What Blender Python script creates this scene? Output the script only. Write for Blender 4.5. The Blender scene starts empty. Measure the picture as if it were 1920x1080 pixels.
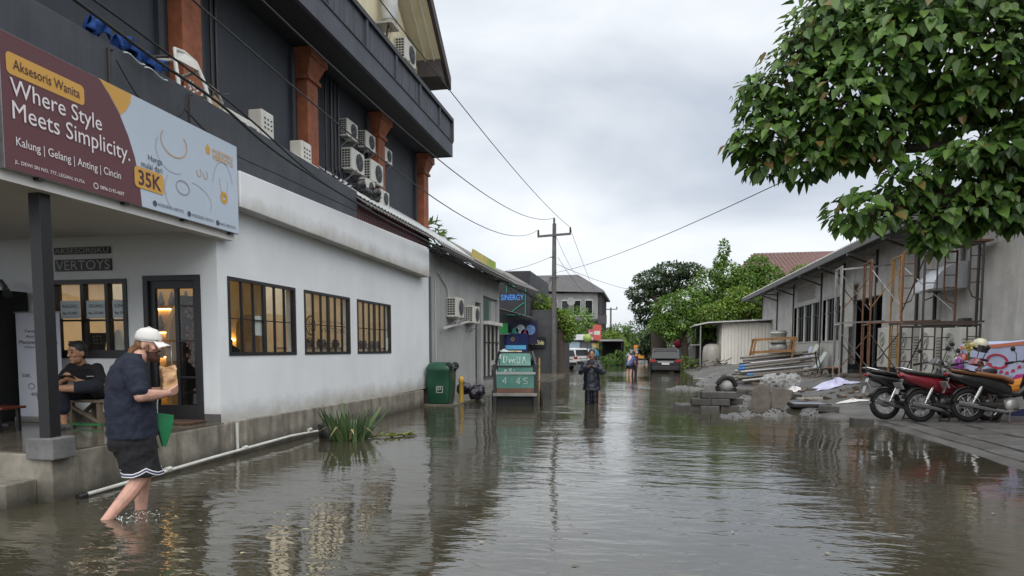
import bpy, bmesh, math, random
from mathutils import Vector as V, Matrix, Euler
random.seed(7)
S = bpy.context.scene
R = math.radians
# ------------------------------------------------------------------ camera, world, sun, exposure
cd = bpy.data.cameras.new('camera'); cam = bpy.data.objects.new('camera', cd); S.collection.objects.link(cam)
cam.location = (0, 0, 1.42); cam.rotation_euler = (R(90 - 3.89), 0, R(10.932))
cd.sensor_width = 36; cd.lens = 23.4375; cd.shift_y = 0.104167; cd.clip_end = 2000; cd.clip_start = 0.05
S.camera = cam
W = bpy.data.worlds.new('World'); S.world = W; W.use_nodes = True
def build_world():
    nt = W.node_tree; N = nt.nodes; L = nt.links
    bg = N['Background']; bg.inputs[1].default_value = 0.1
    sky = N.new('ShaderNodeTexSky'); sky.sky_type = 'NISHITA'; sky.sun_disc = False
    sky.sun_elevation = R(58); sky.sun_rotation = R(215)
    tc = N.new('ShaderNodeTexCoord'); mp = N.new('ShaderNodeMapping'); mp.inputs['Scale'].default_value = (1.0, 1.0, 2.6)
    mp.inputs['Location'].default_value = (3.3, 1.2, 0.4)
    no = N.new('ShaderNodeTexNoise'); no.inputs['Scale'].default_value = 1.5; no.inputs['Detail'].default_value = 5; no.inputs['Roughness'].default_value = .5
    no.inputs['Distortion'].default_value = .5
    cr = N.new('ShaderNodeValToRGB'); e = cr.color_ramp
    e.elements[0].position = .36; e.elements[0].color = (.47, .515, .585, 1)
    e.elements[1].position = .62; e.elements[1].color = (.86, .89, .915, 1)
    e.elements.new(.5).color = (.69, .725, .765, 1)
    mu = N.new('ShaderNodeMix'); mu.data_type = 'RGBA'; mu.blend_type = 'MULTIPLY'; mu.inputs[0].default_value = 1
    mu.inputs[7].default_value = (5.35, 5.35, 5.4, 1)
    mx = N.new('ShaderNodeMix'); mx.data_type = 'RGBA'; mx.inputs[0].default_value = .95
    L.new(tc.outputs['Generated'], mp.inputs[0]); L.new(mp.outputs[0], no.inputs[0]); L.new(no.outputs[0], cr.inputs[0])
    L.new(cr.outputs[0], mu.inputs[6]); L.new(sky.outputs[0], mx.inputs[6]); L.new(mu.outputs[2], mx.inputs[7]); L.new(mx.outputs[2], bg.inputs[0])
build_world()
sl = bpy.data.lights.new('sun', 'SUN'); sl.energy = 1.65; sl.angle = R(95); sl.color = (1, .97, .93)
sun = bpy.data.objects.new('sun', sl); S.collection.objects.link(sun)
sun.rotation_euler = V((-.08, .62, -1.0)).to_track_quat('-Z', 'Y').to_euler()
S.view_settings.view_transform = 'Standard'; S.view_settings.look = 'None'; S.view_settings.gamma = 1
S.view_settings.use_curve_mapping = False; S.view_settings.exposure = 1.16
S.render.engine = 'CYCLES'; S.cycles.use_denoising = True
S.cycles.max_bounces = 7; S.cycles.transparent_max_bounces = 12; S.cycles.caustics_reflective = False; S.cycles.caustics_refractive = False
# ------------------------------------------------------------------ helpers
COL = S.collection
WLOC = {}
def lerp(a, b, t): return a + (b - a) * t
class MB:
    def __init__(s): s.v = []; s.f = []; s.sm = []
    def add(s, vs, fs, smooth=False):
        o = len(s.v); s.v.extend([V(p) for p in vs]); s.f.extend([tuple(i + o for i in f) for f in fs]); s.sm.extend([smooth] * len(fs)); return s
    def box(s, x0, y0, z0, x1, y1, z1):
        vs = [(x0, y0, z0), (x1, y0, z0), (x1, y1, z0), (x0, y1, z0), (x0, y0, z1), (x1, y0, z1), (x1, y1, z1), (x0, y1, z1)]
        return s.add(vs, [(0, 3, 2, 1), (4, 5, 6, 7), (0, 1, 5, 4), (1, 2, 6, 5), (2, 3, 7, 6), (3, 0, 4, 7)])
    def obox(s, c, size, rot=(0, 0, 0)):
        m = Euler(rot).to_matrix() if not isinstance(rot, Matrix) else rot
        a, b, d = [q / 2 for q in size]; c = V(c)
        vs = [c + m @ V((x * a, y * b, z * d)) for x, y, z in [(-1, -1, -1), (1, -1, -1), (1, 1, -1), (-1, 1, -1), (-1, -1, 1), (1, -1, 1), (1, 1, 1), (-1, 1, 1)]]
        return s.add(vs, [(0, 3, 2, 1), (4, 5, 6, 7), (0, 1, 5, 4), (1, 2, 6, 5), (2, 3, 7, 6), (3, 0, 4, 7)])
    def frame(s, d, up=(0, 0, 1)):
        d = V(d).normalized(); u = V(up)
        if abs(d.dot(u)) > .98: u = V((1, 0, 0))
        a = d.cross(u).normalized(); return a, a.cross(d).normalized()
    def beam(s, p0, p1, w, h, up=(0, 0, 1)):
        p0 = V(p0); p1 = V(p1); a, b = s.frame(p1 - p0, up); vs = []
        for p in (p0, p1):
            for i, j in ((-1, -1), (1, -1), (1, 1), (-1, 1)): vs.append(p + a * i * w / 2 + b * j * h / 2)
        return s.add(vs, [(0, 1, 2, 3), (7, 6, 5, 4), (0, 4, 5, 1), (1, 5, 6, 2), (2, 6, 7, 3), (3, 7, 4, 0)])
    def loft(s, rings, cap=True, smooth=True, closed=True):
        n = len(rings[0]); vs = [p for r in rings for p in r]; fs = []
        for i in range(len(rings) - 1):
            for j in range(n if closed else n - 1):
                k = (j + 1) % n; fs.append((i * n + j, i * n + k, (i + 1) * n + k, (i + 1) * n + j))
        s.add(vs, fs, smooth)
        if cap and closed:
            s.add(rings[0], [tuple(range(n))[::-1]]); s.add(rings[-1], [tuple(range(n))])
        return s
    def tube(s, pts, r, n=8, cap=True, smooth=True):
        pts = [V(p) for p in pts]; rings = []
        up = V((0, 0, 1))
        for i, p in enumerate(pts):
            d = (pts[min(i + 1, len(pts) - 1)] - pts[max(i - 1, 0)])
            if d.length < 1e-6: d = V((0, 0, 1))
            a, b = s.frame(d, up)
            if rings:   # keep frames from twisting
                pass
            rr = r[i] if isinstance(r, (list, tuple)) else r
            rings.append([p + (a * math.cos(2 * math.pi * k / n) + b * math.sin(2 * math.pi * k / n)) * rr for k in range(n)])
        return s.loft(rings, cap, smooth)
    def cyl(s, p0, p1, r0, r1=None, n=12, cap=True): return s.tube([p0, p1], [r0, r0 if r1 is None else r1], n, cap)
    def ball(s, c, r, nu=12, nv=8, m=None):
        if not isinstance(r, (tuple, list)): r = (r, r, r)
        c = V(c); rings = []
        for i in range(nv + 1):
            t = math.pi * (i + .02) / (nv + .04); q = []
            for j in range(nu):
                a = 2 * math.pi * j / nu; p = V((r[0] * math.sin(t) * math.cos(a), r[1] * math.sin(t) * math.sin(a), -r[2] * math.cos(t)))
                if m is not None: p = m @ p
                q.append(c + p)
            rings.append(q)
        return s.loft(rings, True, True)
    def caps(s, p0, r0, p1, r1, n=10):
        p0 = V(p0); p1 = V(p1); d = (p1 - p0).normalized()
        pts = []; rr = []
        for t in (-90, -60, -30): pts.append(p0 + d * r0 * math.sin(R(t))); rr.append(max(r0 * math.cos(R(t)), .001))
        pts.append(p0); rr.append(r0); pts.append(p1); rr.append(r1)
        for t in (30, 60, 90): pts.append(p1 + d * r1 * math.sin(R(t))); rr.append(max(r1 * math.cos(R(t)), .001))
        a, b = s.frame(d)
        return s.loft([[p + (a * math.cos(2 * math.pi * k / n) + b * math.sin(2 * math.pi * k / n)) * q for k in range(n)] for p, q in zip(pts, rr)])
    def chain(s, pts, rs, n=10):
        for i in range(len(pts) - 1): s.caps(pts[i], rs[i], pts[i + 1], rs[i + 1], n)
        return s
    def prism(s, poly, off, smooth=False):
        n = len(poly); off = V(off); vs = [V(p) for p in poly] + [V(p) + off for p in poly]
        fs = [tuple(range(n))[::-1], tuple(range(n, 2 * n))] + [(i, (i + 1) % n, n + (i + 1) % n, n + i) for i in range(n)]
        return s.add(vs, fs, smooth)
    def lathe(s, c, prof, n=16, ax=(0, 0, 1)):
        c = V(c); ax = V(ax).normalized(); a, b = s.frame(ax)
        return s.loft([[c + ax * z + (a * math.cos(2 * math.pi * k / n) + b * math.sin(2 * math.pi * k / n)) * max(r, .0005) for k in range(n)] for r, z in prof])
    def grid(s, P, nu, nv, smooth=True):   # P(u,v)
        vs = [P(i / nu, j / nv) for i in range(nu + 1) for j in range(nv + 1)]
        return s.add(vs, [(i * (nv + 1) + j, (i + 1) * (nv + 1) + j, (i + 1) * (nv + 1) + j + 1, i * (nv + 1) + j + 1) for i in range(nu) for j in range(nv)], smooth)
    def xf(s, m):
        s.v = [m @ p for p in s.v]; return s
    def merge(s, o): return s.add(o.v, o.f) if not o.sm else s._mg(o)
    def _mg(s, o):
        k = len(s.v); s.v.extend(o.v); s.f.extend([tuple(i + k for i in f) for f in o.f]); s.sm.extend(o.sm); return s
    def mesh(s, name, mat, origin):
        me = bpy.data.meshes.new(name); me.from_pydata([p - origin for p in s.v], [], s.f)
        bm = bmesh.new(); bm.from_mesh(me); bmesh.ops.recalc_face_normals(bm, faces=bm.faces)
        bm.to_mesh(me); bm.free()
        for p, q in zip(me.polygons, s.sm): p.use_smooth = q
        if mat: me.materials.append(mat)
        return me
    def build(s, name, mat, parent=None, bevel=0, base=True):
        xs = [p.x for p in s.v]; ys = [p.y for p in s.v]; zs = [p.z for p in s.v]
        o = V(((min(xs) + max(xs)) / 2, (min(ys) + max(ys)) / 2, min(zs)))
        ob = bpy.data.objects.new(name, s.mesh(name, mat, o)); COL.objects.link(ob)
        WLOC[ob] = o.copy()
        if parent is not None: ob.parent = parent; ob.location = o - WLOC[parent]
        else: ob.location = o
        if bevel:
            b = ob.modifiers.new('bevel', 'BEVEL'); b.width = bevel; b.segments = 2; b.limit_method = 'ANGLE'; b.angle_limit = R(40)
        return ob
def tag(o, label, cat, group=None, kind=None):
    o['label'] = label; o['category'] = cat
    if group: o['group'] = group
    if kind: o['kind'] = kind
    return o
def thing(name, label, cat, loc=(0, 0, 0), group=None):
    o = bpy.data.objects.new(name, None); COL.objects.link(o); o.location = loc; o.empty_display_size = .1; WLOC[o] = V(loc)
    return tag(o, label, cat, group)
def kids(o): return [c for c in ALLKIDS(o)]
def ALLKIDS(o): return o.children
def copy_tree(o, parent=None, label=None, loc=None, rz=None):
    c = o.copy(); COL.objects.link(c)
    if parent is not None: c.parent = parent
    if label: c['label'] = label
    for ch in list(o.children): copy_tree(ch, c)
    if loc is not None: c.location = loc
    if rz is not None: c.rotation_euler.z = rz
    return c
def dup(o, parent, off, name=None):   # alike piece sharing mesh
    c = bpy.data.objects.new(name or o.name.split('.')[0], o.data); COL.objects.link(c); c.parent = parent
    c.location = o.location + V(off); c.rotation_euler = o.rotation_euler
    for m in o.modifiers:
        if m.type == 'BEVEL':
            b = c.modifiers.new('bevel', 'BEVEL'); b.width = m.width; b.segments = m.segments; b.limit_method = 'ANGLE'; b.angle_limit = m.angle_limit
    return c
def text(s, pos, w, h, axis, mat, parent, name='lettering', bold=0, ext=.003):
    """flat lettering filling a w x h box whose lower left is pos; axis 'x' faces +X (reads along +Y), 'y' faces -Y (reads along +X)"""
    cu = bpy.data.curves.new('t', 'FONT'); cu.body = s; cu.offset = bold; cu.resolution_u = 3
    ob = bpy.data.objects.new('t', cu); me = bpy.data.meshes.new_from_object(ob)
    xs = [v.co.x for v in me.vertices]; ys = [v.co.y for v in me.vertices]
    x0, x1, y0, y1 = min(xs), max(xs), min(ys), max(ys); m = MB(); pos = V(pos)
    def P(x, y, d):
        a = (x - x0) / (x1 - x0) * w; b = (y - y0) / (y1 - y0) * h
        return pos + (V((d, a, b)) if axis == 'x' else V((a, -d, b)) if axis == 'y' else V((a, b, d)))
    m.add([P(v.co.x, v.co.y, ext) for v in me.vertices], [tuple(p.vertices) for p in me.polygons])
    bpy.data.objects.remove(ob); bpy.data.meshes.remove(me); bpy.data.curves.remove(cu)
    return m.build(name, mat, parent)
# ------------------------------------------------------------------ materials
MATS = {}
def M(name, col, rough=.6, metal=0., var=.12, sc=3., dirt=0., dcol=(.07, .06, .045), dsc=1.2, streak=0., bump=.15, bsc=60., rand=0., coat=0., trans=0., emit=0.):
    if name in MATS: return MATS[name]
    m = bpy.data.materials.new(name); m.use_nodes = True; nt = m.node_tree; N = nt.nodes; L = nt.links; b = N['Principled BSDF']
    b.inputs['Roughness'].default_value = rough; b.inputs['Metallic'].default_value = metal
    if coat: b.inputs['Coat Weight'].default_value = coat; b.inputs['Coat Roughness'].default_value = .08
    tc = N.new('ShaderNodeTexCoord'); co = tc.outputs['Object']
    no = N.new('ShaderNodeTexNoise'); no.inputs['Scale'].default_value = sc; no.inputs['Detail'].default_value = 6; no.inputs['Roughness'].default_value = .65
    L.new(co, no.inputs['Vector'])
    mr = N.new('ShaderNodeMapRange'); mr.inputs[1].default_value = .3; mr.inputs[2].default_value = .7; mr.inputs[3].default_value = 1 - var; mr.inputs[4].default_value = 1 + var
    L.new(no.outputs[0], mr.inputs[0])
    hs = N.new('ShaderNodeHueSaturation'); hs.inputs['Color'].default_value = (*col, 1); L.new(mr.outputs[0], hs.inputs['Value'])
    out = hs.outputs[0]
    if rand:
        oi = N.new('ShaderNodeObjectInfo'); m2 = N.new('ShaderNodeMapRange'); m2.inputs[3].default_value = 1 - rand; m2.inputs[4].default_value = 1 + rand
        L.new(oi.outputs['Random'], m2.inputs[0]); h2 = N.new('ShaderNodeHueSaturation'); L.new(out, h2.inputs['Color']); L.new(m2.outputs[0], h2.inputs['Value']); out = h2.outputs[0]
    if dirt or streak:
        mp = N.new('ShaderNodeMapping'); mp.inputs['Scale'].default_value = (1, 1, .12 if streak else 1); L.new(co, mp.inputs[0])
        n2 = N.new('ShaderNodeTexNoise'); n2.inputs['Scale'].default_value = dsc * (3 if streak else 1); n2.inputs['Detail'].default_value = 8; n2.inputs['Roughness'].default_value = .7
        L.new(mp.outputs[0], n2.inputs['Vector'])
        r2 = N.new('ShaderNodeMapRange'); r2.inputs[1].default_value = .45; r2.inputs[2].default_value = .75; r2.inputs[4].default_value = max(dirt, streak)
        L.new(n2.outputs[0], r2.inputs[0]); mx = N.new('ShaderNodeMix'); mx.data_type = 'RGBA'
        L.new(r2.outputs[0], mx.inputs[0]); L.new(out, mx.inputs[6]); mx.inputs[7].default_value = (*dcol, 1); out = mx.outputs[2]
    L.new(out, b.inputs['Base Color'])
    if bump:
        n3 = N.new('ShaderNodeTexNoise'); n3.inputs['Scale'].default_value = bsc; n3.inputs['Detail'].default_value = 4; L.new(co, n3.inputs['Vector'])
        bp = N.new('ShaderNodeBump'); bp.inputs['Strength'].default_value = bump; bp.inputs['Distance'].default_value = .01
        L.new(n3.outputs[0], bp.inputs['Height']); L.new(bp.outputs[0], b.inputs['Normal'])
    if trans: b.inputs['Transmission Weight'].default_value = trans
    if emit:
        b.inputs['Emission Color'].default_value = (*col, 1); b.inputs['Emission Strength'].default_value = emit
    MATS[name] = m; return m
def glass_mat(name, tint=(1, 1, 1), opac=.0, rough=.0):
    m = bpy.data.materials.new(name); m.use_nodes = True; nt = m.node_tree; N = nt.nodes; L = nt.links
    N.remove(N['Principled BSDF']); o = N['Material Output']
    tr = N.new('ShaderNodeBsdfTransparent'); tr.inputs[0].default_value = (*tint, 1)
    gl = N.new('ShaderNodeBsdfGlossy'); gl.inputs[1].default_value = rough
    lw = N.new('ShaderNodeLayerWeight'); lw.inputs[0].default_value = .5
    pw = N.new('ShaderNodeMath'); pw.operation = 'POWER'; pw.inputs[1].default_value = 4.5; L.new(lw.outputs['Facing'], pw.inputs[0])
    ml = N.new('ShaderNodeMath'); ml.operation = 'MULTIPLY_ADD'; ml.inputs[1].default_value = .9; ml.inputs[2].default_value = .045; L.new(pw.outputs[0], ml.inputs[0])
    mx = N.new('ShaderNodeMixShader'); L.new(ml.outputs[0], mx.inputs[0]); L.new(tr.outputs[0], mx.inputs[1]); L.new(gl.outputs[0], mx.inputs[2])
    last = mx
    if opac:
        df = N.new('ShaderNodeBsdfDiffuse'); df.inputs[0].default_value = (.6, .62, .62, 1); m3 = N.new('ShaderNodeMixShader'); m3.inputs[0].default_value = opac
        L.new(mx.outputs[0], m3.inputs[1]); L.new(df.outputs[0], m3.inputs[2]); last = m3
    L.new(last.outputs[0], o.inputs[0]); return m
def leaf_mat(name, c0, c1, tr=.25, rough=.4):
    m = bpy.data.materials.new(name); m.use_nodes = True; nt = m.node_tree; N = nt.nodes; L = nt.links; b = N['Principled BSDF']
    g = N.new('ShaderNodeNewGeometry'); cr = N.new('ShaderNodeValToRGB'); cr.color_ramp.elements[0].color = (*c0, 1); cr.color_ramp.elements[1].color = (*c1, 1)
    L.new(g.outputs['Random Per Island'], cr.inputs[0])
    hs = N.new('ShaderNodeHueSaturation'); L.new(cr.outputs[0], hs.inputs['Color'])
    tc = N.new('ShaderNodeTexCoord'); no = N.new('ShaderNodeTexNoise'); no.inputs['Scale'].default_value = 1.3; L.new(tc.outputs['Object'], no.inputs['Vector'])
    mr = N.new('ShaderNodeMapRange'); mr.inputs[1].default_value = .3; mr.inputs[2].default_value = .7; mr.inputs[3].default_value = .65; mr.inputs[4].default_value = 1.35; L.new(no.outputs[0], mr.inputs[0])
    L.new(mr.outputs[0], hs.inputs['Value']); L.new(hs.outputs[0], b.inputs['Base Color'])
    b.inputs['Roughness'].default_value = rough
    t = N.new('ShaderNodeBsdfTranslucent'); L.new(hs.outputs[0], t.inputs[0]); mx = N.new('ShaderNodeMixShader'); mx.inputs[0].default_value = tr
    L.new(b.outputs[0], mx.inputs[1]); L.new(t.outputs[0], mx.inputs[2]); L.new(mx.outputs[0], N['Material Output'].inputs[0])
    return m
WHITE = M('white wall paint', (.74, .765, .785), .7, var=.06, sc=.9, streak=.13, dcol=(.42, .42, .39), dsc=.45, bump=.12, bsc=18)
WHITE2 = M('white canopy paint', (.72, .71, .69), .7, var=.04, sc=.6, bump=.04)
BLACKW = M('charcoal wall paint', (.029, .035, .045), .65, var=.25, sc=.8, dirt=.35, dcol=(.06, .064, .07), streak=.35, bump=.12, bsc=20)
PARAP = M('dark grey parapet paint', (.052, .059, .070), .7, var=.3, sc=.9, streak=.6, dcol=(.022, .024, .027), bump=.15, bsc=30)
FASCIA = M('slate balcony paint', (.060, .066, .085), .7, var=.25, sc=1.2, streak=.3, dcol=(.11, .12, .14), bump=.2, bsc=50)
ORANGE = M('terracotta stone', (.27, .088, .040), .75, var=.4, sc=4, dirt=.25, dcol=(.12, .04, .02), bump=.3, bsc=30, rand=.1)
CREAM = M('cream wall paint', (.66, .60, .42), .75, var=.08, sc=1, streak=.35, dcol=(.40, .34, .22))
CONC = M('weathered concrete', (.255, .235, .195), .85, var=.45, sc=2.5, streak=.92, dcol=(.055, .05, .036), dsc=1.5, bump=.6, bsc=14)
CONC2 = M('grey plaster wall', (.34, .345, .345), .85, var=.12, sc=1.1, streak=.4, dcol=(.22, .22, .21), bump=.2, bsc=14)
CONC3 = M('raw rendered wall', (.50, .49, .47), .9, var=.22, sc=1.4, streak=.5, dcol=(.24, .23, .21), dsc=.8, bump=.25, bsc=8)
WETC = M('wet porch concrete', (.15, .135, .105), .13, var=.45, sc=2.2, dirt=.75, dcol=(.06, .052, .04), dsc=2, bump=.12, bsc=9)
METBLK = M('black painted metal', (.012, .012, .014), .42, var=.2, bump=.05)
WOODBLK = M('black window frame', (.014, .014, .016), .4, var=.15, bump=.05)
GLASS = glass_mat('window glass', (.93, .95, .94))
DGLASS = M('dark window glass', (.012, .015, .018), .06, var=.1, bump=0)
PVC = M('white plastic pipe', (.60, .60, .56), .45, var=.12, sc=8, dirt=.35, dcol=(.25, .23, .18), bump=.05)
ACW = M('off white metal casing', (.62, .61, .56), .45, var=.08, sc=4, streak=.45, dcol=(.34, .31, .24), bump=.05, rand=.08)
ACD = M('dark vent grille', (.03, .032, .034), .6, var=.2)
ACF = M('fan grey plastic', (.10, .11, .12), .55, var=.2)
RUST = M('rusty steel', (.17, .085, .045), .8, var=.35, sc=9, dirt=.5, dcol=(.06, .03, .02), dsc=5, bump=.25)
YRUST = M('rusty yellow steel', (.36, .20, .055), .7, var=.3, sc=8, dirt=.5, dcol=(.13, .06, .03), dsc=5, bump=.2)
STEEL = M('galvanised steel', (.36, .36, .36), .42, metal=.6, var=.2, sc=6, dirt=.3, dcol=(.2, .13, .09), dsc=4, bump=.08)
GALV = M('galvanised sheet', (.70, .73, .78), .38, metal=.35, var=.12, sc=2.5, bump=.05)
DSTEEL = M('dark steel', (.05, .046, .045), .6, metal=.3, var=.3, sc=8, dirt=.4, dcol=(.12, .06, .035), dsc=5)
RUBBER = M('black rubber', (.010, .010, .010), .75, var=.2, bump=.1)
CHROME = M('dull chrome', (.55, .55, .56), .22, metal=1, var=.1, bump=0)
BLKPL = M('black plastic', (.014, .014, .015), .35, var=.2, bump=.06, bsc=120)
WIRE = M('black cable sheath', (.012, .012, .013), .6, var=.1, bump=0)
ASB = M('mossy fibre cement sheet', (.19, .185, .175), .9, var=.3, sc=3, dirt=.7, dcol=(.055, .05, .042), dsc=1.5, bump=.4, bsc=20)
WOOD = M('old timber', (.20, .12, .062), .75, var=.35, sc=5, streak=.4, dcol=(.06, .035, .02), bump=.3, bsc=25, rand=.2)
WOODG = M('grey worn timber', (.16, .125, .09), .8, var=.35, sc=6, streak=.4, dcol=(.05, .04, .03), bump=.3, bsc=25, rand=.15)
SKINL = M('pale skin', (.56, .32, .245), .55, var=.22, sc=14, dirt=.25, dcol=(.50, .22, .16), dsc=7, bump=.25, bsc=60)
SKINT = M('tan skin', (.36, .19, .115), .5, var=.08, sc=9, bump=.08, bsc=90)
NAVY = M('navy cotton', (.010, .014, .030), .9, var=.2, sc=12, bump=.4, bsc=35)
BLKCL = M('black cotton', (.007, .007, .009), .9, var=.2, sc=12, bump=.4, bsc=35)
INDIGO = M('dark blue shorts cloth', (.010, .013, .022), .9, var=.2, sc=10, bump=.3, bsc=40)
CAPW = M('white cotton cap', (.66, .65, .63), .85, var=.05, bump=.15, bsc=150)
HAIRB = M('black hair', (.008, .007, .007), .5, var=.3, sc=30, bump=.5, bsc=70)
HAIRF = M('auburn hair', (.17, .080, .034), .55, var=.5, sc=28, bump=.6, bsc=70)
BEARD = M('dark auburn beard', (.060, .022, .012), .75, var=.4, sc=40, bump=.6, bsc=110)
TRUNK = M('tree bark', (.060, .046, .034), .9, var=.35, sc=6, streak=.5, dcol=(.02, .016, .012), bump=.6, bsc=15)
LEAF = leaf_mat('broad leaf green', (.028, .080, .017), (.14, .25, .042), .34, .42)
LEAFY = leaf_mat('young leaf', (.11, .15, .03), (.22, .13, .045), .3, .4)
LEAF_D = leaf_mat('dark leaf', (.020, .044, .016), (.055, .095, .030), .25)
LEAF_M = leaf_mat('mid leaf', (.060, .135, .020), (.16, .27, .042), .32)
LEAF_L = leaf_mat('light leaf', (.085, .17, .022), (.22, .31, .045), .35)
BLACKP = M('black panel and unlit interior', (.006, .006, .007), .7, var=.2)  # black boards; also painted-in darkness behind wall openings

def base_stain(m, z0, z1, col, amt):
    """irregular splash and tide stain along the foot of a wall: dirt with its own ragged shape"""
    nt = m.node_tree; N = nt.nodes; L = nt.links; b = N['Principled BSDF']; src = b.inputs['Base Color'].links[0].from_socket
    tc = N.new('ShaderNodeTexCoord'); sp = N.new('ShaderNodeSeparateXYZ'); L.new(tc.outputs['Object'], sp.inputs[0])
    no = N.new('ShaderNodeTexNoise'); no.inputs['Scale'].default_value = 2.2; no.inputs['Detail'].default_value = 8; no.inputs['Roughness'].default_value = .7; L.new(tc.outputs['Object'], no.inputs[0])
    ad = N.new('ShaderNodeMath'); ad.operation = 'MULTIPLY_ADD'; ad.inputs[1].default_value = -(z1 - z0) * 1.6; L.new(no.outputs[0], ad.inputs[0]); L.new(sp.outputs[2], ad.inputs[2])
    mr = N.new('ShaderNodeMapRange'); mr.inputs[1].default_value = z1 - (z1 - z0) * .8; mr.inputs[2].default_value = z0 - (z1 - z0) * .8; mr.inputs[4].default_value = amt; L.new(ad.outputs[0], mr.inputs[0])
    mx = N.new('ShaderNodeMix'); mx.data_type = 'RGBA'; L.new(mr.outputs[0], mx.inputs[0]); L.new(src, mx.inputs[6]); mx.inputs[7].default_value = (*col, 1); L.new(mx.outputs[2], b.inputs['Base Color'])
base_stain(WHITE, .0, .30, (.30, .27, .21), .75)
base_stain(CONC, .40, .62, (.045, .042, .030), .9)
base_stain(CONC2, .1, .5, (.12, .115, .10), .7)
# ------------------------------------------------------------------ ground and water
def sst(a, b, x):
    t = max(0., min(1., (x - a) / (b - a))); return t * t * (3 - 2 * t)
def hsh(x, y): return math.sin(x * 1.7 + 1.3 * math.sin(y * 1.1)) * math.sin(y * 1.3 + 1.7 * math.sin(x * .9 + 2))
def bank(y):   # x of the right-hand water line
    P = [(-60, 4.3), (9, 4.48), (13.2, 4.5), (15, 4.0), (17, 3.7), (20, 4.2), (22.5, 4.4), (26, 3.7), (29, 3.1), (36, 2.75), (50, 2.9), (80, 3.0), (400, 3.0)]
    for (a, b), (c, d) in zip(P, P[1:]):
        if y <= c: return lerp(b, d, sst(a, c, y))
    return 3.0
MOUNDS = [(2.25, 14.6, 1.1, .75, .275), (3.0, 15.5, .9, .55, .28), (1.5, 24.6, 1.4, 1.5, .275), (2.5, 17.6, 1.1, .8, .285), (2.9, 20.2, .8, 1.0, .27), (2.7, 28.5, .9, 2.2, .28), (6.15, 10.2, .55, .8, .18), (4.6, 27.5, 1.5, 2.2, .10)]
def ground_z(x, y):
    z = -.24
    b = bank(y) + .10 * math.sin(y * 1.9) * (1 if y > 13.6 else .15) + .05 * math.sin(y * 5.3 + 1) * (1 if y > 13.6 else .1)
    t = sst(b - .55, b + .12, x)
    top = .035 + (min(max(.105 + .04 * (y - 14), .10), .45) - .035) * sst(b + .1, b + 2.0, x)
    z = lerp(z, top, t)
    for mx, my, rx, ry, h in MOUNDS:
        d = ((x - mx) / rx) ** 2 + ((y - my) / ry) ** 2
        if d < 5: z += h * math.exp(-d * 1.1) * (1 + .3 * hsh(x * 3, y * 3) + .18 * hsh(x * 8.3, y * 7.7))
    z += .012 * hsh(x * 2.1, y * 2.3) * t
    if x < -4.5: z = lerp(z, -.05, sst(-4.55, -5.2, x))
    return z
xs = [-400, -200, -120, -80, -50, -35, -25, -18, -13, -10, -8, -7, -6, -5.4, -5.1, -4.8, -4.5, -4, -3, -2, -1] + [i * .1 for i in range(-5, 86)] + [9, 10, 12, 15, 20, 28, 40, 60, 90, 140, 220, 400]
ys = [-60, -20, -5, 0, 3, 5, 6] + [7 + i * .12 for i in range(0, 150)] + [25 + i * .3 for i in range(0, 40)] + [37 + i for i in range(0, 14)] + [52, 56, 60, 70, 80, 95, 110, 140, 180, 240, 300, 400, 600, 900]
g = MB(); g.add([(x, y, ground_z(x, y)) for x in xs for y in ys], [(i * len(ys) + j, (i + 1) * len(ys) + j, (i + 1) * len(ys) + j + 1, i * len(ys) + j + 1) for i in range(len(xs) - 1) for j in range(len(ys) - 1)], True)
def ground_mat():
    m = M('wet silty paving', (.115, .112, .108), .34, var=.4, sc=1.6, dirt=.8, dcol=(.062, .056, .047), dsc=1.1, bump=1.0, bsc=16)
    nt = m.node_tree; N = nt.nodes; L = nt.links; b = N['Principled BSDF']; tc = N.new('ShaderNodeTexCoord')
    no = N.new('ShaderNodeTexNoise'); no.inputs['Scale'].default_value = .8; no.inputs['Detail'].default_value = 5; L.new(tc.outputs['Object'], no.inputs[0])
    mr = N.new('ShaderNodeMapRange'); mr.inputs[1].default_value = .38; mr.inputs[2].default_value = .62; mr.inputs[3].default_value = .30; mr.inputs[4].default_value = .75
    L.new(no.outputs[0], mr.inputs[0]); L.new(mr.outputs[0], b.inputs['Roughness']); return m
gr = g.build('ground', ground_mat()); gr['kind'] = 'structure'
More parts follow.
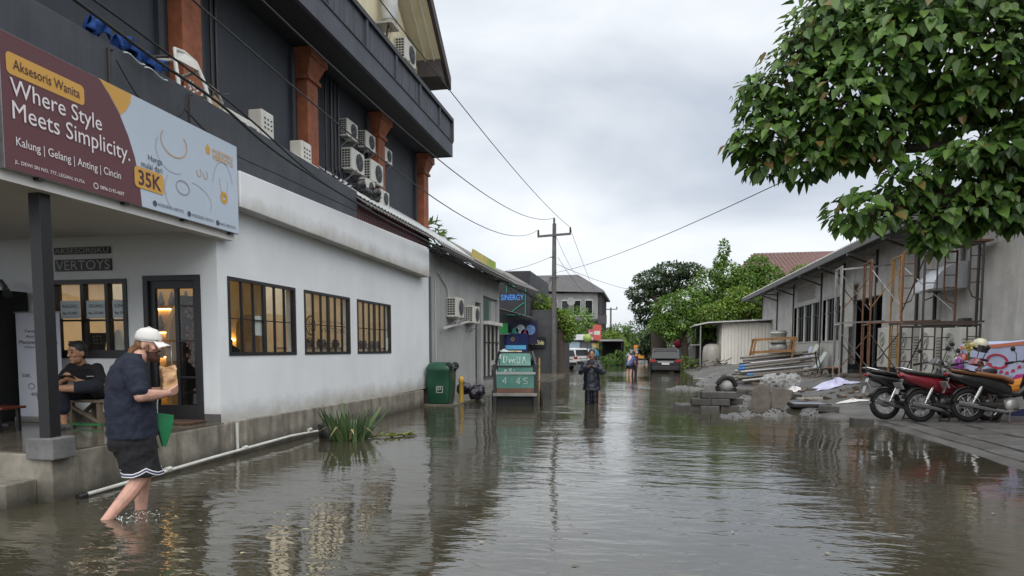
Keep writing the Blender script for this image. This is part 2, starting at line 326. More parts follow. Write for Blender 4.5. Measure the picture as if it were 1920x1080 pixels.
def water_mat():
    m = bpy.data.materials.new('flood water'); m.use_nodes = True; nt = m.node_tree; N = nt.nodes; L = nt.links; b = N['Principled BSDF']
    tc = N.new('ShaderNodeTexCoord')
    def noise(sx, sy, scale, det=2, dist=.4, rz=0.):
        mp = N.new('ShaderNodeMapping'); mp.inputs['Scale'].default_value = (sx, sy, 1); mp.inputs['Rotation'].default_value = (0, 0, rz); L.new(tc.outputs['Object'], mp.inputs[0])
        no = N.new('ShaderNodeTexNoise'); no.inputs['Scale'].default_value = scale; no.inputs['Detail'].default_value = det; no.inputs['Distortion'].default_value = dist
        L.new(mp.outputs[0], no.inputs[0]); return no.outputs[0]
    def math_(op, a, c=None):
        n = N.new('ShaderNodeMath'); n.operation = op
        for i, q in enumerate((a, c)):
            if q is None: continue
            if isinstance(q, (int, float)): n.inputs[i].default_value = q
            else: L.new(q, n.inputs[i])
        return n.outputs[0]
    # murky body colour drifting with silt
    cr = N.new('ShaderNodeValToRGB'); cr.color_ramp.elements[0].color = (.036, .033, .021, 1); cr.color_ramp.elements[1].color = (.062, .056, .038, 1)
    L.new(noise(1, .7, .5, 4), cr.inputs[0]); L.new(cr.outputs[0], b.inputs['Base Color'])
    b.inputs['Roughness'].default_value = .035; b.inputs['IOR'].default_value = 2.1
    h = math_('MULTIPLY', noise(.7, 1.5, .8, 2, .6, .25), 1.25)
    h = math_('ADD', h, math_('MULTIPLY', noise(1.1, 2.6, 2.6, 2, .5, .12), .42))
    h = math_('ADD', h, math_('MULTIPLY', noise(1.2, 3.0, 7.5, 2, .3, -.1), .11))
    # calmer and rougher patches
    am = N.new('ShaderNodeMapRange'); am.inputs[1].default_value = .36; am.inputs[2].default_value = .66; am.inputs[3].default_value = .22; am.inputs[4].default_value = 1.4
    L.new(noise(1, .6, .28, 2), am.inputs[0]); h = math_('MULTIPLY', h, am.outputs[0])
    for px, py, fr, amp, dec in ((-4.45, 5.05, 34, .30, 1.5), (-4.2, 5.25, 30, .2, 1.6), (-1.25, 17.4, 13, .22, .55), (-.45, 33.6, 9, .25, .4)):
        vm = N.new('ShaderNodeVectorMath'); vm.operation = 'DISTANCE'; L.new(tc.outputs['Object'], vm.inputs[0]); vm.inputs[1].default_value = (px, py, 0)
        d = vm.outputs['Value']; w = math_('SINE', math_('MULTIPLY', d, fr)); e = math_('POWER', 2.718, math_('MULTIPLY', d, -dec))
        h = math_('ADD', h, math_('MULTIPLY', math_('MULTIPLY', w, e), amp * .35))
    bp = N.new('ShaderNodeBump'); bp.inputs['Strength'].default_value = 1; bp.inputs['Distance'].default_value = .018
    L.new(h, bp.inputs['Height']); L.new(bp.outputs[0], b.inputs['Normal']); return m
w = MB(); w.grid(lambda u, v: V((lerp(-90, 90, u), lerp(-40, 320, v), 0)), 6, 12, False)
wo = w.build('flood_water', water_mat()); wo['kind'] = 'structure'
wo.location = (0, 0, 0)
for vv in wo.data.vertices: vv.co.y += 140   # keep the sheet's origin at the world origin
# ------------------------------------------------------------------ shop building (white, left)
XW = -5.4; YF = 7.83; FZ = .46
def holed(m, axis, c0, c1, u0, u1, z0, z1, holes):
    """wall slab between planes c0..c1 across u0..u1, z0..z1 with rectangular openings"""
    us = sorted({u0, u1, *[h[0] for h in holes], *[h[1] for h in holes]}); zs = sorted({z0, z1, *[h[2] for h in holes], *[h[3] for h in holes]})
    for a, b in zip(us, us[1:]):
        run = None
        for c, d in zip(zs, zs[1:]):
            hole = any(h[0] <= (a + b) / 2 <= h[1] and h[2] <= (c + d) / 2 <= h[3] for h in holes)
            if hole:
                if run: cells(m, axis, c0, c1, a, b, *run); run = None
            else: run = (run[0], d) if run else (c, d)
        if run: cells(m, axis, c0, c1, a, b, *run)
def cells(m, axis, c0, c1, a, b, c, d):
    if axis == 'x': m.box(c0, a, c, c1, b, d)
    else: m.box(a, c0, c, b, c1, d)
shop = thing('shop_building', 'white rendered accessories shop with black framed windows and a porch canopy', 'shop', (-8, 12, 0))
SW = [(8.04, 9.81), (10.09, 11.83), (12.16, 13.92)]
m = MB(); holed(m, 'x', XW - .16, XW, YF, 16.62, .42, 3.32, [(a, b, 1.335, 2.39) for a, b in SW]); m.build('side_wall', WHITE, shop)
m = MB(); holed(m, 'y', YF, YF + .16, -12.6, XW - .16, .42, 2.98, [(-7.99, -6.74, 1.30, 2.36), (-6.49, -5.645, .48, 2.39)]); m.build('front_wall', WHITE, shop)
m = MB(); m.box(-8.9, YF - .012, FZ, -6.5, YF - .002, FZ + .11); m.box(-5.64, YF - .012, FZ, XW, YF - .002, FZ + .11); m.build('skirting', M('grey skirting paint', (.10, .095, .09), .6), shop)
m = MB(); m.prism([(XW + .22, 8.06, 3.285), (XW + .22, 16.0, 3.20), (XW + .22, 16.0, 3.92), (XW + .22, 8.06, 3.755)], (-.36, 0, 0)); m.build('fascia_band', WHITE, shop, .012)
m = MB(); m.box(-12.5, 16.46, .42, XW - .165, 16.62, 3.3); m.box(-12.5, YF + .165, .40, XW - .165, 16.4, .455); m.box(-12.5, 7.99, 3.05, XW - .17, 16.45, 3.2); m.box(-12.6, YF + .17, .42, -12.45, 16.4, 3.05)
m.build('interior_shell', M('warm interior plaster', (.60, .50, .37), .8, var=.08), shop)
MB().box(-8.6, 9.6, .46, -8.5, 16.3, 2.25).build('bright_backdrop', M('warm interior plaster', (.60, .50, .37)), shop)  # added so the side windows look onto a bright tan surface
MB().box(-8.58, 9.6, 2.25, -8.52, 16.3, 3.04).build('ceiling_light_band', M('painted ceiling light', (.75, .72, .66), .8), shop)  # pale band painted in for the lit ceiling seen through the windows
def side_window(a, b, sheet=None):
    f = MB(); x0, x1 = XW - .06, XW + .012; z0, z1 = 1.335, 2.39; t = .045
    f.box(x0, a, z1 - t, x1, b, z1); f.box(x0, a, z0, x1, b, z0 + t); f.box(x0, a, z0 + t, x1, a + t, z1 - t); f.box(x0, b - t, z0 + t, x1, b, z1 - t)
    fr = f.build('window', WOODBLK, shop)
    n = 6; step = (b - a - 2 * t) / n; pane0 = mul0 = None
    for i in range(1, n):
        y = a + t + i * step; ww = .036 if i == 3 else .013
        MB().box(XW - .028, y - ww, z0 + t, XW + .006, y + ww, z1 - t).build('mullion', WOODBLK, fr)
    MB().box(XW - .028, a + t, 1.826, XW - .010, b - t, 1.844).build('transom', WOODBLK, fr)
    for i in range(n):
        y = a + t + i * step
        for q0, q1 in ((z0 + t, 1.82), (1.85, z1 - t)):
            MB().box(XW - .022, y + .014, q0, XW - .018, y + step - .014, q1).build('pane', GLASS, fr)
    return fr
for a, b in SW: side_window(a, b)
# front shop window
f = MB(); a, b, z0, z1 = -7.99, -6.74, 1.30, 2.36
f.box(a, YF - .02, z1 - .06, b, YF + .1, z1); f.box(a, YF - .02, z0, b, YF + .1, z0 + .11); f.box(a, YF - .02, z0 + .11, a + .13, YF + .1, z1 - .06); f.box(b - .06, YF - .02, z0 + .11, b, YF + .1, z1 - .06)
fw = f.build('window', WOODBLK, shop)
for x in (-7.44, -7.06): MB().box(x - .025, YF - .01, z0 + .11, x + .025, YF + .08, z1 - .06).build('mullion', WOODBLK, fw)
MB().box(a + .13, YF + .005, 1.80, b - .06, YF + .06, 1.825).build('transom', WOODBLK, fw)
for x0, x1 in ((a + .13, -7.465), (-7.415, -7.085), (-7.035, b - .06)):
    for q0, q1 in ((z0 + .11, 1.80), (1.825, z1 - .06)): MB().box(x0, YF + .04, q0, x1, YF + .046, q1).build('pane', GLASS, fw)
# glazed door
f = MB(); a, b, z0, z1 = -6.49, -5.645, .48, 2.39
f.box(a, YF - .02, z1 - .07, b, YF + .1, z1); f.box(a, YF - .02, z0, a + .07, YF + .1, z1 - .07); f.box(b - .07, YF - .02, z0, b, YF + .1, z1 - .07)
dr = f.build('door', WOODBLK, shop)
f = MB(); f.box(a + .07, YF + .02, z0, b - .07, YF + .07, z0 + .2); f.box(a + .07, YF + .02, z1 - .17, b - .07, YF + .07, z1 - .07)
f.box(a + .07, YF + .02, z0 + .2, a + .15, YF + .07, z1 - .17); f.box(b - .13, YF + .02, z0 + .2, b - .07, YF + .07, z1 - .17); f.build('leaf_frame', WOODBLK, dr)
MB().box(-6.05, YF + .02, z0 + .2, -6.0, YF + .07, z1 - .17).build('mullion', WOODBLK, dr)
zz = [z0 + .2, 1.05, 1.53, 1.99, z1 - .17]
for i in range(1, 4): MB().box(-6.0, YF + .025, zz[i] - .012, b - .13, YF + .065, zz[i] + .012).build('transom', WOODBLK, dr)
for x0, x1 in ((a + .15, -6.05), (-6.0, b - .13)):
    for q0, q1 in zip(zz, zz[1:]): MB().box(x0, YF + .04, q0 + .012, x1, YF + .046, q1 - .012).build('pane', GLASS, dr)
MB().tube([(-6.07, YF + .01, 1.2), (-6.07, YF - .05, 1.22), (-6.07, YF - .05, 1.5), (-6.07, YF + .01, 1.52)], .012, 6).build('handle', STEEL, dr)
# canopy over the porch
m = MB(); m.box(-9.2, 4.4, 2.93, -5.26, YF, 3.12); m.build('canopy_ceiling', WHITE2, shop)
m = MB(); m.box(-5.42, 4.4, 2.84, -5.27, YF + .2, 3.9); m.box(-9.2, 4.4, 2.84, -5.42, 5.15, 2.93); m.build('canopy_beam', WHITE2, shop)
MB().box(-9.2, 4.4, 3.12, -5.43, YF + 8.7, 3.9).build('flat_roof', PARAP, shop)
# porch slab, step and plinth
conc = MB()
conc.prism([(-9.5, 5.2, -.4), (-5.35, 5.2, -.4), (-5.35, 7.95, -.4), (-9.5, 7.95, -.4)], (0, 0, .4 + FZ - .012)); conc.build('porch_base', CONC, shop, .015)
MB().box(-9.5, 5.205, FZ - .011, -5.355, YF - .01, FZ).build('porch_floor', WETC, shop)
m = MB(); m.prism([(-5.35, 7.95, -.4), (-5.35, 16.0, -.4), (-5.35, 16.0, .40), (-5.35, 7.95, .455)], (-.5, 0, 0)); m.build('plinth', CONC, shop, .015)
MB().box(-9.5, 4.88, -.4, -5.52, 5.2, .215).build('step', CONC, shop, .012)
m = MB(); m.obox((-5.43, 5.28, .50), (.30, .26, .20)); m.build('post_footing', M('grey cement footing', (.15, .15, .15), .85, var=.3, sc=5, bump=.5, bsc=30), shop, .012)
m = MB(); m.box(-5.49, 5.22, .60, -5.37, 5.34, 2.84); m.build('canopy_post', METBLK, shop, .004)
MB().box(-6.55, 7.45, FZ, -5.62, 7.815, FZ + .035).build('door_mat', M('brown coir mat', (.10, .055, .032), .95, var=.3, sc=14, bump=.8, bsc=120), shop, .01)
t = MB(); t.tube([(-5.24, 5.42, .02), (-5.24, 7.4, .07), (-5.235, 9.3, .10), (-5.235, 11.6, .02)], .021, 8)
pp = t.build('drain_pipe', PVC); tag(pp, 'thin white plastic pipe lying along the foot of the concrete plinth', 'pipe')
for y in (6.6, 8.1, 9.9): MB().cyl((-5.24, y - .04, .045 + (y - 5.4) * .018), (-5.24, y + .04, .046 + (y - 5.4) * .018), .028, n=8).build('pipe_joint', PVC, pp)
MB().cyl((-5.30, 8.02, .05), (-5.30, 8.02, .44), .02, n=8).build('pipe_riser', PVC, pp)
MB().cyl((-5.24, 5.36, .015), (-5.24, 5.46, .02), .03, n=8).build('pipe_end', BLKPL, pp)
# black plastic ceiling spot and small things on the front wall
t = thing('wall_spotlight', 'small black spotlight above the black booth at the porch end', 'spotlight', (-8.45, 7.5, 2.3))
MB().beam((-8.5, 7.6, 2.34), (-8.25, 7.45, 2.22), .05, .05).build('arm', METBLK, t); MB().cyl((-8.25, 7.45, 2.2), (-8.13, 7.36, 2.14), .045, .055).build('lamp_head', METBLK, t)
if True:
    bo = MB(); bo.box(-9.4, 6.5, FZ, -8.28, 7.8, 2.2); bk = bo.build('curtain_booth', BLACKP, None, .01); tag(bk, 'tall black curtained booth at the far left of the porch', 'booth')
    c = MB(); c.grid(lambda u, q: V((lerp(-9.3, -8.27, u), 6.48 + .03 * math.sin(u * 40), lerp(FZ + .05, 2.18, q))), 40, 4); c.build('curtain', M('black curtain cloth', (.008, .008, .009), .95, bump=.3), bk)
# cut metal name letters
BRK = M('letter plate black', (.012, .012, .013), .45, bump=.05)
sg = thing('wall_letter_sign', 'black metal plates with cut shop name letters over the shop window', 'sign', (-7.4, 7.82, 2.45))
MB().box(-7.84, YF - .022, 2.70, -6.96, YF - .004, 2.79).build('letter_plate', BRK, sg)
MB().box(-7.83, YF - .022, 2.475, -6.95, YF - .004, 2.63).build('letter_plate', BRK, sg)
LETW = M('brushed letter face', (.42, .40, .38), .5, var=.1)
text('AKSESORISKU', (-7.82, YF - .024, 2.712), .84, .066, 'y', LETW, sg)
text('VERTOYS', (-7.81, YF - .024, 2.49), .84, .125, 'y', LETW, sg)
# ---- shop interior
warm = bpy.data.lights.new('shop_lamp', 'AREA'); warm.energy = 80; warm.specular_factor = .05; warm.color = (1, .87, .68); warm.shape = 'RECTANGLE'; warm.size = 5.4; warm.size_y = 7.8
lp = bpy.data.objects.new('shop_ceiling_lamp', warm); COL.objects.link(lp); lp.location = (-9.0, 12.2, 3.02)
LED = M('warm led strip', (1, .62, .22), .5, emit=5, bump=0, var=0)
NICHE = M('ochre niche panel', (.50, .30, .10), .7, var=.1)
for i, (x, y) in enumerate(((-7.35, 10.2), (-8.4, 10.2))):
    sh = thing('display_shelf', ['lit wooden display shelf of accessories seen through the shop window', 'lit wooden display shelf deeper inside the shop'][i], 'shelf', (x, y, FZ))
    MB().box(x - .5, y, FZ, x + .5, y + .06, 2.6).build('back_panel', NICHE, sh)
    for zq in (.75, 1.3, 1.72, 2.12):
        MB().box(x - .5, y - .32, zq, x + .5, y - .002, zq + .03).build('shelf_board', WOOD, sh)
        MB().box(x - .48, y - .05, zq - .022, x + .48, y - .02, zq - .004).build('led_strip', LED, sh)
        q = MB()
        for k in range(7): q.lathe((x - .42 + k * .14 + random.uniform(-.02, .02), y - .2, zq + .03), [(.0, 0), (.05, .0), (.055, .06), (.02, random.uniform(.12, .24)), (0, .26)], 8)
        q.build('accessory', M('dark accessory', (.05, .04, .045), .4, var=.6, sc=14, rand=.5), sh)
def arch(x0, x1, y, z0, zt, n=14):
    p = [(x0, y, z0)]; c = (x0 + x1) / 2; r = (x1 - x0) / 2
    for k in range(n + 1): a = math.pi * (1 - k / n); p.append((c + r * math.cos(a), y, zt + r * math.sin(a)))
    p.append((x1, y, z0)); return p
nw = thing('arched_niche_wall', 'warm yellow partition with an arched niche inside the glazed door', 'partition', (-6, 9.2, FZ))
MB().box(-6.3, 9.25, FZ, -5.62, 9.33, 3.0).build('panel', M('honey plaster', (.60, .40, .17), .7, var=.1), nw)
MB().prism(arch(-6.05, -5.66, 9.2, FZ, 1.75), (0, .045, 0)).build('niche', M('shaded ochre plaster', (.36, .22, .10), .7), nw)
MB().box(-6.28, 9.17, 1.55, -6.1, 9.24, 1.58).build('led_strip', LED, nw)
# black backing with blocks given their own glow, behind the left half of the door
bs = thing('glow_block_screen', 'black panel with a glowing amber block pattern behind the left half of the shop door', 'screen', (-6.2, 8.3, FZ))
q = MB()
for r in range(16):
    for c in range(4):
        q.obox((-6.33 + c * .085 + (r % 2) * .03, 8.3, 1.28 + r * .052), (.058, .012, .036))
q.build('block_pattern', M('glowing amber tile', (.62, .42, .18), .5, emit=.25, var=.2), bs)['kind'] = 'stuff'  # amber blocks glow by themselves, no lamp stands behind them
MB().box(-6.37, 8.31, 1.25, -6.02, 8.33, 2.15).build('backing', BLACKP, bs)
dm = thing('mannequin', 'black dressed mannequin torso standing inside the shop doorway', 'mannequin', (-5.72, 8.5, FZ))
MB().lathe((-5.74, 8.55, FZ), [(.09, 0), (.10, .5), (.14, .62), (.13, .8), (.15, .95), (.05, 1.02), (.05, 1.1), (0, 1.12)], 14).build('dress', BLKCL, dm)
# clothing rack behind side window one
rk = thing('accessory_rack', 'dark rack of hanging accessories behind the nearest side window', 'rack', (-6.0, 8.6, FZ))
MB().box(-6.15, 8.1, FZ, -6.1, 8.75, 2.15).build('back_panel', BLACKP, rk)
q = MB()
for k in range(160):
    y = random.uniform(8.12, 8.73); zq = random.uniform(1.2, 2.12); q.obox((-6.08, y, zq), (.03, .035, .05), (0, 0, random.random()))
q.build('trinkets', M('mixed trinkets', (.25, .10, .07), .4, var=.9, sc=30, metal=.4), rk)['kind'] = 'stuff'
ar = thing('arch_partition', 'ochre arch partition seen through the nearest side window', 'partition', (-6.6, 9, FZ))
MB().prism([(-6.62, 8.95 + .5 * math.cos(math.pi * k / 12), 1.45 + .75 * math.sin(math.pi * k / 12)) for k in range(13)] + [(-6.62, 8.45, FZ), (-6.62, 9.45, FZ)][0:2], (-.06, 0, 0)).build('panel', M('honey plaster', (.6, .4, .17)), ar)
for i, (y0, y1, lab) in enumerate(((11.5, 13.8, 'low counter with small goods behind the middle side window'), (14.0, 15.6, 'pale counter behind the farthest side window'))):
    ct = thing('shop_counter', lab, 'counter', (-6.4, y0, FZ))
    MB().box(-6.7, y0, FZ, -6.1, y1, 1.42).build('cabinet', M('cream cabinet', (.55, .48, .36), .6), ct); MB().box(-6.72, y0, 1.42, -6.08, y1, 1.46).build('counter_top', WOOD, ct)
    q = MB()
    for k in range(9): q.lathe((random.uniform(-6.6, -6.2), y0 + .15 + k * (y1 - y0 - .3) / 8, 1.46), [(.04, 0), (.05, .08), (.02, .16), (0, .17)], 8)
    q.build('goods', M('dark accessory', (.05, .04, .045)), ct)['kind'] = 'stuff'
# shop emblem printed on the middle window
em = thing('window_decal', 'dark round emblem and letters stuck on the middle side window', 'decal', (XW, 10.9, 1.7))
c = MB()
for k in range(20):
    a0 = 2 * math.pi * k / 20; a1 = 2 * math.pi * (k + 1) / 20
    c.add([(XW - .04, 10.38 + .17 * math.cos(a0), 1.82 + .17 * math.sin(a0)), (XW - .04, 10.38 + .17 * math.cos(a1), 1.82 + .17 * math.sin(a1)), (XW - .04, 10.38 + .145 * math.cos(a1), 1.82 + .145 * math.sin(a1)), (XW - .04, 10.38 + .145 * math.cos(a0), 1.82 + .145 * math.sin(a0))], [(0, 1, 2, 3)])
for a in range(0, 360, 60): c.obox((XW - .04, 10.38 + .07 * math.cos(R(a)), 1.80 + .07 * math.sin(R(a))), (.002, .09, .014), (R(a), 0, 0))
c.box(XW - .041, 10.28, 1.60, XW - .039, 10.5, 1.615); c.build('emblem', BRK, em)
text('AKSESORISKU', (XW - .041, 10.72, 1.875), .95, .05, 'x', BRK, em); text('VERTOYS', (XW - .041, 10.72, 1.72), .95, .08, 'x', BRK, em)
np_ = MB().box(XW - .042, 8.72, 1.62, XW - .038, 8.9, 1.9).build('paper_notice', M('white paper', (.8, .8, .78), .8, bump=0)); tag(np_, 'white paper sheet taped inside the nearest side window', 'notice')
np_ = MB().box(XW - .042, 13.72, 1.42, XW - .038, 13.85, 1.66).build('paper_notice', MATS['white paper']); tag(np_, 'small white card in the corner of the farthest side window', 'notice')
for i, (x, a, b) in enumerate(((-7.84, 'KALUNG', 'Rp 45.000'), (-7.43, 'GELANG', 'Rp 39.000'), (-7.02, 'CINCIN', 'Rp 35.000'))):
    t = thing('price_card', ['white price card behind the left pane, partly hidden by the banner stand', 'white price card in the middle column of the shop window', 'white price card in the right column of the shop window'][i], 'price card', (x, YF + .05, 1.85), 'price cards in the front window')
    MB().box(x + .02, YF + .028, 1.84, x + .33, YF + .032, 2.08).build('card', M('pale blue white card', (.62, .70, .74), .7, bump=0), t)
    text(a, (x + .06, YF + .027, 1.985), .22, .045, 'y', M('ink', (.02, .02, .03), .8, bump=0), t); text(b, (x + .06, YF + .027, 1.885), .22, .045, 'y', MATS['ink'], t)
LINEN = M('pale linen bust', (.55, .50, .42), .85, bump=.2)
for i, x in enumerate((-7.22, -7.0)):
    t = thing('necklace_bust', ['pale linen necklace bust nearer the dark earring board', 'pale linen necklace bust at the right corner of the shop window'][i], 'display bust', (x, 8.12, 1.4), 'necklace busts')
    MB().prism([(x - .12, 8.12, 1.41), (x + .12, 8.12, 1.41), (x + .10, 8.15, 1.56), (x + .03, 8.18, 1.70), (x - .03, 8.18, 1.70), (x - .10, 8.15, 1.56)], (0, .05, 0)).build('bust', LINEN, t, .01)
    MB().tube([(x - .05, 8.10, 1.67), (x - .03, 8.10, 1.6), (x, 8.1, 1.56), (x + .03, 8.10, 1.6), (x + .05, 8.10, 1.67)], .004, 5).build('necklace', CHROME, t)
t = thing('earring_board', 'dark board of small earrings at the left of the necklace busts', 'board', (-7.5, 8.1, 1.4))
MB().obox((-7.55, 8.12, 1.53), (.36, .03, .24), (-.2, 0, 0)).build('panel', BLACKP, t)
q = MB()
for k in range(24): q.ball((-7.69 + (k % 6) * .055, 8.095 - .012 * (k // 6 - 1.5) * .5 - .005, 1.45 + (k // 6) * .05), .008, 6, 4)
q.build('earrings', CHROME, t)['kind'] = 'stuff'
MB().box(-7.9, YF + .17, 1.3, -6.75, 8.5, 1.4).build('window_ledge', WOOD, shop)
# ------------------------------------------------------------------ hanging shop billboard
bb = thing('billboard', 'long maroon and pale blue shop banner hung on the porch canopy', 'billboard', (-5.2, 6.4, 2.92))
XS = -5.2
MB().box(XS - .06, 4.75, 2.925, XS - .004, 8.035, 4.05).build('backing', STEEL, bb, .004)
def flat(pts, x, name, mat): MB().add([(x, p[0], p[1]) for p in pts], [tuple(range(len(pts)))]).build(name, mat, bb)
MAR = M('maroon print', (.115, .040, .048), .55, var=.06, sc=.8, bump=.04); PALEB = M('pale blue print', (.47, .545, .64), .55, var=.05, sc=.8, bump=.04); GOLD = M('gold print', (.60, .33, .065), .55, var=.05, bump=0)
TXW = M('white print', (.74, .70, .72), .6, bump=0, var=.03); TXD = M('maroon lettering', (.07, .025, .035), .6, bump=0); TXB = M('slate lettering', (.06, .07, .11), .6, bump=0); TAN = M('tan line print', (.48, .33, .19), .6, bump=0)
edge = [(5.779, 4.046), (5.90, 3.94), (6.036, 3.786), (6.14, 3.61), (6.22, 3.42), (6.275, 3.2), (6.30, 2.929)]
flat([(4.75, 2.929)] + edge[::-1] + [(4.75, 4.046)], XS - .002, 'maroon_field', MAR)
flat([(6.30, 2.929), (8.032, 2.929), (8.032, 4.046), (5.779, 4.046)] + edge[1:-1], XS - .002, 'pale_field', PALEB)
flat([(5.783, 4.044), (6.20, 4.044), (6.185, 3.96), (6.13, 3.87), (6.043, 3.785), (5.905, 3.94)], XS + .001, 'gold_wedge', GOLD)
def rrect(y0, z0, y1, z1, r, n=5):
    p = []
    for cy, cz, a0 in ((y1 - r, z1 - r, 0), (y0 + r, z1 - r, 90), (y0 + r, z0 + r, 180), (y1 - r, z0 + r, 270)):
        for k in range(n + 1): a = R(a0 + 90 * k / n); p.append((cy + r * math.cos(a), cz + r * math.sin(a)))
    return p
flat(rrect(4.80, 3.715, 5.595, 3.895, .04), XS + .001, 'gold_label', GOLD); flat(rrect(6.20, 3.115, 6.64, 3.335, .05), XS + .003, 'gold_label', GOLD)
def bt(s, y, z, w_, h_, mt, bold=0): text(s, (XS + .002, y, z), w_, h_, 'x', mt, bb, bold=bold)
bt('Aksesoris Wanita', 4.86, 3.765, .68, .085, TXD, .004)
bt('Where Style', 4.825, 3.50, .965, .19, TXW, .002); bt('Meets Simplicity.', 4.835, 3.305, 1.31, .20, TXW, .001)
bt('Kalung | Gelang | Anting | Cincin', 4.855, 3.115, 1.155, .095, TXW, .002)
bt('JL. DEWI SRI NO. 777, LEGIAN, KUTA', 4.833, 2.975, .72, .04, TXW, .002); bt('0896-5195-4697', 5.74, 2.98, .305, .036, TXW, .002)
bt('Harga', 6.41, 3.42, .21, .08, TXB, .002); bt('mulai dari', 6.305, 3.345, .315, .065, TXB, .002); bt('35K', 6.255, 3.145, .34, .16, TXD, .02)
bt('AKSESORISKU', 7.51, 3.835, .42, .05, GOLD, .004); bt('VERTOYS', 7.51, 3.755, .42, .065, GOLD, .004)
bt('AKSESORISKU.VERTOYS', 6.53, 2.985, .42, .034, TXB, .002); bt('AKSESORISKU.VERTOYS', 7.09, 2.98, .41, .034, TXB, .002); bt('FAKE.VERTOYS', 7.62, 2.975, .33, .034, TXB, .002)
def ring(y, z, ry, rz, wd, mt, name='ornament', a0=0, a1=360, n=28):
    q = MB(); N_ = n
    for k in range(N_):
        a = R(lerp(a0, a1, k / N_)); b_ = R(lerp(a0, a1, (k + 1) / N_))
        q.add([(XS + .002, y + ry * math.cos(a), z + rz * math.sin(a)), (XS + .002, y + ry * math.cos(b_), z + rz * math.sin(b_)), (XS + .002, y + (ry - wd) * math.cos(b_), z + (rz - wd) * math.sin(b_)), (XS + .002, y + (ry - wd) * math.cos(a), z + (rz - wd) * math.sin(a))], [(0, 1, 2, 3)])
    q.build(name, mt, bb)
GREYL = M('grey line print', (.30, .31, .36), .6, bump=0)
ring(6.83, 3.74, .22, .16, .014, TAN, a0=-215, a1=40); ring(6.80, 3.62, .27, .22, .006, GREYL, a0=150, a1=300)
ring(6.955, 3.275, .12, .085, .016, GREYL); ring(7.25, 3.525, .045, .055, .012, TAN, a0=-200, a1=60); ring(7.37, 3.525, .045, .055, .012, TAN, a0=-200, a1=60)
ring(7.73, 3.33, .075, .075, .05, GOLD); ring(7.72, 3.42, .21, .35, .007, GREYL, a0=20, a1=170); ring(7.73, 3.60, .09, .26, .006, TAN, a0=190, a1=350)
ring(7.05, 3.18, .42, .20, .006, GREYL, a0=-20, a1=80); ring(6.9, 3.2, .25, .25, .006, GREYL, a0=140, a1=230)
ring(5.69, 2.998, .03, .03, .008, TXW); ring(6.49, 3.0, .032, .032, .03, TXB); ring(7.05, 2.997, .032, .032, .03, TXB); ring(7.585, 2.993, .032, .032, .03, TXB)
flat([(7.40, 3.79), (7.47, 3.79), (7.475, 3.86), (7.435, 3.915), (7.39, 3.86)], XS + .001, 'logo', GOLD)
for y in (5.1, 6.1, 7.0, 7.9): MB().box(XS - .09, y - .03, 2.905, XS - .01, y + .03, 2.93).build('hanger_clip', METBLK, bb)
nb = MB().box(XS - .05, 4.1, 2.92, XS - .005, 4.70, 4.05).build('shop_banner', PALEB, None); tag(nb, 'edge of a pale neighbouring banner left of the maroon banner', 'billboard')
# ------------------------------------------------------------------ dark upper building
ub = thing('commercial_building', 'charcoal upper building with terracotta pillars and slate balcony above the white shop', 'building', (-9, 12, 3.9))
WX = -6.25
MB().box(-16, 2.5, 3.85, WX, 18.62, 6.86).build('wall', BLACKW, ub)
MB().prism([(-5.42, 2.5, 3.0), (-5.42, 12.3, 3.0), (-5.42, 12.3, 4.46), (-5.42, 7.0, 4.57), (-5.42, 2.5, 4.57)], (-.12, 0, 0)).build('parapet', PARAP, ub, .01)
MB().box(-5.56, 2.5, 4.46, -5.40, 5.0, 4.462).build('parapet_coping', PARAP, ub)
MB().box(WX, 2.5, 3.91, -5.55, 12.3, 4.2).build('ledge_floor', PARAP, ub)
for y in (5.0, 8.35, 11.75, 15.1, 18.4):
    p = MB(); p.box(-6.25, y - .20, 4.2, -6.02, y + .20, 6.35); o = p.build('pillar', ORANGE, ub, .012)
    c = MB(); a = [(-6.30, -.24, 6.35, -5.98, .24), (-6.30, -.22, 6.42, -6.0, .22)]
    c.box(-6.27, y - .24, 6.33, -5.97, y + .24, 6.39); c.box(-6.27, y - .21, 6.39, -6.0, y + .21, 6.45)
    c.loft([[V((-6.27, y - .21, 6.45)), V((-6.0, y - .21, 6.45)), V((-6.0, y + .21, 6.45)), V((-6.27, y + .21, 6.45))], [V((-6.27, y - .30, 6.68)), V((-5.90, y - .30, 6.68)), V((-5.90, y + .30, 6.68)), V((-6.27, y + .30, 6.68))]], True, False)
    c.box(-6.27, y - .32, 6.68, -5.87, y + .32, 6.85); c.build('capital', ORANGE, o)
    q = MB()
    for yy in (y - .40, y + .42): q.box(-6.25, yy - .05, 4.2, -6.18, yy + .05, 6.8)
    q.build('wall_pilaster', BLACKW, ub)
bal = MB(); bal.box(-6.9, 2.5, 6.86, -5.37, 18.55, 6.98); bo = bal.build('balcony', M('dark soffit paint', (.016, .018, .024), .7, var=.2, bump=.1), ub)
MB().box(-5.37, 2.5, 6.84, -5.30, 18.6, 7.22).build('balcony_fascia', FASCIA, bo); MB().box(-6.4, 18.552, 6.84, -5.37, 18.6, 7.22).build('balcony_fascia', FASCIA, bo)
y = 3.0; i = 0
while y < 18.5:
    if i % 8 == 0:
        MB().box(-5.38, y, 7.22, -5.29, y + .09, 7.80).build('baluster_post', FASCIA, bo); y += .09
    else:
        w_ = min(.215, 18.6 - y)
        MB().box(-5.36, y + .004, 7.25, -5.335 + random.uniform(-.004, .004), y + w_ - .004, 7.80).build('plank', M('slate board', (.055, .060, .075), .7, var=.3, sc=2, streak=.5, dcol=(.12, .13, .15), rand=.18, bump=.2), bo); y += w_
    i += 1
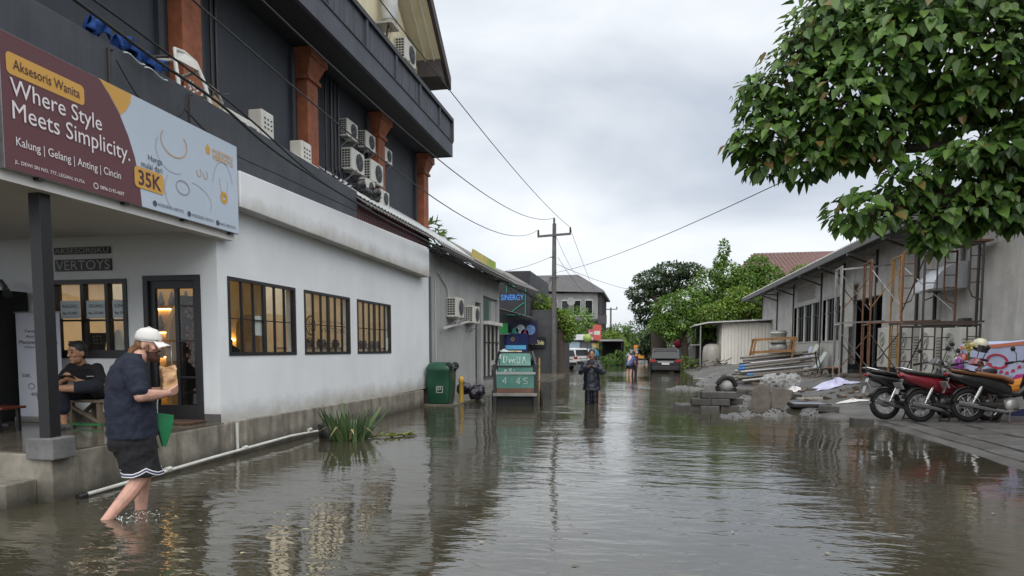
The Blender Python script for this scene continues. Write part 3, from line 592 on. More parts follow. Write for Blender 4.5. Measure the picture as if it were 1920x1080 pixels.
MB().box(-5.40, 2.5, 7.80, -5.27, 18.63, 7.90).build('rail_cap', M('dark rail paint', (.022, .024, .032), .6), bo)
MB().box(-5.365, 2.5, 7.222, -5.28, 18.61, 7.25).build('rail_base', MATS['dark rail paint'], bo)
for y in range(0, 5): MB().box(-6.38 + y * .23, 18.57, 7.26, -6.18 + y * .23, 18.60, 7.80).build('plank', MATS['slate board'], bo)
MB().box(-6.4, 18.56, 7.80, -5.40, 18.63, 7.90).build('rail_cap', MATS['dark rail paint'], bo)
MB().prism([(-6.45, 4, 6.9), (-6.45, 18.85, 6.9), (-6.45, 18.85, 9.45), (-6.45, 12, 14.6), (-6.45, 4, 9)], (-8, 0, 0)).build('gable_wall', CREAM, ub)
# pitched roof whose verge overhangs the cream gable
def roofslab(x0, x1, ya, za, yb, zb, t, nm, mt): return MB().prism([(x0, ya, za), (x0, yb, zb), (x0, yb, zb + t), (x0, ya, za + t)], (x1 - x0, 0, 0)).build(nm, mt, ub)
rs = roofslab(-14, -5.72, 19.45, 9.22, 12.2, 15.2, .05, 'roof_soffit', CREAM)
roofslab(-14, -5.68, 19.55, 9.20, 12.2, 15.27, .22, 'roof', M('brown roof tile', (.075, .055, .05), .8, var=.3, sc=5))
roofslab(-5.72, -5.62, 19.6, 9.08, 12.2, 15.2, .34, 'verge_board', M('dark brown board', (.045, .036, .036), .7, var=.3))
MB().prism([(-5.72, 18.88, 9.22), (-5.72, 19.58, 9.10), (-5.72, 19.58, 9.4), (-5.72, 18.88, 9.75)], (-.72, 0, 0)).build('eave_box', MATS['dark brown board'], ub)
for d in (.25, .5): MB().beam((-6.42 + d, 19.3, 9.33), (-6.42 + d, 12.4, 15.0), .03, .05).build('soffit_batten', M('pale batten', (.72, .70, .62), .6), rs)
MB().beam((-6.43, 18.8, 6.9), (-6.43, 18.8, 9.5), .10, .04).build('corner_strip', M('moss stained render', (.42, .44, .2), .8, var=.3), ub)
# pipes on the wall
for i, (y, x) in enumerate(((8.95, -6.16), (9.1, -6.18), (12.55, -6.17), (12.75, -6.15), (12.95, -6.17), (13.05, -6.14))):
    pp = MB().tube([(x, y, 4.25), (x, y, 6.84)], .028 if i % 2 else .02, 8).build('wall_conduit', BLKPL, ub)
# water heater on top floor
wt = thing('water_tank', 'white cylinder water tank against the cream wall above the balcony', 'tank', (-6.2, 16.05, 9.4))
MB().lathe((-6.15, 16.05, 9.35), [(0, 0), (.13, .0), (.16, .03), (.16, .08)], 18).build('tank_base', M('beige plastic', (.46, .42, .32), .6), wt)
MB().lathe((-6.15, 16.05, 9.43), [(.17, 0), (.20, .03), (.20, 1.1), (.16, 1.2), (0, 1.22)], 18).build('tank_body', M('pale grey plastic', (.56, .58, .58), .5), wt)
MB().tube([(-6.15, 15.98, 9.35), (-6.2, 15.98, 9.1), (-6.3, 16.0, 8.6), (-6.3, 16.0, 7.8)], .03, 6).build('hose', BLKPL, wt); MB().tube([(-6.12, 16.1, 9.35), (-6.25, 16.14, 8.9), (-6.28, 16.1, 7.8)], .02, 6).build('hose', STEEL, wt)
MB().box(-6.46, 15.8, 9.3, -6.0, 16.3, 9.35).build('bracket', STEEL, wt)
# ------------------------------------------------------------------ air conditioner units
def ac_unit(w_=.82, h=.56, d=.30):
    """origin: middle of the back, bottom; fan faces +X"""
    t = thing('ac_unit', 'x', 'air conditioner', (0, 0, 0))
    MB().box(0, -w_ / 2, 0, d, w_ / 2, h).build('casing', ACW, t, .012)
    cy = w_ * .10; r = h * .40
    k = MB(); k.lathe((d + .002, cy, h / 2), [(0, 0), (r, 0), (r, .004)], 22, (1, 0, 0)); fan = k.build('fan_opening', ACD, t)
    b = MB()
    for a in range(0, 360, 120): b.obox((d + .008, cy + r * .5 * math.cos(R(a)), h / 2 + r * .5 * math.sin(R(a))), (.006, r * .85, r * .42), (R(a + 18), R(12), 0))
    b.lathe((d + .006, cy, h / 2), [(r * .22, 0), (r * .2, .012), (0, .014)], 12, (1, 0, 0)); b.build('fan_blades', ACF, fan)
    g = MB()
    for rr in (.3, .55, .8, 1.0):
        g.tube([(d + .020, cy + r * rr * math.cos(R(a)), h / 2 + r * rr * math.sin(R(a))) for a in range(0, 361, 20)], .004, 4, False)
    for a in range(0, 360, 45): g.beam((d + .02, cy, h / 2), (d + .02, cy + r * math.cos(R(a)), h / 2 + r * math.sin(R(a))), .005, .005)
    g.build('fan_guard', ACF, fan)
    s = MB(); s.box(.03, -w_ / 2 - .002, h * .1, d - .05, -w_ / 2 + .01, h * .92); sv = s.build('side_vent', ACD, t)
    s = MB()
    for i in range(1, 7): s.box(.03, -w_ / 2 - .008, h * (.1 + .82 * i / 7) - .008, d - .05, -w_ / 2 - .0025, h * (.1 + .82 * i / 7) + .008)
    for i in range(1, 3): s.box(.03 + (d - .08) * i / 3 - .006, -w_ / 2 - .010, h * .1, .03 + (d - .08) * i / 3 + .006, -w_ / 2 - .0085, h * .92)
    s.build('vent_louvre', ACW, sv)
    for yy in (-w_ * .32, w_ * .32): MB().prism([(-.02, yy - .018, -.05), (d + .08, yy - .018, -.05), (d + .08, yy - .018, -.005), (-.02, yy - .018, -.005)], (0, .036, 0)).beam((-.0, yy, -.28), (d + .05, yy, -.03), .025, .025).build('bracket', STEEL, t)
    MB().tube([(.08, w_ / 2, .12), (.06, w_ / 2 + .09, .10), (-.02, w_ / 2 + .10, -.2), (-.03, w_ / 2 + .05, -.5)], .014, 6).build('refrigerant_pipe', BLKPL, t)
    return t
G = 'air conditioner units on the charcoal wall'
spots = [((-6.24, 13.55, 5.86), .64, 'air conditioner highest on the charcoal wall, left of the middle terracotta pillar', G),
         ((-6.24, 14.5, 5.90), .66, 'air conditioner right in front of the middle terracotta pillar, upper row', G),
         ((-6.24, 13.7, 5.20), .80, 'large air conditioner in the lower row, first of the big pair', G),
         ((-6.24, 14.72, 5.20), .86, 'large air conditioner in the lower row, second of the big pair', G),
         ((-6.24, 15.62, 5.92), .60, 'small air conditioner just beyond the middle terracotta pillar', G),
         ((-6.1, 14.15, 4.80), .62, 'air conditioner sunk behind the pale roof sheet, nearer one', G),
         ((-6.1, 15.0, 4.76), .62, 'air conditioner sunk behind the pale roof sheet, farther one', G),
         ((-6.44, 17.55, 9.02), 1.0, 'air conditioner high on the cream top floor under the gable roof', None),
         ((-5.44, 18.75, 2.34), 1.0, 'air conditioner on the grey plaster wall, nearer of the two', 'air conditioner units on the grey wall'),
         ((-5.44, 20.75, 2.25), .95, 'air conditioner on the grey plaster wall, farther of the two', 'air conditioner units on the grey wall')]
a0 = ac_unit()
for i, (p, sc, lab, gp) in enumerate(spots):
    o = a0 if i == 0 else copy_tree(a0)
    o.location = p; o.scale = (sc, sc, sc); o['label'] = lab
    if gp: o['group'] = gp
    elif 'group' in o: del o['group']
for i, (loc, lab) in enumerate((((-5.98, 8.95, 4.55), 'long white air conditioner lying on the ledge beside the plastic chairs'), ((-6.0, 9.95, 4.50), 'low white air conditioner on the ledge below the meter box'))):
    t = thing('ac_unit', lab, 'air conditioner', loc, 'air conditioner units on the parapet ledge')
    x, y, z = loc
    MB().box(x, y - .45, z - .3, x + .3, y + .45, z + .22 - i * .06).build('casing', ACW, t, .015)
    s = MB()
    for k in range(3): s.box(x + .301, y - .38 + k * .27, z + .02, x + .306, y - .2 + k * .27, z + .14 - i * .04)
    s.box(x + .04, y - .456, z + .0, x + .26, y - .451, z + .15); s.build('vent_louvre', ACD, t)
for i, (loc, lab) in enumerate((((-5.98, 9.72, 4.72), 'white vented box standing above the long ledge air conditioner'), ((-5.98, 10.95, 4.62), 'white vented box at the foot of the second terracotta pillar'))):
    t = thing('vent_box', lab, 'vent box', loc, 'white vented boxes on the ledge')
    x, y, z = loc
    MB().box(x, y - .17, z - .35, x + .24, y + .17, z + .38).build('casing', ACW, t, .02)
    s = MB()
    for r in range(3):
        for c in range(3): s.obox((x + .243, y - .09 + c * .09, z + .12 + r * .07), (.008, .04, .022), (R(25 * (c - 1)), 0, 0))
    s.box(x + .241, y - .10, z - .12, x + .245, y + .08, z - .02); s.build('vent_slots', ACD, t)
    MB().box(x - .06, y - .2, z - .62, x + .3, y + .2, z - .35).build('stand', STEEL, t)
wbx = thing('sloped_cover', 'white sloped metal cover on the ledge before the second pillar', 'cover', (-5.8, 10.7, 4.5)); MB().prism([(-5.6, 10.3, 4.45), (-5.6, 11.1, 4.45), (-5.6, 11.1, 4.6), (-5.6, 10.3, 4.62)], (-.35, 0, .12)).build('sheet', ACW, wbx)
# ------------------------------------------------------------------ plastic chairs, laundry, rods and cables on the ledge
CHW = M('white chair plastic', (.66, .65, .61), .45, var=.08, dirt=.3, dcol=(.35, .33, .28), dsc=5)
ch = thing('plastic_chair', 'white plastic chair with cut out back tipped up on the ledge', 'chair', (-5.75, 7.8, 4.45))
q = MB(); ch.rotation_euler = (0, 0, 0)
q.tube([(-5.62, 7.52, 4.55), (-5.66, 7.50, 4.95), (-5.70, 7.56, 5.12), (-5.72, 7.75, 5.16), (-5.68, 7.92, 5.10), (-5.62, 7.98, 4.9), (-5.56, 8.06, 4.55)], .028, 7); q.build('seat_rim', CHW, ch)
q = MB(); q.prism([(-5.68, 7.56, 5.0), (-5.64, 7.92, 5.0), (-5.66, 7.92, 5.12), (-5.7, 7.75, 5.15), (-5.7, 7.58, 5.11)], (-.015, 0, 0)); q.build('seat', CHW, ch)
q = MB()
for k in range(26):
    y0 = random.uniform(7.56, 8.0); z0 = random.uniform(4.56, 4.74); a = random.uniform(0, math.pi)
    q.beam((-5.6, y0 - .06 * math.cos(a), z0 - .06 * math.sin(a)), (-5.6, y0 + .06 * math.cos(a), z0 + .06 * math.sin(a)), .016, .012)
q.build('backrest', CHW, ch)
for y0, y1 in ((7.6, 7.58), (7.95, 8.1)): MB().tube([(-5.7, y0, 5.0), (-6.0, y1, 5.02), (-6.1, y1, 4.9)], .022, 6).build('leg', CHW, ch)
ch2 = thing('plastic_chair', 'white plastic chair lying sideways beside the ledge air conditioner', 'chair', (-5.75, 8.2, 4.5))
MB().tube([(-5.6, 8.05, 4.86), (-5.6, 8.25, 4.84), (-5.6, 8.34, 4.74), (-5.62, 8.30, 4.62), (-5.64, 8.15, 4.55)], .024, 7).build('seat_rim', CHW, ch2)
MB().prism([(-5.63, 8.1, 4.55), (-5.61, 8.30, 4.62), (-5.61, 8.32, 4.74), (-5.61, 8.2, 4.80)], (-.02, 0, 0)).build('seat', M('tan cushion', (.42, .30, .16), .8), ch2)
for y0 in (8.1, 8.3): MB().tube([(-5.64, y0, 4.7), (-5.95, y0 + .05, 4.68)], .02, 6).build('leg', CHW, ch2)
for i, (p0, p1, p2) in enumerate((((-5.25, 6.08, 4.15), (-5.45, 6.15, 4.52), (-6.22, 8.05, 5.42)), ((-5.25, 7.35, 4.18), (-5.45, 7.4, 4.52), (-6.22, 9.5, 5.55)))):
    t = thing('awning_bracket', ['thin dark rod bracket sticking over the parapet by the white chairs', 'thin dark rod bracket over the parapet beside the ledge air conditioner'][i], 'bracket', p1, 'rod brackets on the parapet')
    MB().tube([(-5.41, p1[1], p1[2] - .6), (-5.40, p1[1], p1[2] - .02)], .012, 5).build('post', DSTEEL, t); MB().tube([(-5.40, p1[1], p1[2] - .02), (-5.62, p1[1] + .65, p1[2] + .18), (-5.75, p1[1] + 1.35, p1[2] + .5)], .014, 5).build('rod', DSTEEL, t)
BLUEC = M('blue cloth', (.012, .060, .24), .85, var=.35, sc=12, bump=.5, bsc=30)
for i, (y0, y1, z0, z1, lab) in enumerate(((5.9, 6.17, 4.50, 4.74, 'small royal blue cloth hanging alone at the left end of the parapet'), (6.32, 6.62, 4.50, 4.74, 'blue cloth with white hem bunched on the parapet, left of the pair'), (6.62, 6.98, 4.47, 4.70, 'darker blue cloth draped along the parapet, right of the pair'))):
    m = MB(); ph = i * 2.1
    m.grid(lambda u, v: V((-5.43 + .07 * math.sin(u * 9 + ph + v * 3) + .13 * (v > .5) * (-(v - .5)), lerp(y0, y1, u) + .02 * math.sin(v * 8), z0 + (z1 - z0) * (1 - abs(v - .45) * (1.2 + .3 * math.sin(u * 7 + ph))))), 10, 10)
    o = m.build('blue_cloth', BLUEC); tag(o, lab, 'cloth', 'blue cloths on the parapet'); sm = o.modifiers.new('thick', 'SOLIDIFY'); sm.thickness = .01
    if i: MB().tube([(-5.37, lerp(y0, y1, k / 6), z0 + .03 + .02 * math.sin(k)) for k in range(7)], .008, 4).build('hem', M('pale hem', (.6, .65, .7), .8), o)
def cable(name, label, pts, r, group, parent=None):
    q = MB(); P = [V(p) for p in pts]; out = []
    for a in range(len(P) - 1):   # Catmull-Rom through the points
        p0, p1, p2, p3 = P[max(a - 1, 0)], P[a], P[a + 1], P[min(a + 2, len(P) - 1)]
        for k in range(8):
            t = k / 8; out.append(.5 * ((2 * p1) + (p2 - p0) * t + (2 * p0 - 5 * p1 + 4 * p2 - p3) * t * t + (3 * p1 - p0 - 3 * p2 + p3) * t ** 3))
    out.append(P[-1]); q.tube(out, r, 5); o = q.build(name, WIRE, parent)
    if parent is None: tag(o, label, 'cable', group)
    return o
cable('parapet_cable', 'thick black cable sagging along the dark parapet above the banner', [(-5.0, 4.2, 4.62), (-5.0, 5.32, 4.53), (-5.0, 6.31, 4.43), (-5.0, 7.38, 4.36), (-5.0, 8.82, 4.13), (-5.0, 11.8, 4.0), (-4.92, 15, 3.93), (-4.9, 22, 3.9), (-4.95, 33, 4.3), (-4.95, 39.3, 6.1)], .018, 'cables along the parapet')
cable('parapet_cable', 'second black cable running higher behind the plastic chairs', [(-5.35, 4.6, 4.9), (-5.35, 6.0, 4.86), (-5.38, 7.6, 4.75), (-5.3, 8.6, 4.55), (-5.2, 10.2, 4.2), (-5.0, 12, 4.02)], .014, 'cables along the parapet')
cable('parapet_cable', 'thin cable drooping across the middle of the dark parapet', [(-5.33, 7.2, 4.25), (-5.3, 8.0, 4.0), (-5.2, 9.26, 3.95), (-5.1, 11.3, 3.92), (-4.98, 13, 3.86), (-4.95, 18, 3.86)], .010, 'cables along the parapet')
cable('parapet_cable', 'looped thin cable hanging below the first rod bracket', [(-5.36, 6.2, 4.4), (-5.35, 6.5, 4.12), (-5.35, 6.85, 4.06), (-5.36, 7.2, 4.2), (-5.38, 7.35, 4.5)], .008, 'cables along the parapet')
tg = MB()
for k in range(34):
    y0 = random.uniform(11.9, 13.4); z0 = lerp(4.62, 4.45, (y0 - 11.9) / 1.5); p = V((-5.75, y0, z0)); pts = [p]
    for j in range(5): p = p + V((random.uniform(-.1, .1), random.uniform(-.12, .2), random.uniform(-.07, .11))); pts.append(p)
    tg.tube(pts, .012, 4)
tb = tg.build('cable_tangle', WIRE); tag(tb, 'tangle of black pipes and cables heaped below the big air conditioners', 'cable', kind='stuff')
bg_ = MB()
for k in range(8):
    bg_.ball((-5.72 + random.uniform(-.08, .08), 13.0 + k * .14, 4.72 + random.uniform(-.05, .05)), (.16, .15, .13), 8, 6)
bo_ = bg_.build('pipe_insulation_bundle', BLKPL); tag(bo_, 'black wrapped pipe insulation bundle under the large air conditioners', 'pipe bundle')
# ------------------------------------------------------------------ grey building with sheet roof
gb = thing('grey_building', 'low grey plastered building with mossy sheet roof beyond the white shop', 'building', (-7, 21, 0))
m = MB(); holed(m, 'x', -5.6, -5.45, 16.7, 25.6, -.1, 4.0, [(21.75, 22.55, -.1, 3.0), (22.9, 25.3, .3, 3.3)]); m.build('wall', CONC2, gb)
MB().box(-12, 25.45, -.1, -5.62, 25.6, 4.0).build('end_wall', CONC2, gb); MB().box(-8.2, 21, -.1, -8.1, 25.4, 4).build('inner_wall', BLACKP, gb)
MB().box(-5.62, 16.7, 3.99, -5.4, 25.6, 4.08).build('wall_plate', DSTEEL, gb)
MB().box(-5.445, 16.64, -.05, -5.36, 16.72, 3.3).build('downpipe', M('grey downpipe', (.10, .10, .10), .6), gb)
MB().tube([(-5.40, 17.5, 3.5), (-5.41, 18.3, 3.2), (-5.42, 18.5, 2.9)], .022, 6).build('conduit', PVC, gb); MB().tube([(-5.43, 17.3, 3.3), (-5.43, 17.3, .2)], .012, 6).build('conduit', PVC, gb)
MB().beam((-5.3, 17.6, 2.0), (-5.3, 20.4, 2.30), .03, .06).build('bracket_rail', PVC, gb)
# barred opening and awning frame
dk = MB(); dk.box(-6.4, 22.9, .3, -6.3, 25.3, 3.3); dk.build('inner_panel', BLACKP, gb)  # black sheet puts the opening's dark depth into colour
MB().box(-5.46, 22.9, 2.3, -5.25, 25.3, 2.42).build('balcony_slab', PVC, gb); MB().box(-5.7, 22.95, 2.45, -5.5, 24.0, 3.2).build('green_panel', M('dark green panel', (.03, .08, .06), .5), gb)
MB().box(-5.7, 24.2, 2.42, -5.47, 24.9, 3.2).build('grey_panel', M('grey panel', (.3, .31, .31), .6), gb)
bars = thing('window_bars', 'white upright bars across the dark opening of the grey building', 'window bars', (-5.4, 24, .5))
for k in range(8): MB().beam((-5.42, 22.95 + k * .33, .45), (-5.42, 22.95 + k * .33, 2.3), .03, .03).build('bar', PVC if k % 2 else METBLK, bars)
MB().box(-5.45, 22.9, 1.65, -5.4, 25.3, 1.69).build('cross_bar', METBLK, bars); MB().box(-5.45, 22.9, .42, -5.4, 25.3, .46).build('cross_bar', METBLK, bars)
# corrugated red panel, roof sheet
REDC = M('dark red corrugated metal', (.085, .016, .020), .5, var=.25, sc=1.5, streak=.5, dcol=(.03, .008, .01), bump=.1)
m = MB(); pts = []
for k in range(0, 175):
    y = 12.34 + k * .026; pts.append((-5.50 + (.022 if (k // 2) % 2 else 0), y))
m.add([(x, y, z) for x, y in pts for z in (3.7, 4.34)], [(2 * k, 2 * k + 2, 2 * k + 3, 2 * k + 1) for k in range(len(pts) - 1)])
rp = m.build('corrugated_panel', REDC); tag(rp, 'dark red corrugated metal panel between the parapet and the sheet roof', 'metal panel'); rp.modifiers.new('t', 'SOLIDIFY').thickness = .004
def sheet(name, x0, z0, x1, z1, ya, yb, mat, parent, wave=.02, per=.18, rise=0.):
    m = MB(); n = int((yb - ya) / (per / 4))
    m.grid(lambda u, v: V((lerp(x0, x1, v), lerp(ya, yb, u), lerp(z0, z1, v) + rise * u + wave * math.sin(2 * math.pi * (yb - ya) * u / per))), n, 3)
    o = m.build(name, mat, parent); o.modifiers.new('t', 'SOLIDIFY').thickness = .012; return o
ROOFW = M('bleached roof sheet', (.60, .62, .62), .5, var=.2, sc=2, dirt=.5, dcol=(.17, .165, .15), dsc=2.2, bump=.3, bsc=15)
sr = thing('sheet_roof', 'sloping pale sheet roof with mossy eave beside the charcoal wall', 'roof', (-5.6, 20, 4.2))
sheet('lower_sheet', -5.24, 4.23, -5.42, 4.35, 12.25, 16.7, ASB, sr); sheet('lower_sheet', -4.95, 4.03, -5.15, 4.17, 16.5, 25.9, ASB, sr); sheet('upper_sheet', -5.36, 4.37, -6.22, 4.98, 12.3, 16.7, ROOFW, sr); sheet('upper_sheet', -5.12, 4.20, -6.22, 4.98, 16.65, 20.5, ROOFW, sr); sheet('upper_sheet', -5.10, 4.19, -6.6, 5.2, 20.4, 25.9, ASB, sr)
sheet('lower_sheet', -4.95, 4.02, -6.6, 5.0, 26.2, 33.5, ASB, sr, rise=.25)
MB().beam((-4.98, 16.5, 4.00), (-4.98, 25.9, 3.98), .05, .07).build('eave_batten', DSTEEL, sr)
for y in range(17, 26, 2): MB().beam((-5.5, y, 4.02), (-4.95, y, 3.98), .04, .06).build('rafter', DSTEEL, sr)
q = MB()
for k in range(60):
    y0 = random.uniform(15, 32); pts = [V((-4.98 + random.uniform(-.1, .06), y0 + j * random.uniform(.8, 1.3), 3.93 + random.uniform(-.14, .03))) for j in range(4)]; q.tube(pts, .010, 4)
cb = q.build('cable_bundle', WIRE); tag(cb, 'messy bundle of black cables slung under the mossy eave', 'cable', kind='stuff')
def leaf_pts(c, d, up, L_, w_):
    """heart shaped leaf, folded at the midrib, tip along d"""
    d = V(d).normalized(); s = d.cross(V(up)); s = s.normalized() if s.length > 1e-4 else V((1, 0, 0)); n = s.cross(d).normalized(); c = V(c)
    f = .10 * L_
    return [c, c + d * L_ * .02 + s * w_ * .28 + n * f * .5, c + d * L_ * .28 + s * w_ * .5 + n * f, c + d * L_ * .62 + s * w_ * .33 + n * f * .5, c + d * L_ - n * f * .5,
            c + d * L_ * .62 - s * w_ * .33 + n * f * .5, c + d * L_ * .28 - s * w_ * .5 + n * f, c + d * L_ * .02 - s * w_ * .28 + n * f * .5, c + d * L_ * .5 - n * f * .15]
LEAF_F = [(0, 1, 2, 8), (8, 2, 3, 4), (0, 8, 6, 7), (8, 4, 5, 6)]
def add_leaf(m, c, d, up, L_, w_): m.add(leaf_pts(c, d, up, L_, w_), LEAF_F)
def rnd_dir():
    while True:
        v = V((random.uniform(-1, 1), random.uniform(-1, 1), random.uniform(-1, 1)))
        if .05 < v.length < 1: return v.normalized()
def crown(m, blobs, n, L_, rng=(.55, 1.0), droop=.5, asp=.62):
    tot = sum((b[3] * b[4] * b[5]) ** .67 for b in blobs)
    for bx, by, bz, rx, ry, rz in blobs:
        for _ in range(int(n * (rx * ry * rz) ** .67 / tot)):
            u = rnd_dir(); r = random.uniform(*rng) ** .6; p = V((bx + u.x * rx * r, by + u.y * ry * r, bz + u.z * rz * r))
            d = (u + rnd_dir() * .8 + V((0, 0, -droop))).normalized(); l = L_ * random.uniform(.6, 1.25); add_leaf(m, p, d, u + V((0, 0, .8)) + rnd_dir() * .4, l, l * asp)
rpnt = thing('roof_plant', 'feathery green plant growing behind the sheet roof by the corner pillar', 'plant', (-6.6, 20, 4.4))
m = MB(); crown(m, [(-6.6, 19.9, 4.9, .55, .8, .55), (-6.5, 20.9, 4.8, .4, .5, .35)], 260, .34, asp=.22, droop=.1); m.build('foliage', LEAF_M, rpnt)['kind'] = 'stuff'; MB().tube([(-6.6, 20, 4.3), (-6.6, 20, 4.9)], .03, 5).build('stem', TRUNK, rpnt)
ys_ = thing('roof_sign', 'tilted yellow shop sign board standing on the mossy roof', 'sign', (-5.3, 22.6, 4.1))
MB().box(-5.36, 20.96, 4.1, -5.30, 24.3, 4.62).build('board', M('yellow sign print', (.55, .46, .12), .6, var=.15, sc=3), ys_); MB().box(-5.298, 22.9, 4.12, -5.296, 24.2, 4.6).build('green_corner', M('lime print', (.30, .42, .06), .6), ys_)
text('DISEWAKAN', (-5.296, 21.15, 4.20), 1.6, .16, 'x', M('cream print', (.75, .70, .45), .6), ys_)
# pavement strip along the grey building
pv = MB(); pv.prism([(-5.5, 16.03, -.35), (-4.55, 16.0, -.35), (-4.42, 27, -.35), (-4.2, 37.6, -.35), (-9, 38.6, -.35), (-9, 25.7, -.35), (-5.5, 25.7, -.35)], (0, 0, .39)); po = pv.build('pavement', WETC, None, .02); po['kind'] = 'structure'
# ------------------------------------------------------------------ people
CLT = bpy.data.textures.new('cloth_folds', 'CLOUDS'); CLT.noise_scale = .10; CLT.noise_depth = 3
def org(m, name, mat, parent, vox=.008, disp=0., sm=4, cut=None):
    o = m.build(name, mat, parent); r = o.modifiers.new('skin', 'REMESH'); r.mode = 'VOXEL'; r.voxel_size = vox; r.use_smooth_shade = True
    s = o.modifiers.new('smooth', 'SMOOTH'); s.factor = .5; s.iterations = sm
    if disp: d = o.modifiers.new('folds', 'DISPLACE'); d.texture = CLT; d.strength = disp; d.mid_level = .5; d.texture_coords = 'GLOBAL'
    return o
def ell(c, rx, ry, n=18, tilt=0.): return [V((c[0] + rx * math.cos(2 * math.pi * k / n), c[1] + ry * math.sin(2 * math.pi * k / n), c[2] + tilt * rx * math.cos(2 * math.pi * k / n))) for k in range(n)]
def hand(m, wrist, d, nrm, s=1., curl=45, thumb=1):
    wrist = V(wrist); d = V(d).normalized(); n = V(nrm); n = (n - d * n.dot(d)).normalized(); a = d.cross(n) * thumb
    k = wrist + d * .085 * s
    for i, off in enumerate((-.030, -.010, .010, .029)): m.caps(wrist + a * off * .6 * s, .014 * s, k + a * off * s, .012 * s, 7)
    for i, (off, ln) in enumerate(((-.031, .058), (-.010, .074), (.011, .080), (.031, .070))):
        b = k + a * off * s; d1 = (d * math.cos(R(curl * .6)) + n * math.sin(R(curl * .6))); d2 = (d * math.cos(R(curl * 1.6)) + n * math.sin(R(curl * 1.6)))
        e = b + d1 * ln * .55 * s; m.caps(b, .0105 * s, e, .0095 * s, 7); m.caps(e, .0095 * s, e + d2 * ln * .5 * s, .0075 * s, 7)
    tb_ = wrist + a * .022 * s + d * .015 * s; e = tb_ + (a * .7 + d * .6 + n * .4).normalized() * .045 * s
    m.caps(tb_, .014 * s, e, .011 * s, 7); m.caps(e, .011 * s, e + (d * .8 + n * .6).normalized() * .03 * s, .009 * s, 7)
def head_mx(c, yaw, pitch=0, s=1., roll=0): return Matrix.Translation(V(c)) @ Euler((R(roll), R(pitch), R(yaw))).to_matrix().to_4x4() @ Matrix.Scale(s, 4)
def head_skin(m, H):
    q = MB(); q.ball((0, 0, .02), (.097, .076, .105), 16, 12); q.ball((.022, 0, -.06), (.066, .058, .062), 14, 10); q.ball((.066, 0, -.098), (.024, .026, .020), 10, 8)
    q.caps((.088, 0, .022), .010, (.112, 0, -.024), .0145, 8); q.ball((.098, .013, -.028), .010, 8, 6); q.ball((.098, -.013, -.028), .010, 8, 6)
    q.ball((.082, 0, .038), (.018, .05, .010), 12, 6); q.ball((.090, 0, -.058), (.010, .026, .006), 10, 6); q.ball((.089, 0, -.069), (.010, .022, .007), 10, 6)
    for sg in (-1, 1): q.ball((-.006, sg * .079, -.008), (.019, .010, .032), 10, 8); q.ball((.070, sg * .045, -.025), (.022, .018, .018), 10, 8)
    q.xf(H); m._mg(q)
def eyes(H, parent):
    for sg in (-1, 1):
        q = MB(); q.ball((.0875, sg * .031, .012), (.0095, .014, .0075), 10, 8); q.xf(H); q.build('eye', M('dark eye', (.02, .014, .010), .15, bump=0, var=0), parent)
        q = MB(); q.tube([(.090, sg * .014, .036), (.097, sg * .03, .042), (.080, sg * .052, .036)], .0045, 5); q.xf(H); q.build('eyebrow', HAIRB, parent)
# ---- man with white cap, wading
mp = thing('person', 'bearded man in white cap, navy t-shirt and black shorts wading past the shop', 'person', (-4.33, 5.02, 0))
T1 = Matrix.Translation((-4.33, 5.02, 0)) @ Euler((0, 0, R(50))).to_matrix().to_4x4() @ Matrix.Diagonal((.94, .92, 1, 1))
H1 = head_mx((.165, -.01, 1.462), -40, 6, 1.06)
b = MB(); head_skin(b, H1)
b.caps((.10, 0, 1.37), .062, (.02, 0, 1.24), .075, 12); b.loft([ell((0, 0, .66), .13, .17), ell((0, 0, .9), .15, .19), ell((-.02, 0, 1.15), .14, .19), ell((0, 0, 1.28), .09, .15)])
for sg, elb, wr in ((-1, (.03, -.30, 1.03), (.285, -.135, 1.035)), (1, (-.03, .33, 1.02), (.27, .10, 1.05))):
    b.chain([(0, sg * .20, 1.27), elb], [.065, .052]); b.caps(elb, .053, V(elb).lerp(V(wr), .35), .053); b.caps(V(elb).lerp(V(wr), .35), .053, wr, .031)
    hand(b, wr, (.75, -sg * .45, .25), (-.2, -sg * .8, .3), 1.1, 38, thumb=sg)
# trailing right leg and standing left leg
b.chain([(.01, -.11, .70), (.075, -.12, .36)], [.105, .072]); b.chain([(.075, -.12, .36), (-.05, -.125, .20), (-.27, -.13, -.035)], [.070, .068, .042]); b.chain([(-.27, -.13, -.04), (-.30, -.13, -.09), (-.14, -.135, -.16)], [.044, .04, .034])
b.chain([(.01, .11, .70), (.12, .11, .36)], [.105, .070]); b.chain([(.12, .11, .36), (.085, .11, .20), (.06, .11, -.12)], [.068, .066, .044]); b.caps((.04, .11, -.16), .045, (.2, .12, -.17), .036)
b.xf(T1); org(b, 'body', SKINL, mp, .0065, sm=3)
eyes(T1 @ H1, mp)
c = MB(); c.loft([ell((0, 0, .66), .205, .250), ell((0, 0, .74), .205, .250), ell((.005, 0, .88), .210, .245), ell((-.015, 0, 1.04), .190, .238), ell((-.02, 0, 1.18), .175, .240), ell((-.005, 0, 1.28), .140, .222), ell((.02, 0, 1.345), .105, .150), ell((.05, 0, 1.385), .078, .085)])
for sg, elb in ((-1, (.03, -.30, 1.03)), (1, (-.03, .33, 1.02))): c.chain([(-.01, sg * .175, 1.285), V((-.01, sg * .19, 1.27)).lerp(V(elb), .35), V((0, sg * .20, 1.27)).lerp(V(elb), .72)], [.092, .092, .084], 14)
c.xf(T1); org(c, 'shirt', NAVY, mp, .009, .042, 3)
c = MB(); c.loft([ell((0, 0, .78), .185, .225), ell((0, 0, .62), .205, .235), ell((.02, 0, .55), .205, .235)])
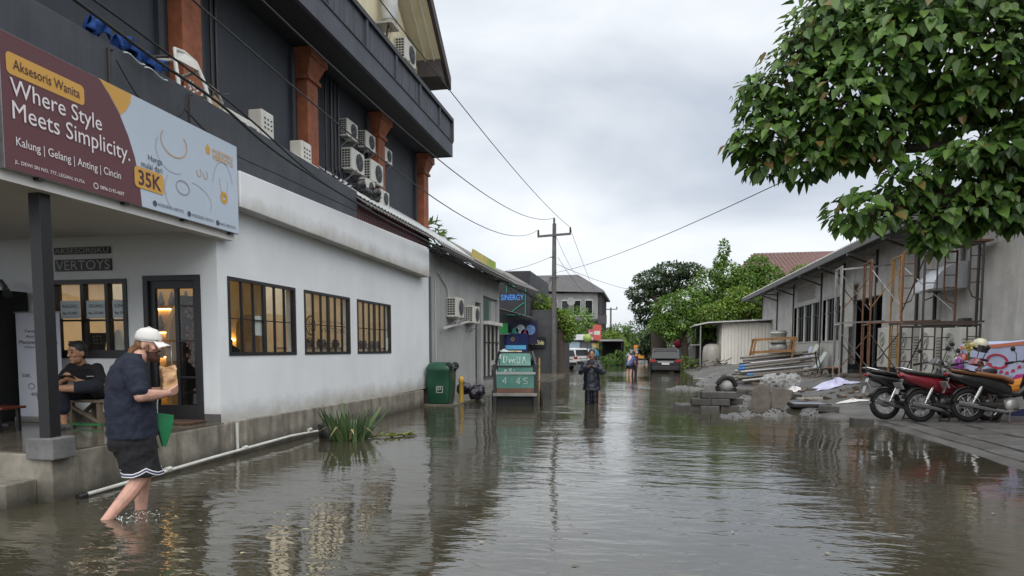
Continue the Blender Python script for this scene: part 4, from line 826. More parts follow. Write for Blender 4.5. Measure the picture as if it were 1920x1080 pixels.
for sg, dx in ((-1, .06), (1, .085)): c.loft([ell((.015, sg * .105, .68), .165, .125), ell((.03, sg * .11, .50), .165, .13), ell((dx, sg * .115, .335), .160, .132)])
c.xf(T1); org(c, 'shorts', BLKCL, mp, .009, .040, 3)
for sg, dx in ((-1, .06), (1, .085)):
    for k, (z, mt) in enumerate(((.340, M('white hem braid', (.6, .6, .66), .8, bump=.1)), (.352, M('navy hem braid', (.03, .035, .09), .8, bump=.1)), (.364, MATS['white hem braid']))):
        q = MB(); q.tube([(dx + .170 * math.cos(2 * math.pi * t / 20), sg * .115 + .140 * math.sin(2 * math.pi * t / 20), z + (.045 * max(0, 1 - abs((t - (15 if sg < 0 else 5))) / 1.6))) for t in range(21)], .0065, 5, False); q.xf(T1); q.build('hem_braid', mt, mp)
c = MB(); c.loft([ell((-.008, 0, .028), .112, .090), ell((-.008, 0, .06), .112, .09), ell((-.008, 0, .10), .098, .08), ell((-.006, 0, .128), .066, .055), ell((-.005, 0, .139), .02, .018)])
c.grid(lambda u, v: V((.085 + .105 * u * math.cos(R(lerp(-62, 62, v))) , (.083 + .012 * u) * math.sin(R(lerp(-62, 62, v))), .034 - .022 * u - .03 * (lerp(-1, 1, v)) ** 2 * u)), 6, 12)
c.xf(T1 @ H1); o = c.build('cap', CAPW, mp); o.modifiers.new('t', 'SOLIDIFY').thickness = .004
q = MB(); q.ball((-.006, 0, .141), .008, 8, 6); q.xf(T1 @ H1); q.build('cap_button', CAPW, o)
c = MB(); c.ball((-.045, 0, -.005), (.075, .083, .07), 14, 10); c.ball((-.07, 0, -.04), (.05, .07, .06), 12, 8); c.chain([(-.08, .0, -.02), (-.135, .01, -.07), (-.15, .02, -.14), (-.12, .02, -.20)], [.04, .046, .042, .02])
for sg in (-1, 1): c.caps((.035, sg * .076, .0), .012, (.03, sg * .074, -.05), .012)
for k in range(22): a = random.uniform(-.6, .6); c.chain([(-.09, .06 * a, -.03), (-.15 + random.uniform(-.02, .03), .07 * a, -.10), (-.13 + random.uniform(-.04, .05), .08 * a, -.19 + random.uniform(-.05, .03))], [.012, .012, .005], 6)
c.xf(T1 @ H1); org(c, 'hair', HAIRF, mp, .006, .012, 2)
c = MB(); c.loft([ell((.030, 0, -.052), .062, .066), ell((.036, 0, -.085), .066, .060), ell((.048, 0, -.115), .056, .048), ell((.055, 0, -.142), .030, .028)]); c.ball((.094, 0, -.048), (.012, .030, .008), 10, 6); c.xf(T1 @ H1); org(c, 'beard', BEARD, mp, .006, .010, 2)
# what he carries
c = MB()
c.loft([[V((.325 + .062 * sx * (1 + .1 * math.sin(5 * k + i)), .0 + .072 * sy * (1 + .12 * math.sin(3 * k + 2 * i)), 1.055 + .052 * k + (.02 * math.sin(i * 2.4) if k == 4 else 0))) for i, (sx, sy) in enumerate(((-1, -1), (0, -1.05), (1, -1), (1.05, 0), (1, 1), (0, 1.05), (-1, 1), (-1.05, 0)))] for k in range(5)], True, False)
c.xf(T1); o = org(c, 'food_bag', M('peach paper food bag', (.56, .33, .17), .7, var=.3, sc=14, dirt=.4, dcol=(.62, .50, .25), dsc=8, bump=.6, bsc=40), None, .007, .035, 1); tag(o, 'crumpled peach coloured food bag held in the arms of the man in the white cap', 'bag')
tt = thing('tote_bag', 'green fabric pouch hanging by a white strap from the wading man', 'bag', tuple(T1 @ V((.27, .03, .6))))
c = MB(); c.loft([[V((.20, -.01, .86)), V((.36, -.01, .83)), V((.36, .05, .83)), V((.20, .05, .86))], [V((.21, -.03, .74)), V((.34, -.03, .72)), V((.34, .06, .72)), V((.21, .06, .74))], [V((.25, -.02, .56)), V((.28, -.02, .55)), V((.28, .04, .55)), V((.25, .04, .56))]], True, True); c.xf(T1)
c.build('pouch', M('green fabric', (.008, .17, .06), .7, var=.2, sc=10, bump=.4, bsc=30), tt, .008)
c = MB(); c.tube([(.22, .02, .85), (.23, .05, .95), (.26, .08, 1.04)], .006, 5); c.xf(T1); c.build('strap', CAPW, tt)
sp = MB()
for k in range(70):
    a = random.uniform(0, 6.28); r = random.uniform(.02, .5) ; sp.ball((-4.20 + .42 * r * math.cos(a) + r * .2, 4.82 + .14 * math.sin(a), random.uniform(.0, .05)), random.uniform(.002, .006), 6, 4)
so = sp.build('water_splash', M('splash water', (.6, .62, .6), .1, bump=0)); tag(so, 'small splash of water at the heel of the wading man', 'splash', kind='stuff')
# ---- seated man
ps = thing('person', 'young man in black t-shirt sitting on a stool against the shop wall with a phone', 'person', (-6.72, 7.15, FZ))
T2 = Matrix.Translation((-6.72, 7.15, FZ)) @ Euler((0, 0, R(-78))).to_matrix().to_4x4()
H2 = head_mx((.245, 0, .915), -22, 4, 1.05)
b = MB(); head_skin(b, H2); b.caps((.21, 0, .85), .054, (.14, 0, .72), .062, 12)
b.loft([ell((-.04, 0, .40), .11, .15), ell((.0, 0, .52), .11, .15), ell((.09, 0, .66), .10, .16), ell((.14, 0, .74), .07, .13)])
for sg, elb, wr in ((-1, (.24, -.25, .52), (.40, -.07, .60)), (1, (.22, .27, .50), (.39, .08, .59))):
    b.chain([(.13, sg * .17, .71), elb, V(elb).lerp(V(wr), .4), wr], [.052, .043, .040, .026]); hand(b, wr, (.6, -sg * .5, .35), (-.3, -sg * .6, .6), .95, 40, thumb=sg)
b.chain([(-.02, -.10, .42), (.40, -.13, .45)], [.085, .060]); b.chain([(.40, -.13, .45), (.36, -.13, .28), (.34, -.13, .08)], [.056, .052, .036]); b.chain([(.33, -.13, .05), (.50, -.15, .035)], [.04, .032])
b.chain([(-.02, .10, .42), (.36, .26, .53)], [.085, .060]); b.chain([(.36, .26, .53), (.42, .08, .50), (.45, -.16, .50)], [.056, .052, .038]); b.chain([(.46, -.18, .50), (.50, -.24, .42)], [.038, .03])
b.xf(T2); org(b, 'body', SKINT, ps, .007, sm=3); eyes(T2 @ H2, ps)
c = MB(); c.loft([ell((-.05, 0, .36), .145, .185), ell((-.01, 0, .50), .145, .190), ell((.07, 0, .64), .130, .20), ell((.13, 0, .735), .095, .175), ell((.165, 0, .785), .062, .075)])
for sg, elb in ((-1, (.24, -.25, .52)), (1, (.22, .27, .50))): c.chain([(.125, sg * .155, .72), V((.13, sg * .18, .71)).lerp(V(elb), .68)], [.075, .068], 12)
c.xf(T2); org(c, 'shirt', BLKCL, ps, .010, .022, 5)
c = MB(); c.ball((-.04, 0, .42), (.15, .18, .11), 14, 10); c.chain([(-.02, -.10, .42), (.40, -.13, .45)], [.11, .088], 12); c.chain([(.40, -.13, .45), (.37, -.13, .27)], [.088, .092], 12); c.chain([(-.02, .10, .42), (.36, .25, .53)], [.11, .088], 12); c.chain([(.36, .25, .53), (.41, .12, .51)], [.085, .08], 12); c.xf(T2); org(c, 'shorts', INDIGO, ps, .010, .018, 4)
c = MB(); c.ball((-.016, 0, .045), (.100, .083, .098), 16, 10); c.ball((-.045, 0, -.01), (.062, .076, .07), 12, 8); c.ball((.03, 0, .098), (.055, .062, .028), 12, 8)
for k in range(26): c.caps((random.uniform(-.07, .07), random.uniform(-.06, .06), .11), .012, (random.uniform(-.05, .10), random.uniform(-.07, .07), .138), .006, 6)
c.xf(T2 @ H2); org(c, 'hair', HAIRB, ps, .006, .008, 2)
for (p0, p1) in (((.31, -.13, .035), (.52, -.15, .03)), ((.475, -.17, .50), (.52, -.27, .40))):
    c = MB(); c.caps(p0, .050, p1, .044, 10); c.xf(T2); org(c, 'shoe', M('dark white shoe', (.07, .07, .075), .5, dirt=.5, dcol=(.5, .5, .5), dsc=12), ps, .007)
c = MB(); c.obox((.46, .0, .635), (.085, .155, .012), (0, R(-28), 0)); c.xf(T2); o = c.build('phone', M('phone black', (.01, .01, .012), .15), None, .003); tag(o, 'black phone in the hands of the seated man', 'phone')
text('JAKARTA', tuple(T2 @ V((.20, .07, .62))), .11, .02, 'y', MATS['white print'], ps)
st = thing('stool', 'small worn timber stool with braced legs under the seated man', 'stool', (-6.69, 7.2, FZ))
MB().box(-6.96, 6.98, FZ + .31, -6.44, 7.42, FZ + .345).build('seat', WOODG, st, .004)
for x in (-6.90, -6.50):
    for y in (7.03, 7.37): MB().beam((x, y, FZ), (x, y, FZ + .31), .05, .05).build('leg', WOODG, st)
for x in (-6.90, -6.50): MB().beam((x, 7.03, FZ + .05), (x, 7.37, FZ + .26), .03, .045).build('brace', WOODG, st)
MB().beam((-6.90, 7.02, FZ + .26), (-6.50, 7.02, FZ + .07), .045, .03).build('brace', WOODG, st); MB().beam((-6.94, 7.01, FZ + .04), (-6.46, 7.01, FZ + .04), .03, .03).build('stretcher', M('green painted timber', (.03, .16, .05), .7), st)
bn = thing('bench', 'low bench with glossy red brown top at the left edge of the porch', 'bench', (-7.8, 6.4, FZ))
MB().box(-8.7, 6.3, FZ + .27, -7.12, 6.62, FZ + .30).build('seat', M('red brown gloss wood', (.14, .035, .02), .2, var=.25, sc=3), bn, .006)
for x in (-8.6, -7.55, -7.2):
    for y in (6.34, 6.58): MB().beam((x, y, FZ), (x, y, FZ + .27), .035, .035).build('leg', METBLK, bn)
MB().beam((-8.6, 6.46, FZ + .08), (-7.2, 6.46, FZ + .08), .025, .025).build('stretcher', METBLK, bn)
ro = thing('banner_stand', 'tall pale lilac roll up price banner beside the shop window', 'banner stand', (-7.78, 7.5, FZ))
MB().box(-8.16, 7.40, FZ, -7.44, 7.56, FZ + .07).build('base', STEEL, ro, .01); MB().box(-8.14, 7.47, FZ + .07, -7.46, 7.476, 1.90).build('print', M('pale lilac print', (.50, .52, .60), .5, var=.05, sc=1), ro); MB().box(-8.15, 7.46, 1.90, -7.45, 7.485, 1.915).build('top_rail', STEEL, ro)
TXS = M('grey lettering', (.10, .10, .14), .6, bump=0)
for s, x, z, w_, h_ in (('Tampil Kooh', -8.01, 1.63, .42, .05), ('Anting dan', -7.99, 1.56, .38, .05), ('Menawan Bersama', -8.10, 1.49, .60, .05), ('Vertoys Bali', -8.02, 1.42, .44, .05), ('50K', -8.08, 1.05, .14, .05), ('45K', -7.70, 1.2, .14, .05), ('45K', -7.95, .80, .13, .05)): text(s, (x, 7.468, z), w_, h_, 'y', TXS, ro)
q = MB(); q.tube([(-7.94 + .05 * math.cos(t * .33), 7.466, .93 + .035 * math.sin(t * .33)) for t in range(20)], .004, 4); q.build('ring_print', TXS, ro); q = MB(); q.lathe((-7.80, 7.469, 1.76), [(.02, 0), (.04, .0), (.04, .002)], 16, (0, -1, 0)); q.build('logo', GOLD, ro)
# ---- man photographing in the street
pd = thing('person', 'man in a dark rain jacket and trousers standing in the flooded street taking a photo', 'person', (-1.25, 17.4, 0))
T3 = Matrix.Translation((-1.25, 17.4, 0)) @ Euler((0, 0, R(-88))).to_matrix().to_4x4()
H3 = head_mx((.04, 0, 1.285), 0, 6, 1.08)
b = MB(); head_skin(b, H3); b.caps((.02, 0, 1.2), .055, (0, 0, 1.08), .06); b.loft([ell((0, 0, .5), .10, .14), ell((0, 0, .9), .11, .15), ell((0, 0, 1.08), .07, .13)])
for sg in (-1, 1):
    elb = (.08, sg * .27, .83); wr = (.24, sg * .06, .98); b.chain([(0, sg * .17, 1.06), elb, wr], [.05, .042, .028]); hand(b, wr, (.2, -sg * .3, .9), (.0, -sg, 0), .95, 45, sg)
    b.chain([(0, sg * .09, .55), (.01, sg * .09, .25), (0, sg * .09, -.2)], [.08, .06, .045]); b.caps((0, sg * .09, -.21), .045, (.14, sg * .1, -.21), .035)
b.xf(T3); org(b, 'body', SKINT, pd, .009); eyes(T3 @ H3, pd)
c = MB(); c.loft([ell((0, 0, .36), .165, .235), ell((0, 0, .55), .15, .215), ell((0, 0, .80), .15, .205), ell((0, 0, 1.0), .13, .205), ell((0, 0, 1.09), .095, .16), ell((.01, 0, 1.15), .07, .09)])
for sg in (-1, 1): c.chain([(0, sg * .16, 1.05), (.08, sg * .275, .83), V((.08, sg * .275, .83)).lerp(V((.24, sg * .06, .98)), .85)], [.085, .075, .055], 12)
c.xf(T3); org(c, 'jacket', M('dark rain jacket', (.010, .014, .026), .35, var=.3, sc=6, bump=.4, bsc=18), pd, .012, .035, 4)
c = MB()
for sg in (-1, 1): c.loft([ell((0, sg * .08, .5), .11, .10), ell((0, sg * .085, .25), .10, .095), ell((0, sg * .09, -.1), .085, .085)])
c.xf(T3); org(c, 'trousers', M('dark rain trousers', (.009, .011, .018), .4, var=.3, sc=6, bump=.4, bsc=18), pd, .012, .03, 4)
c = MB(); c.ball((-.018, 0, .05), (.102, .085, .088), 14, 10); c.ball((-.05, 0, 0), (.06, .075, .06), 10, 8); c.grid(lambda u, v: V((.06 + .09 * u * math.cos(R(lerp(-60, 60, v))), .08 * math.sin(R(lerp(-60, 60, v))), .065 - .01 * u)), 3, 8); c.xf(T3 @ H3); org(c, 'cap', HAIRB, pd, .008)
c = MB(); c.obox((.30, 0, 1.065), (.012, .16, .08)); c.xf(T3); o = c.build('phone', MATS['phone black'], None, .003); tag(o, 'dark phone held up sideways by the man in the rain jacket', 'phone')
# ---- two people far down the street
for i, (x, y, lab, top, bot) in enumerate(((-.62, 36.3, 'far person in shorts bending forward with a bright blue backpack', (.06, .10, .22), None), (-.38, 37.6, 'far person in dark clothes wading with arm on the bending one', (.05, .012, .03), (.010, .010, .012)))):
    pf = thing('person', lab, 'person', (x, y, 0)); T = Matrix.Translation((x, y, 0)) @ Euler((0, 0, R(60 if i == 0 else 85))).to_matrix().to_4x4()
    ln = .22 if i == 0 else .03; b = MB(); Hh = head_mx((ln + .06, 0, 1.12 if i == 0 else 1.20), 0, 20 if i == 0 else 0, 1.0); head_skin(b, Hh)
    b.chain([(0, 0, .62), (ln * .6, 0, .95), (ln + .02, 0, 1.08)], [.12, .12, .06])
    for sg in (-1, 1): b.chain([(0, sg * .09, .62), (.03, sg * .1, .3), (-.02, sg * .1, -.2)], [.085, .06, .04]); b.chain([(ln * .8, sg * .17, 1.0), (ln * .8 + .05, sg * .22, .74), (ln + .15, sg * .17, .6)], [.05, .04, .03]); b.ball((ln + .17, sg * .16, .56), (.035, .02, .045), 8, 6)
    b.xf(T); org(b, 'body', SKINL if i == 0 else SKINT, pf, .014)
    c = MB(); c.loft([ell((-.02, 0, .55), .13, .17), ell((ln * .4, 0, .8), .14, .19), ell((ln * .8, 0, 1.0), .11, .19), ell((ln, 0, 1.08), .06, .09)])
    for sg in (-1, 1): c.chain([(ln * .8, sg * .16, 1.0), (ln * .8 + .03, sg * .21, .85)], [.07, .06])
    c.xf(T); org(c, 'shirt', M('far shirt %d' % i, top, .9), pf, .016, .02)
    c = MB(); c.ball((0, 0, .58), (.13, .17, .12), 10, 8)
    for sg in (-1, 1): c.chain([(0, sg * .09, .6), (.02, sg * .1, .42 if i == 0 else -.02)], [.10, .085 if i == 0 else .07])
    c.xf(T); org(c, 'shorts' if i == 0 else 'trousers', M('far trousers', (.012, .013, .02), .9), pf, .016)
    c = MB(); c.ball((-.02, 0, .04), (.10, .085, .10), 10, 8); c.ball((-.06, 0, -.04), (.06, .07, .09), 10, 8); c.xf(T @ Hh); org(c, 'hair', HAIRB, pf, .012)
    if i == 0:
        c = MB(); c.ball((-.08, .03, .86), (.16, .19, .22), 12, 8); c.xf(T @ Euler((0, R(20), 0)).to_matrix().to_4x4()); o = org(c, 'backpack', M('bright blue bag', (.02, .22, .46), .6), None, .016); tag(o, 'bright blue backpack on the bending person far down the street', 'bag')
# ------------------------------------------------------------------ things along the left water line
GRN = M('green bin plastic', (.012, .075, .042), .4, var=.2, sc=3, streak=.4, dcol=(.02, .04, .03), bump=.08)
wb = thing('wheelie_bin', 'tall dark green wheelie bin standing at the end of the concrete plinth', 'bin', (-5.0, 16.3, .04)); 
def rr_ring(cx, cy, z, hx, hy, r=.05, n=4):
    p = []
    for sx, sy, a0 in ((1, 1, 0), (-1, 1, 90), (-1, -1, 180), (1, -1, 270)):
        for k in range(n + 1): a = R(a0 + 90 * k / n); p.append(V((cx + sx * (hx - r) + r * math.cos(a), cy + sy * (hy - r) + r * math.sin(a), z)))
    return p
m = MB(); m.loft([rr_ring(-5.02, 16.45, z, hx, hy) for z, hx, hy in ((.05, .245, .27), (.08, .26, .285), (.55, .30, .325), (.84, .30, .33), (.86, .315, .345), (.90, .315, .345))], True, True); m.build('body', GRN, wb)
m = MB(); m.loft([rr_ring(-5.02, 16.45, z, hx, hy, .08) for z, hx, hy in ((.905, .325, .355), (.94, .325, .355), (1.05, .27, .31), (1.09, .18, .22))], True, True); m.build('lid', GRN, wb)
m = MB(); m.tube([(-4.72, 16.3, .86), (-4.66, 16.32, .95), (-4.66, 16.6, .95), (-4.72, 16.62, .86)], .022, 8); m.build('handle', BLKPL, wb)
for y in (16.16, 16.74): m = MB(); m.lathe((-4.74, y - .03, .99), [(0, 0), (.10, 0), (.10, .06), (0, .06)], 18, (0, 1, 0)); m.build('wheel', RUBBER, wb)
m = MB(); y = 16.45 - .318
for a, b_ in (((-5.06, .33), (-4.90, .33)), ((-5.06, .33), (-5.06, .49)), ((-4.90, .33), (-4.90, .49)), ((-5.06, .49), (-4.90, .49)), ((-5.02, .37), (-5.02, .46)), ((-5.02, .46), (-4.95, .46)), ((-4.95, .46), (-4.95, .41)), ((-5.02, .41), (-4.95, .41))):
    m.beam((a[0], y, a[1]), (b_[0], y, b_[1]), .012, .012)
m.build('emblem', M('white bin print', (.5, .52, .5), .6), wb)
yp = thing('marker_post', 'short yellow marker post leaning just right of the green bin', 'post', (-4.64, 16.9, .04)); MB().lathe((-4.62, 16.9, .04), [(.065, 0), (.06, .5), (.075, .52), (.075, .60), (.05, .66), (0, .68)], 12).build('shaft', M('yellow paint', (.52, .32, .05), .55, dirt=.4), yp)
gbg = thing('garbage_bag', 'knotted black garbage bag lying on the pavement beyond the yellow post', 'bag', (-4.75, 18.4, .05)); m = MB()
for k in range(9): m.ball((-4.7 + random.uniform(-.28, .28), 18.3 + random.uniform(-.2, .2), .16 + random.uniform(0, .16)), random.uniform(.12, .19), 8, 6)
org(m, 'sack', M('black bin liner', (.012, .011, .018), .25, bump=.9, bsc=22), gbg, .03, .09, 1)
# snake plant standing in the water
sp = thing('snake_plant', 'clump of tall spiky green leaves standing in the water beside the plinth', 'plant', (-4.5, 9.75, 0))
m = MB()
SNK = leaf_mat('sword leaf', (.04, .08, .028), (.13, .20, .085), .15, .35)
for k in range(58):
    a = random.uniform(0, 6.28); r = random.uniform(0, .30); bx, by = -4.5 + r * math.cos(a) * 1.1, 9.72 + r * math.sin(a); h = random.uniform(.20, .52) * (1.3 if k % 9 == 0 else 1); out = random.uniform(.15, .8) * (r / .24 + .2); n_ = 6
    tw = random.uniform(0, 3); w0 = random.uniform(.032, .060); pts = []
    for j in range(n_ + 1):
        t = j / n_; c = V((bx + math.cos(a) * out * h * t ** 1.3, by + math.sin(a) * out * h * t ** 1.3, -.08 + (h + .08) * t)); w_ = w0 * (1 - t) ** .55 * (.7 + .6 * t) + .001; s = V((math.cos(a + 1.57 + tw * t * .3), math.sin(a + 1.57 + tw * t * .3), 0))
        pts.append((c - s * w_, c + V((math.cos(a), math.sin(a), 0)) * -.008, c + s * w_))
    vs = [p for r_ in pts for p in r_]; m.add(vs, [(3 * j + q, 3 * j + q + 1, 3 * j + q + 4, 3 * j + q + 3) for j in range(n_) for q in (0, 1)], True)
m.build('leaves', SNK, sp)['kind'] = 'stuff'
m = MB()
for k in range(9):   # broken, browning blades lying outwards
    a = k * .72 + .3; L0 = random.uniform(.25, .42); p0 = V((-4.5 + .16 * math.cos(a), 9.72 + .16 * math.sin(a), .03)); d = V((math.cos(a), math.sin(a), 0)); s = V((-d.y, d.x, 0)) * .022
    mid = p0 + d * L0 * .45 + V((0, 0, L0 * .55)); end = p0 + d * L0 + V((0, 0, .02 + .1 * random.random())); m.add([p0 - s, p0 + s, mid - s * .9, mid + s * .9, end], [(0, 1, 3, 2), (2, 3, 4)], False)
m.build('bent_leaves', leaf_mat('browning blade', (.13, .14, .06), (.32, .27, .13), .15), sp)['kind'] = 'stuff'
m = MB(); m.lathe((-4.93, 9.95, -.1), [(0, 0), (.15, 0), (.18, .32), (.16, .32), (.15, .25), (0, .25)], 14); o = m.build('plant_pot', BLKPL); tag(o, 'black plastic plant pot half sunk against the plinth behind the spiky plant', 'pot')
fl = thing('floating_leaves', 'yellow green leaves and twigs floating to the right of the spiky plant', 'leaves', (-4.0, 10.1, 0)); fl['kind'] = 'thing'
m = MB()
for k in range(34): t = random.random(); add_leaf(m, (-4.28 + .62 * t, 9.95 + .5 * t + random.uniform(-.12, .12), .012 + random.uniform(0, .05 * (1 - t))), (random.uniform(-1, 1), random.uniform(-1, 1), random.uniform(-.1, .35)), (0, 0, 1), random.uniform(.1, .2), random.uniform(.03, .06))
m.build('foliage', leaf_mat('yellow leaf', (.10, .16, .03), (.36, .36, .06), .2), fl)['kind'] = 'stuff'
MB().tube([(-4.35, 9.95, .03), (-4.0, 10.2, .03), (-3.65, 10.4, .01)], .008, 5).build('twig', WOODG, fl)
# ------------------------------------------------------------------ rubbish cart
ct = thing('garbage_cart', 'black framed rubbish cart with scrawled green rear boards standing in the water', 'cart', (-3.15, 17, 0))
TEAL = M('scuffed teal board', (.060, .20, .165), .6, var=.3, sc=4, dirt=.55, dcol=(.17, .22, .19), dsc=2.5, bump=.2); BRN = M('brown rust board', (.14, .075, .05), .75, var=.35, sc=5)
yb = 16.2
MB().box(-3.62, yb, .46, -2.70, yb + .025, .80).build('lower_board', TEAL, ct); MB().box(-3.62, yb + .002, .34, -2.70, yb + .024, .459).build('bottom_board', BRN, ct)
MB().box(-3.60, yb + .05, .86, -2.72, yb + .07, .98).build('middle_board', TEAL, ct)
m = MB(); m.prism([(-3.55, yb + .10, 1.02), (-2.78, yb + .10, 1.02), (-2.80, yb + .30, 1.32), (-3.52, yb + .30, 1.32)], (0, .02, .0)); m.build('upper_board', TEAL, ct)
MB().box(-3.72, yb - .06, .26, -2.62, yb + .10, .335).build('rear_bar', M('worn grey steel', (.20, .20, .19), .5, metal=.3, var=.3), ct, .008); MB().box(-3.64, yb - .02, .80, -2.66, yb + .03, .86).build('middle_bar', M('pale worn steel', (.32, .36, .34), .5), ct); MB().box(-3.74, yb + .03, .985, -2.56, yb + .09, 1.02).build('upper_bar', METBLK, ct)
for x in (-3.67, -2.66): MB().beam((x, yb + .05, -.1), (x, yb + .05, 1.05), .07, .08).build('post', METBLK, ct); MB().beam((x, yb + .1, 1.03), (x + (.09 if x < -3 else -.09), yb + .32, 1.36), .05, .05).build('post', METBLK, ct)
for x in (-3.70, -2.66): MB().box(x, yb + .12, .30, x + .035, yb + 1.9, .98).build('side_board', M('black cart board', (.02, .022, .022), .7), ct)
MB().box(-3.66, yb + .16, -.2, -2.68, yb + 1.8, .27).build('underbody', MATS['black cart board'], ct); MB().box(-3.66, yb + 1.85, .30, -2.66, yb + 1.9, 1.2).build('front_board', MATS['black cart board'], ct); MB().box(-3.66, yb + .12, .28, -2.66, yb + 1.85, .32).build('floor_board', WOODG, ct); MB().box(-3.60, yb + .34, 1.30, -2.72, yb + .40, 1.36).build('top_bar', METBLK, ct)
for x in (-3.80, -2.56): m = MB(); m.lathe((x, yb + .9, .12), [(0, 0), (.2, 0), (.30, .01), (.33, .04), (.30, .08), (0, .08)], 20, (1, 0, 0)); m.build('wheel', RUBBER, ct)
for x in (-3.5, -2.8): MB().tube([(x, yb + 1.9, .8), (x, yb + 3.0, .75)], .025, 6).build('handle', DSTEEL, ct)
GLY = {'D': [[(0, 0), (0, 1), (.55, .85), (.6, .3), (.0, 0)]], 'w': [[(0, .6), (.2, 0), (.4, .5), (.6, .05), (.8, .62)]], 'i': [[(.1, 0), (.1, .6)], [(.1, .82), (.12, .92)]], 'U': [[(0, .9), (.02, .1), (.3, 0), (.55, .15), (.55, .9)]], 'A': [[(0, 0), (.35, .95), (.7, 0)], [(.15, .38), (.55, .36)]],
       'p': [[(0, -.3), (.02, .55), (.4, .5), (.4, .1), (.02, .05)]], 'E': [[(.5, .9), (0, .9), (0, 0), (.55, .02)], [(0, .45), (.4, .47)]], 'r': [[(0, 0), (0, .55)], [(0, .4), (.3, .6)]], '4': [[(.4, 0), (.42, 1), (0, .35), (.62, .36)]], '5': [[(.55, 1), (.08, .95), (.05, .55), (.5, .5), (.5, .1), (.0, 0)]]}
def scrawl(s, x, y, z, w_, h_, dy):   # brushed by hand: every stroke wobbles
    rnd = random.Random(len(s)); q = MB(); cx = 0.; tot = sum(.45 if c in ' i' else .95 for c in s)
    for c in s:
        for st_ in GLY.get(c, []):
            P = [V((x + (cx + px + rnd.uniform(-.05, .05)) / tot * w_, y + dy * (pz * h_), z + (pz + rnd.uniform(-.05, .05)) * h_)) for px, pz in st_]
            for p0, p1 in zip(P, P[1:]): q.beam(p0, p1, rnd.uniform(.012, .022), .004, (0, 1, 0))
        cx += .45 if c in ' i' else .95
    q.build('lettering', M('chalk white paint', (.40, .48, .45), .85, var=.45, sc=18), ct)
scrawl('DwiUA', -3.46, yb + .115, 1.08, .60, .17, .66); scrawl('pEr', -3.42, yb + .045, .88, .34, .07, 0); scrawl('4  45', -3.48, yb - .005, .56, .70, .16, 0)
MB().grid(lambda u, v: V((-3.74 + .05 * math.sin(v * 4), yb + .06 - .04 * u + .02 * math.sin(v * 9), lerp(.42, 1.15, v)) ) + V((.10 * u, 0, 0)), 4, 10).build('rag', M('pale dirty rag', (.42, .42, .41), .9, bump=.4), ct)
for k in range(3): o = MB(); o.ball((-3.5 + k * .32, yb + .9, 1.12 + .06 * (k == 0)), (.2, .3, .24), 10, 8); q = org(o, 'rubbish_sack', [M('pale sack', (.4, .48, .46), .6), MATS['black bin liner'], MATS['dark rain jacket']][k], None, .03, .08, 1); tag(q, ['pale sack piled at the left top of the rubbish cart', 'black sack in the middle of the rubbish cart', 'dark blue sack at the right side of the rubbish cart'][k], 'sack', 'sacks on the cart')
ct.rotation_euler.z = R(8)

fl_ = MB(); rnd = random.Random(21)
for k in range(90):
    x = rnd.uniform(-4.6, 4.0); y = 3.2 + rnd.random() ** 1.6 * 16; a = rnd.uniform(0, 6.28)
    add_leaf(fl_, (x, y, .006), (math.cos(a), math.sin(a), .03), (0, 0, 1), rnd.uniform(.025, .07), rnd.uniform(.012, .035))
fo2 = fl_.build('floating_litter', leaf_mat('drifting leaf', (.16, .13, .05), (.42, .38, .26), .1)); tag(fo2, 'scattered bits of leaf and litter floating on the flood water', 'litter', kind='stuff')
# ------------------------------------------------------------------ neon building and the left side far down the street
nb_ = thing('neon_building', 'black fronted building with glowing blue lettering and green square down the left side', 'building', (-7, 40, 0))
MB().box(-13, 39.0, 0, -6.45, 47, 6.02).build('wall', M('black facade', (.016, .017, .022), .55, var=.3), nb_); MB().box(-6.45, 39.3, 0, -5.2, 47, 3.75).build('low_wall', M('dark grey facade', (.045, .047, .052), .7, var=.25), nb_)
MB().box(-5.2, 39.2, 0, -4.95, 47, 3.4).build('side_pier', M('dark grey facade', (.045, .047, .052)), nb_)
BLU = M('blue neon', (.05, .20, .55), .5, emit=.16, bump=0, var=0); GRE = M('green neon', (.02, .20, .13), .5, emit=.04, bump=0, var=0)
text('SINERGY', (-8.2, 38.99, 4.32), 1.38, .33, 'y', BLU, nb_, bold=.01)
m = MB()
for a, b_ in (((-7.85, 3.45), (-6.72, 3.45)), ((-6.72, 3.45), (-6.72, 5.25)), ((-6.72, 5.25), (-7.85, 5.25)), ((-7.85, 5.25), (-7.85, 4.75)), ((-7.6, 3.6), (-6.75, 4.2)), ((-7.5, 5.2), (-6.8, 4.7))): m.beam((a[0], 38.96, a[1]), (b_[0], 38.96, b_[1]), .05, .05)
m.build('neon_square', GRE, nb_)
led = thing('poster_panel', 'dark backlit poster with coloured swirls under the blue neon letters', 'poster', (-6.9, 38.9, 2))
MB().box(-7.9, 38.88, 1.72, -6.0, 38.95, 3.1).build('panel', M('dark poster', (.02, .02, .06), .4), led)
for x, z, r, c in ((-7.0, 2.6, .28, (.45, .55, .6)), (-6.75, 2.35, .25, (.35, .06, .14)), (-7.3, 2.5, .2, (.05, .35, .3)), (-6.4, 2.55, .3, (.15, .25, .5)), (-7.6, 2.2, .22, (.08, .4, .12))):
    q = MB(); q.lathe((x, 38.875, z), [(0, 0), (r, 0), (r * .96, .012)], 16, (0, -1, 0)); q.build('print_patch', M('patch%.2f' % x, c, .5, var=.5, sc=6), led)
ls = thing('led_board', 'bright blue lit board with a yellow emblem low on the black building', 'sign', (-7.5, 38.8, .9))
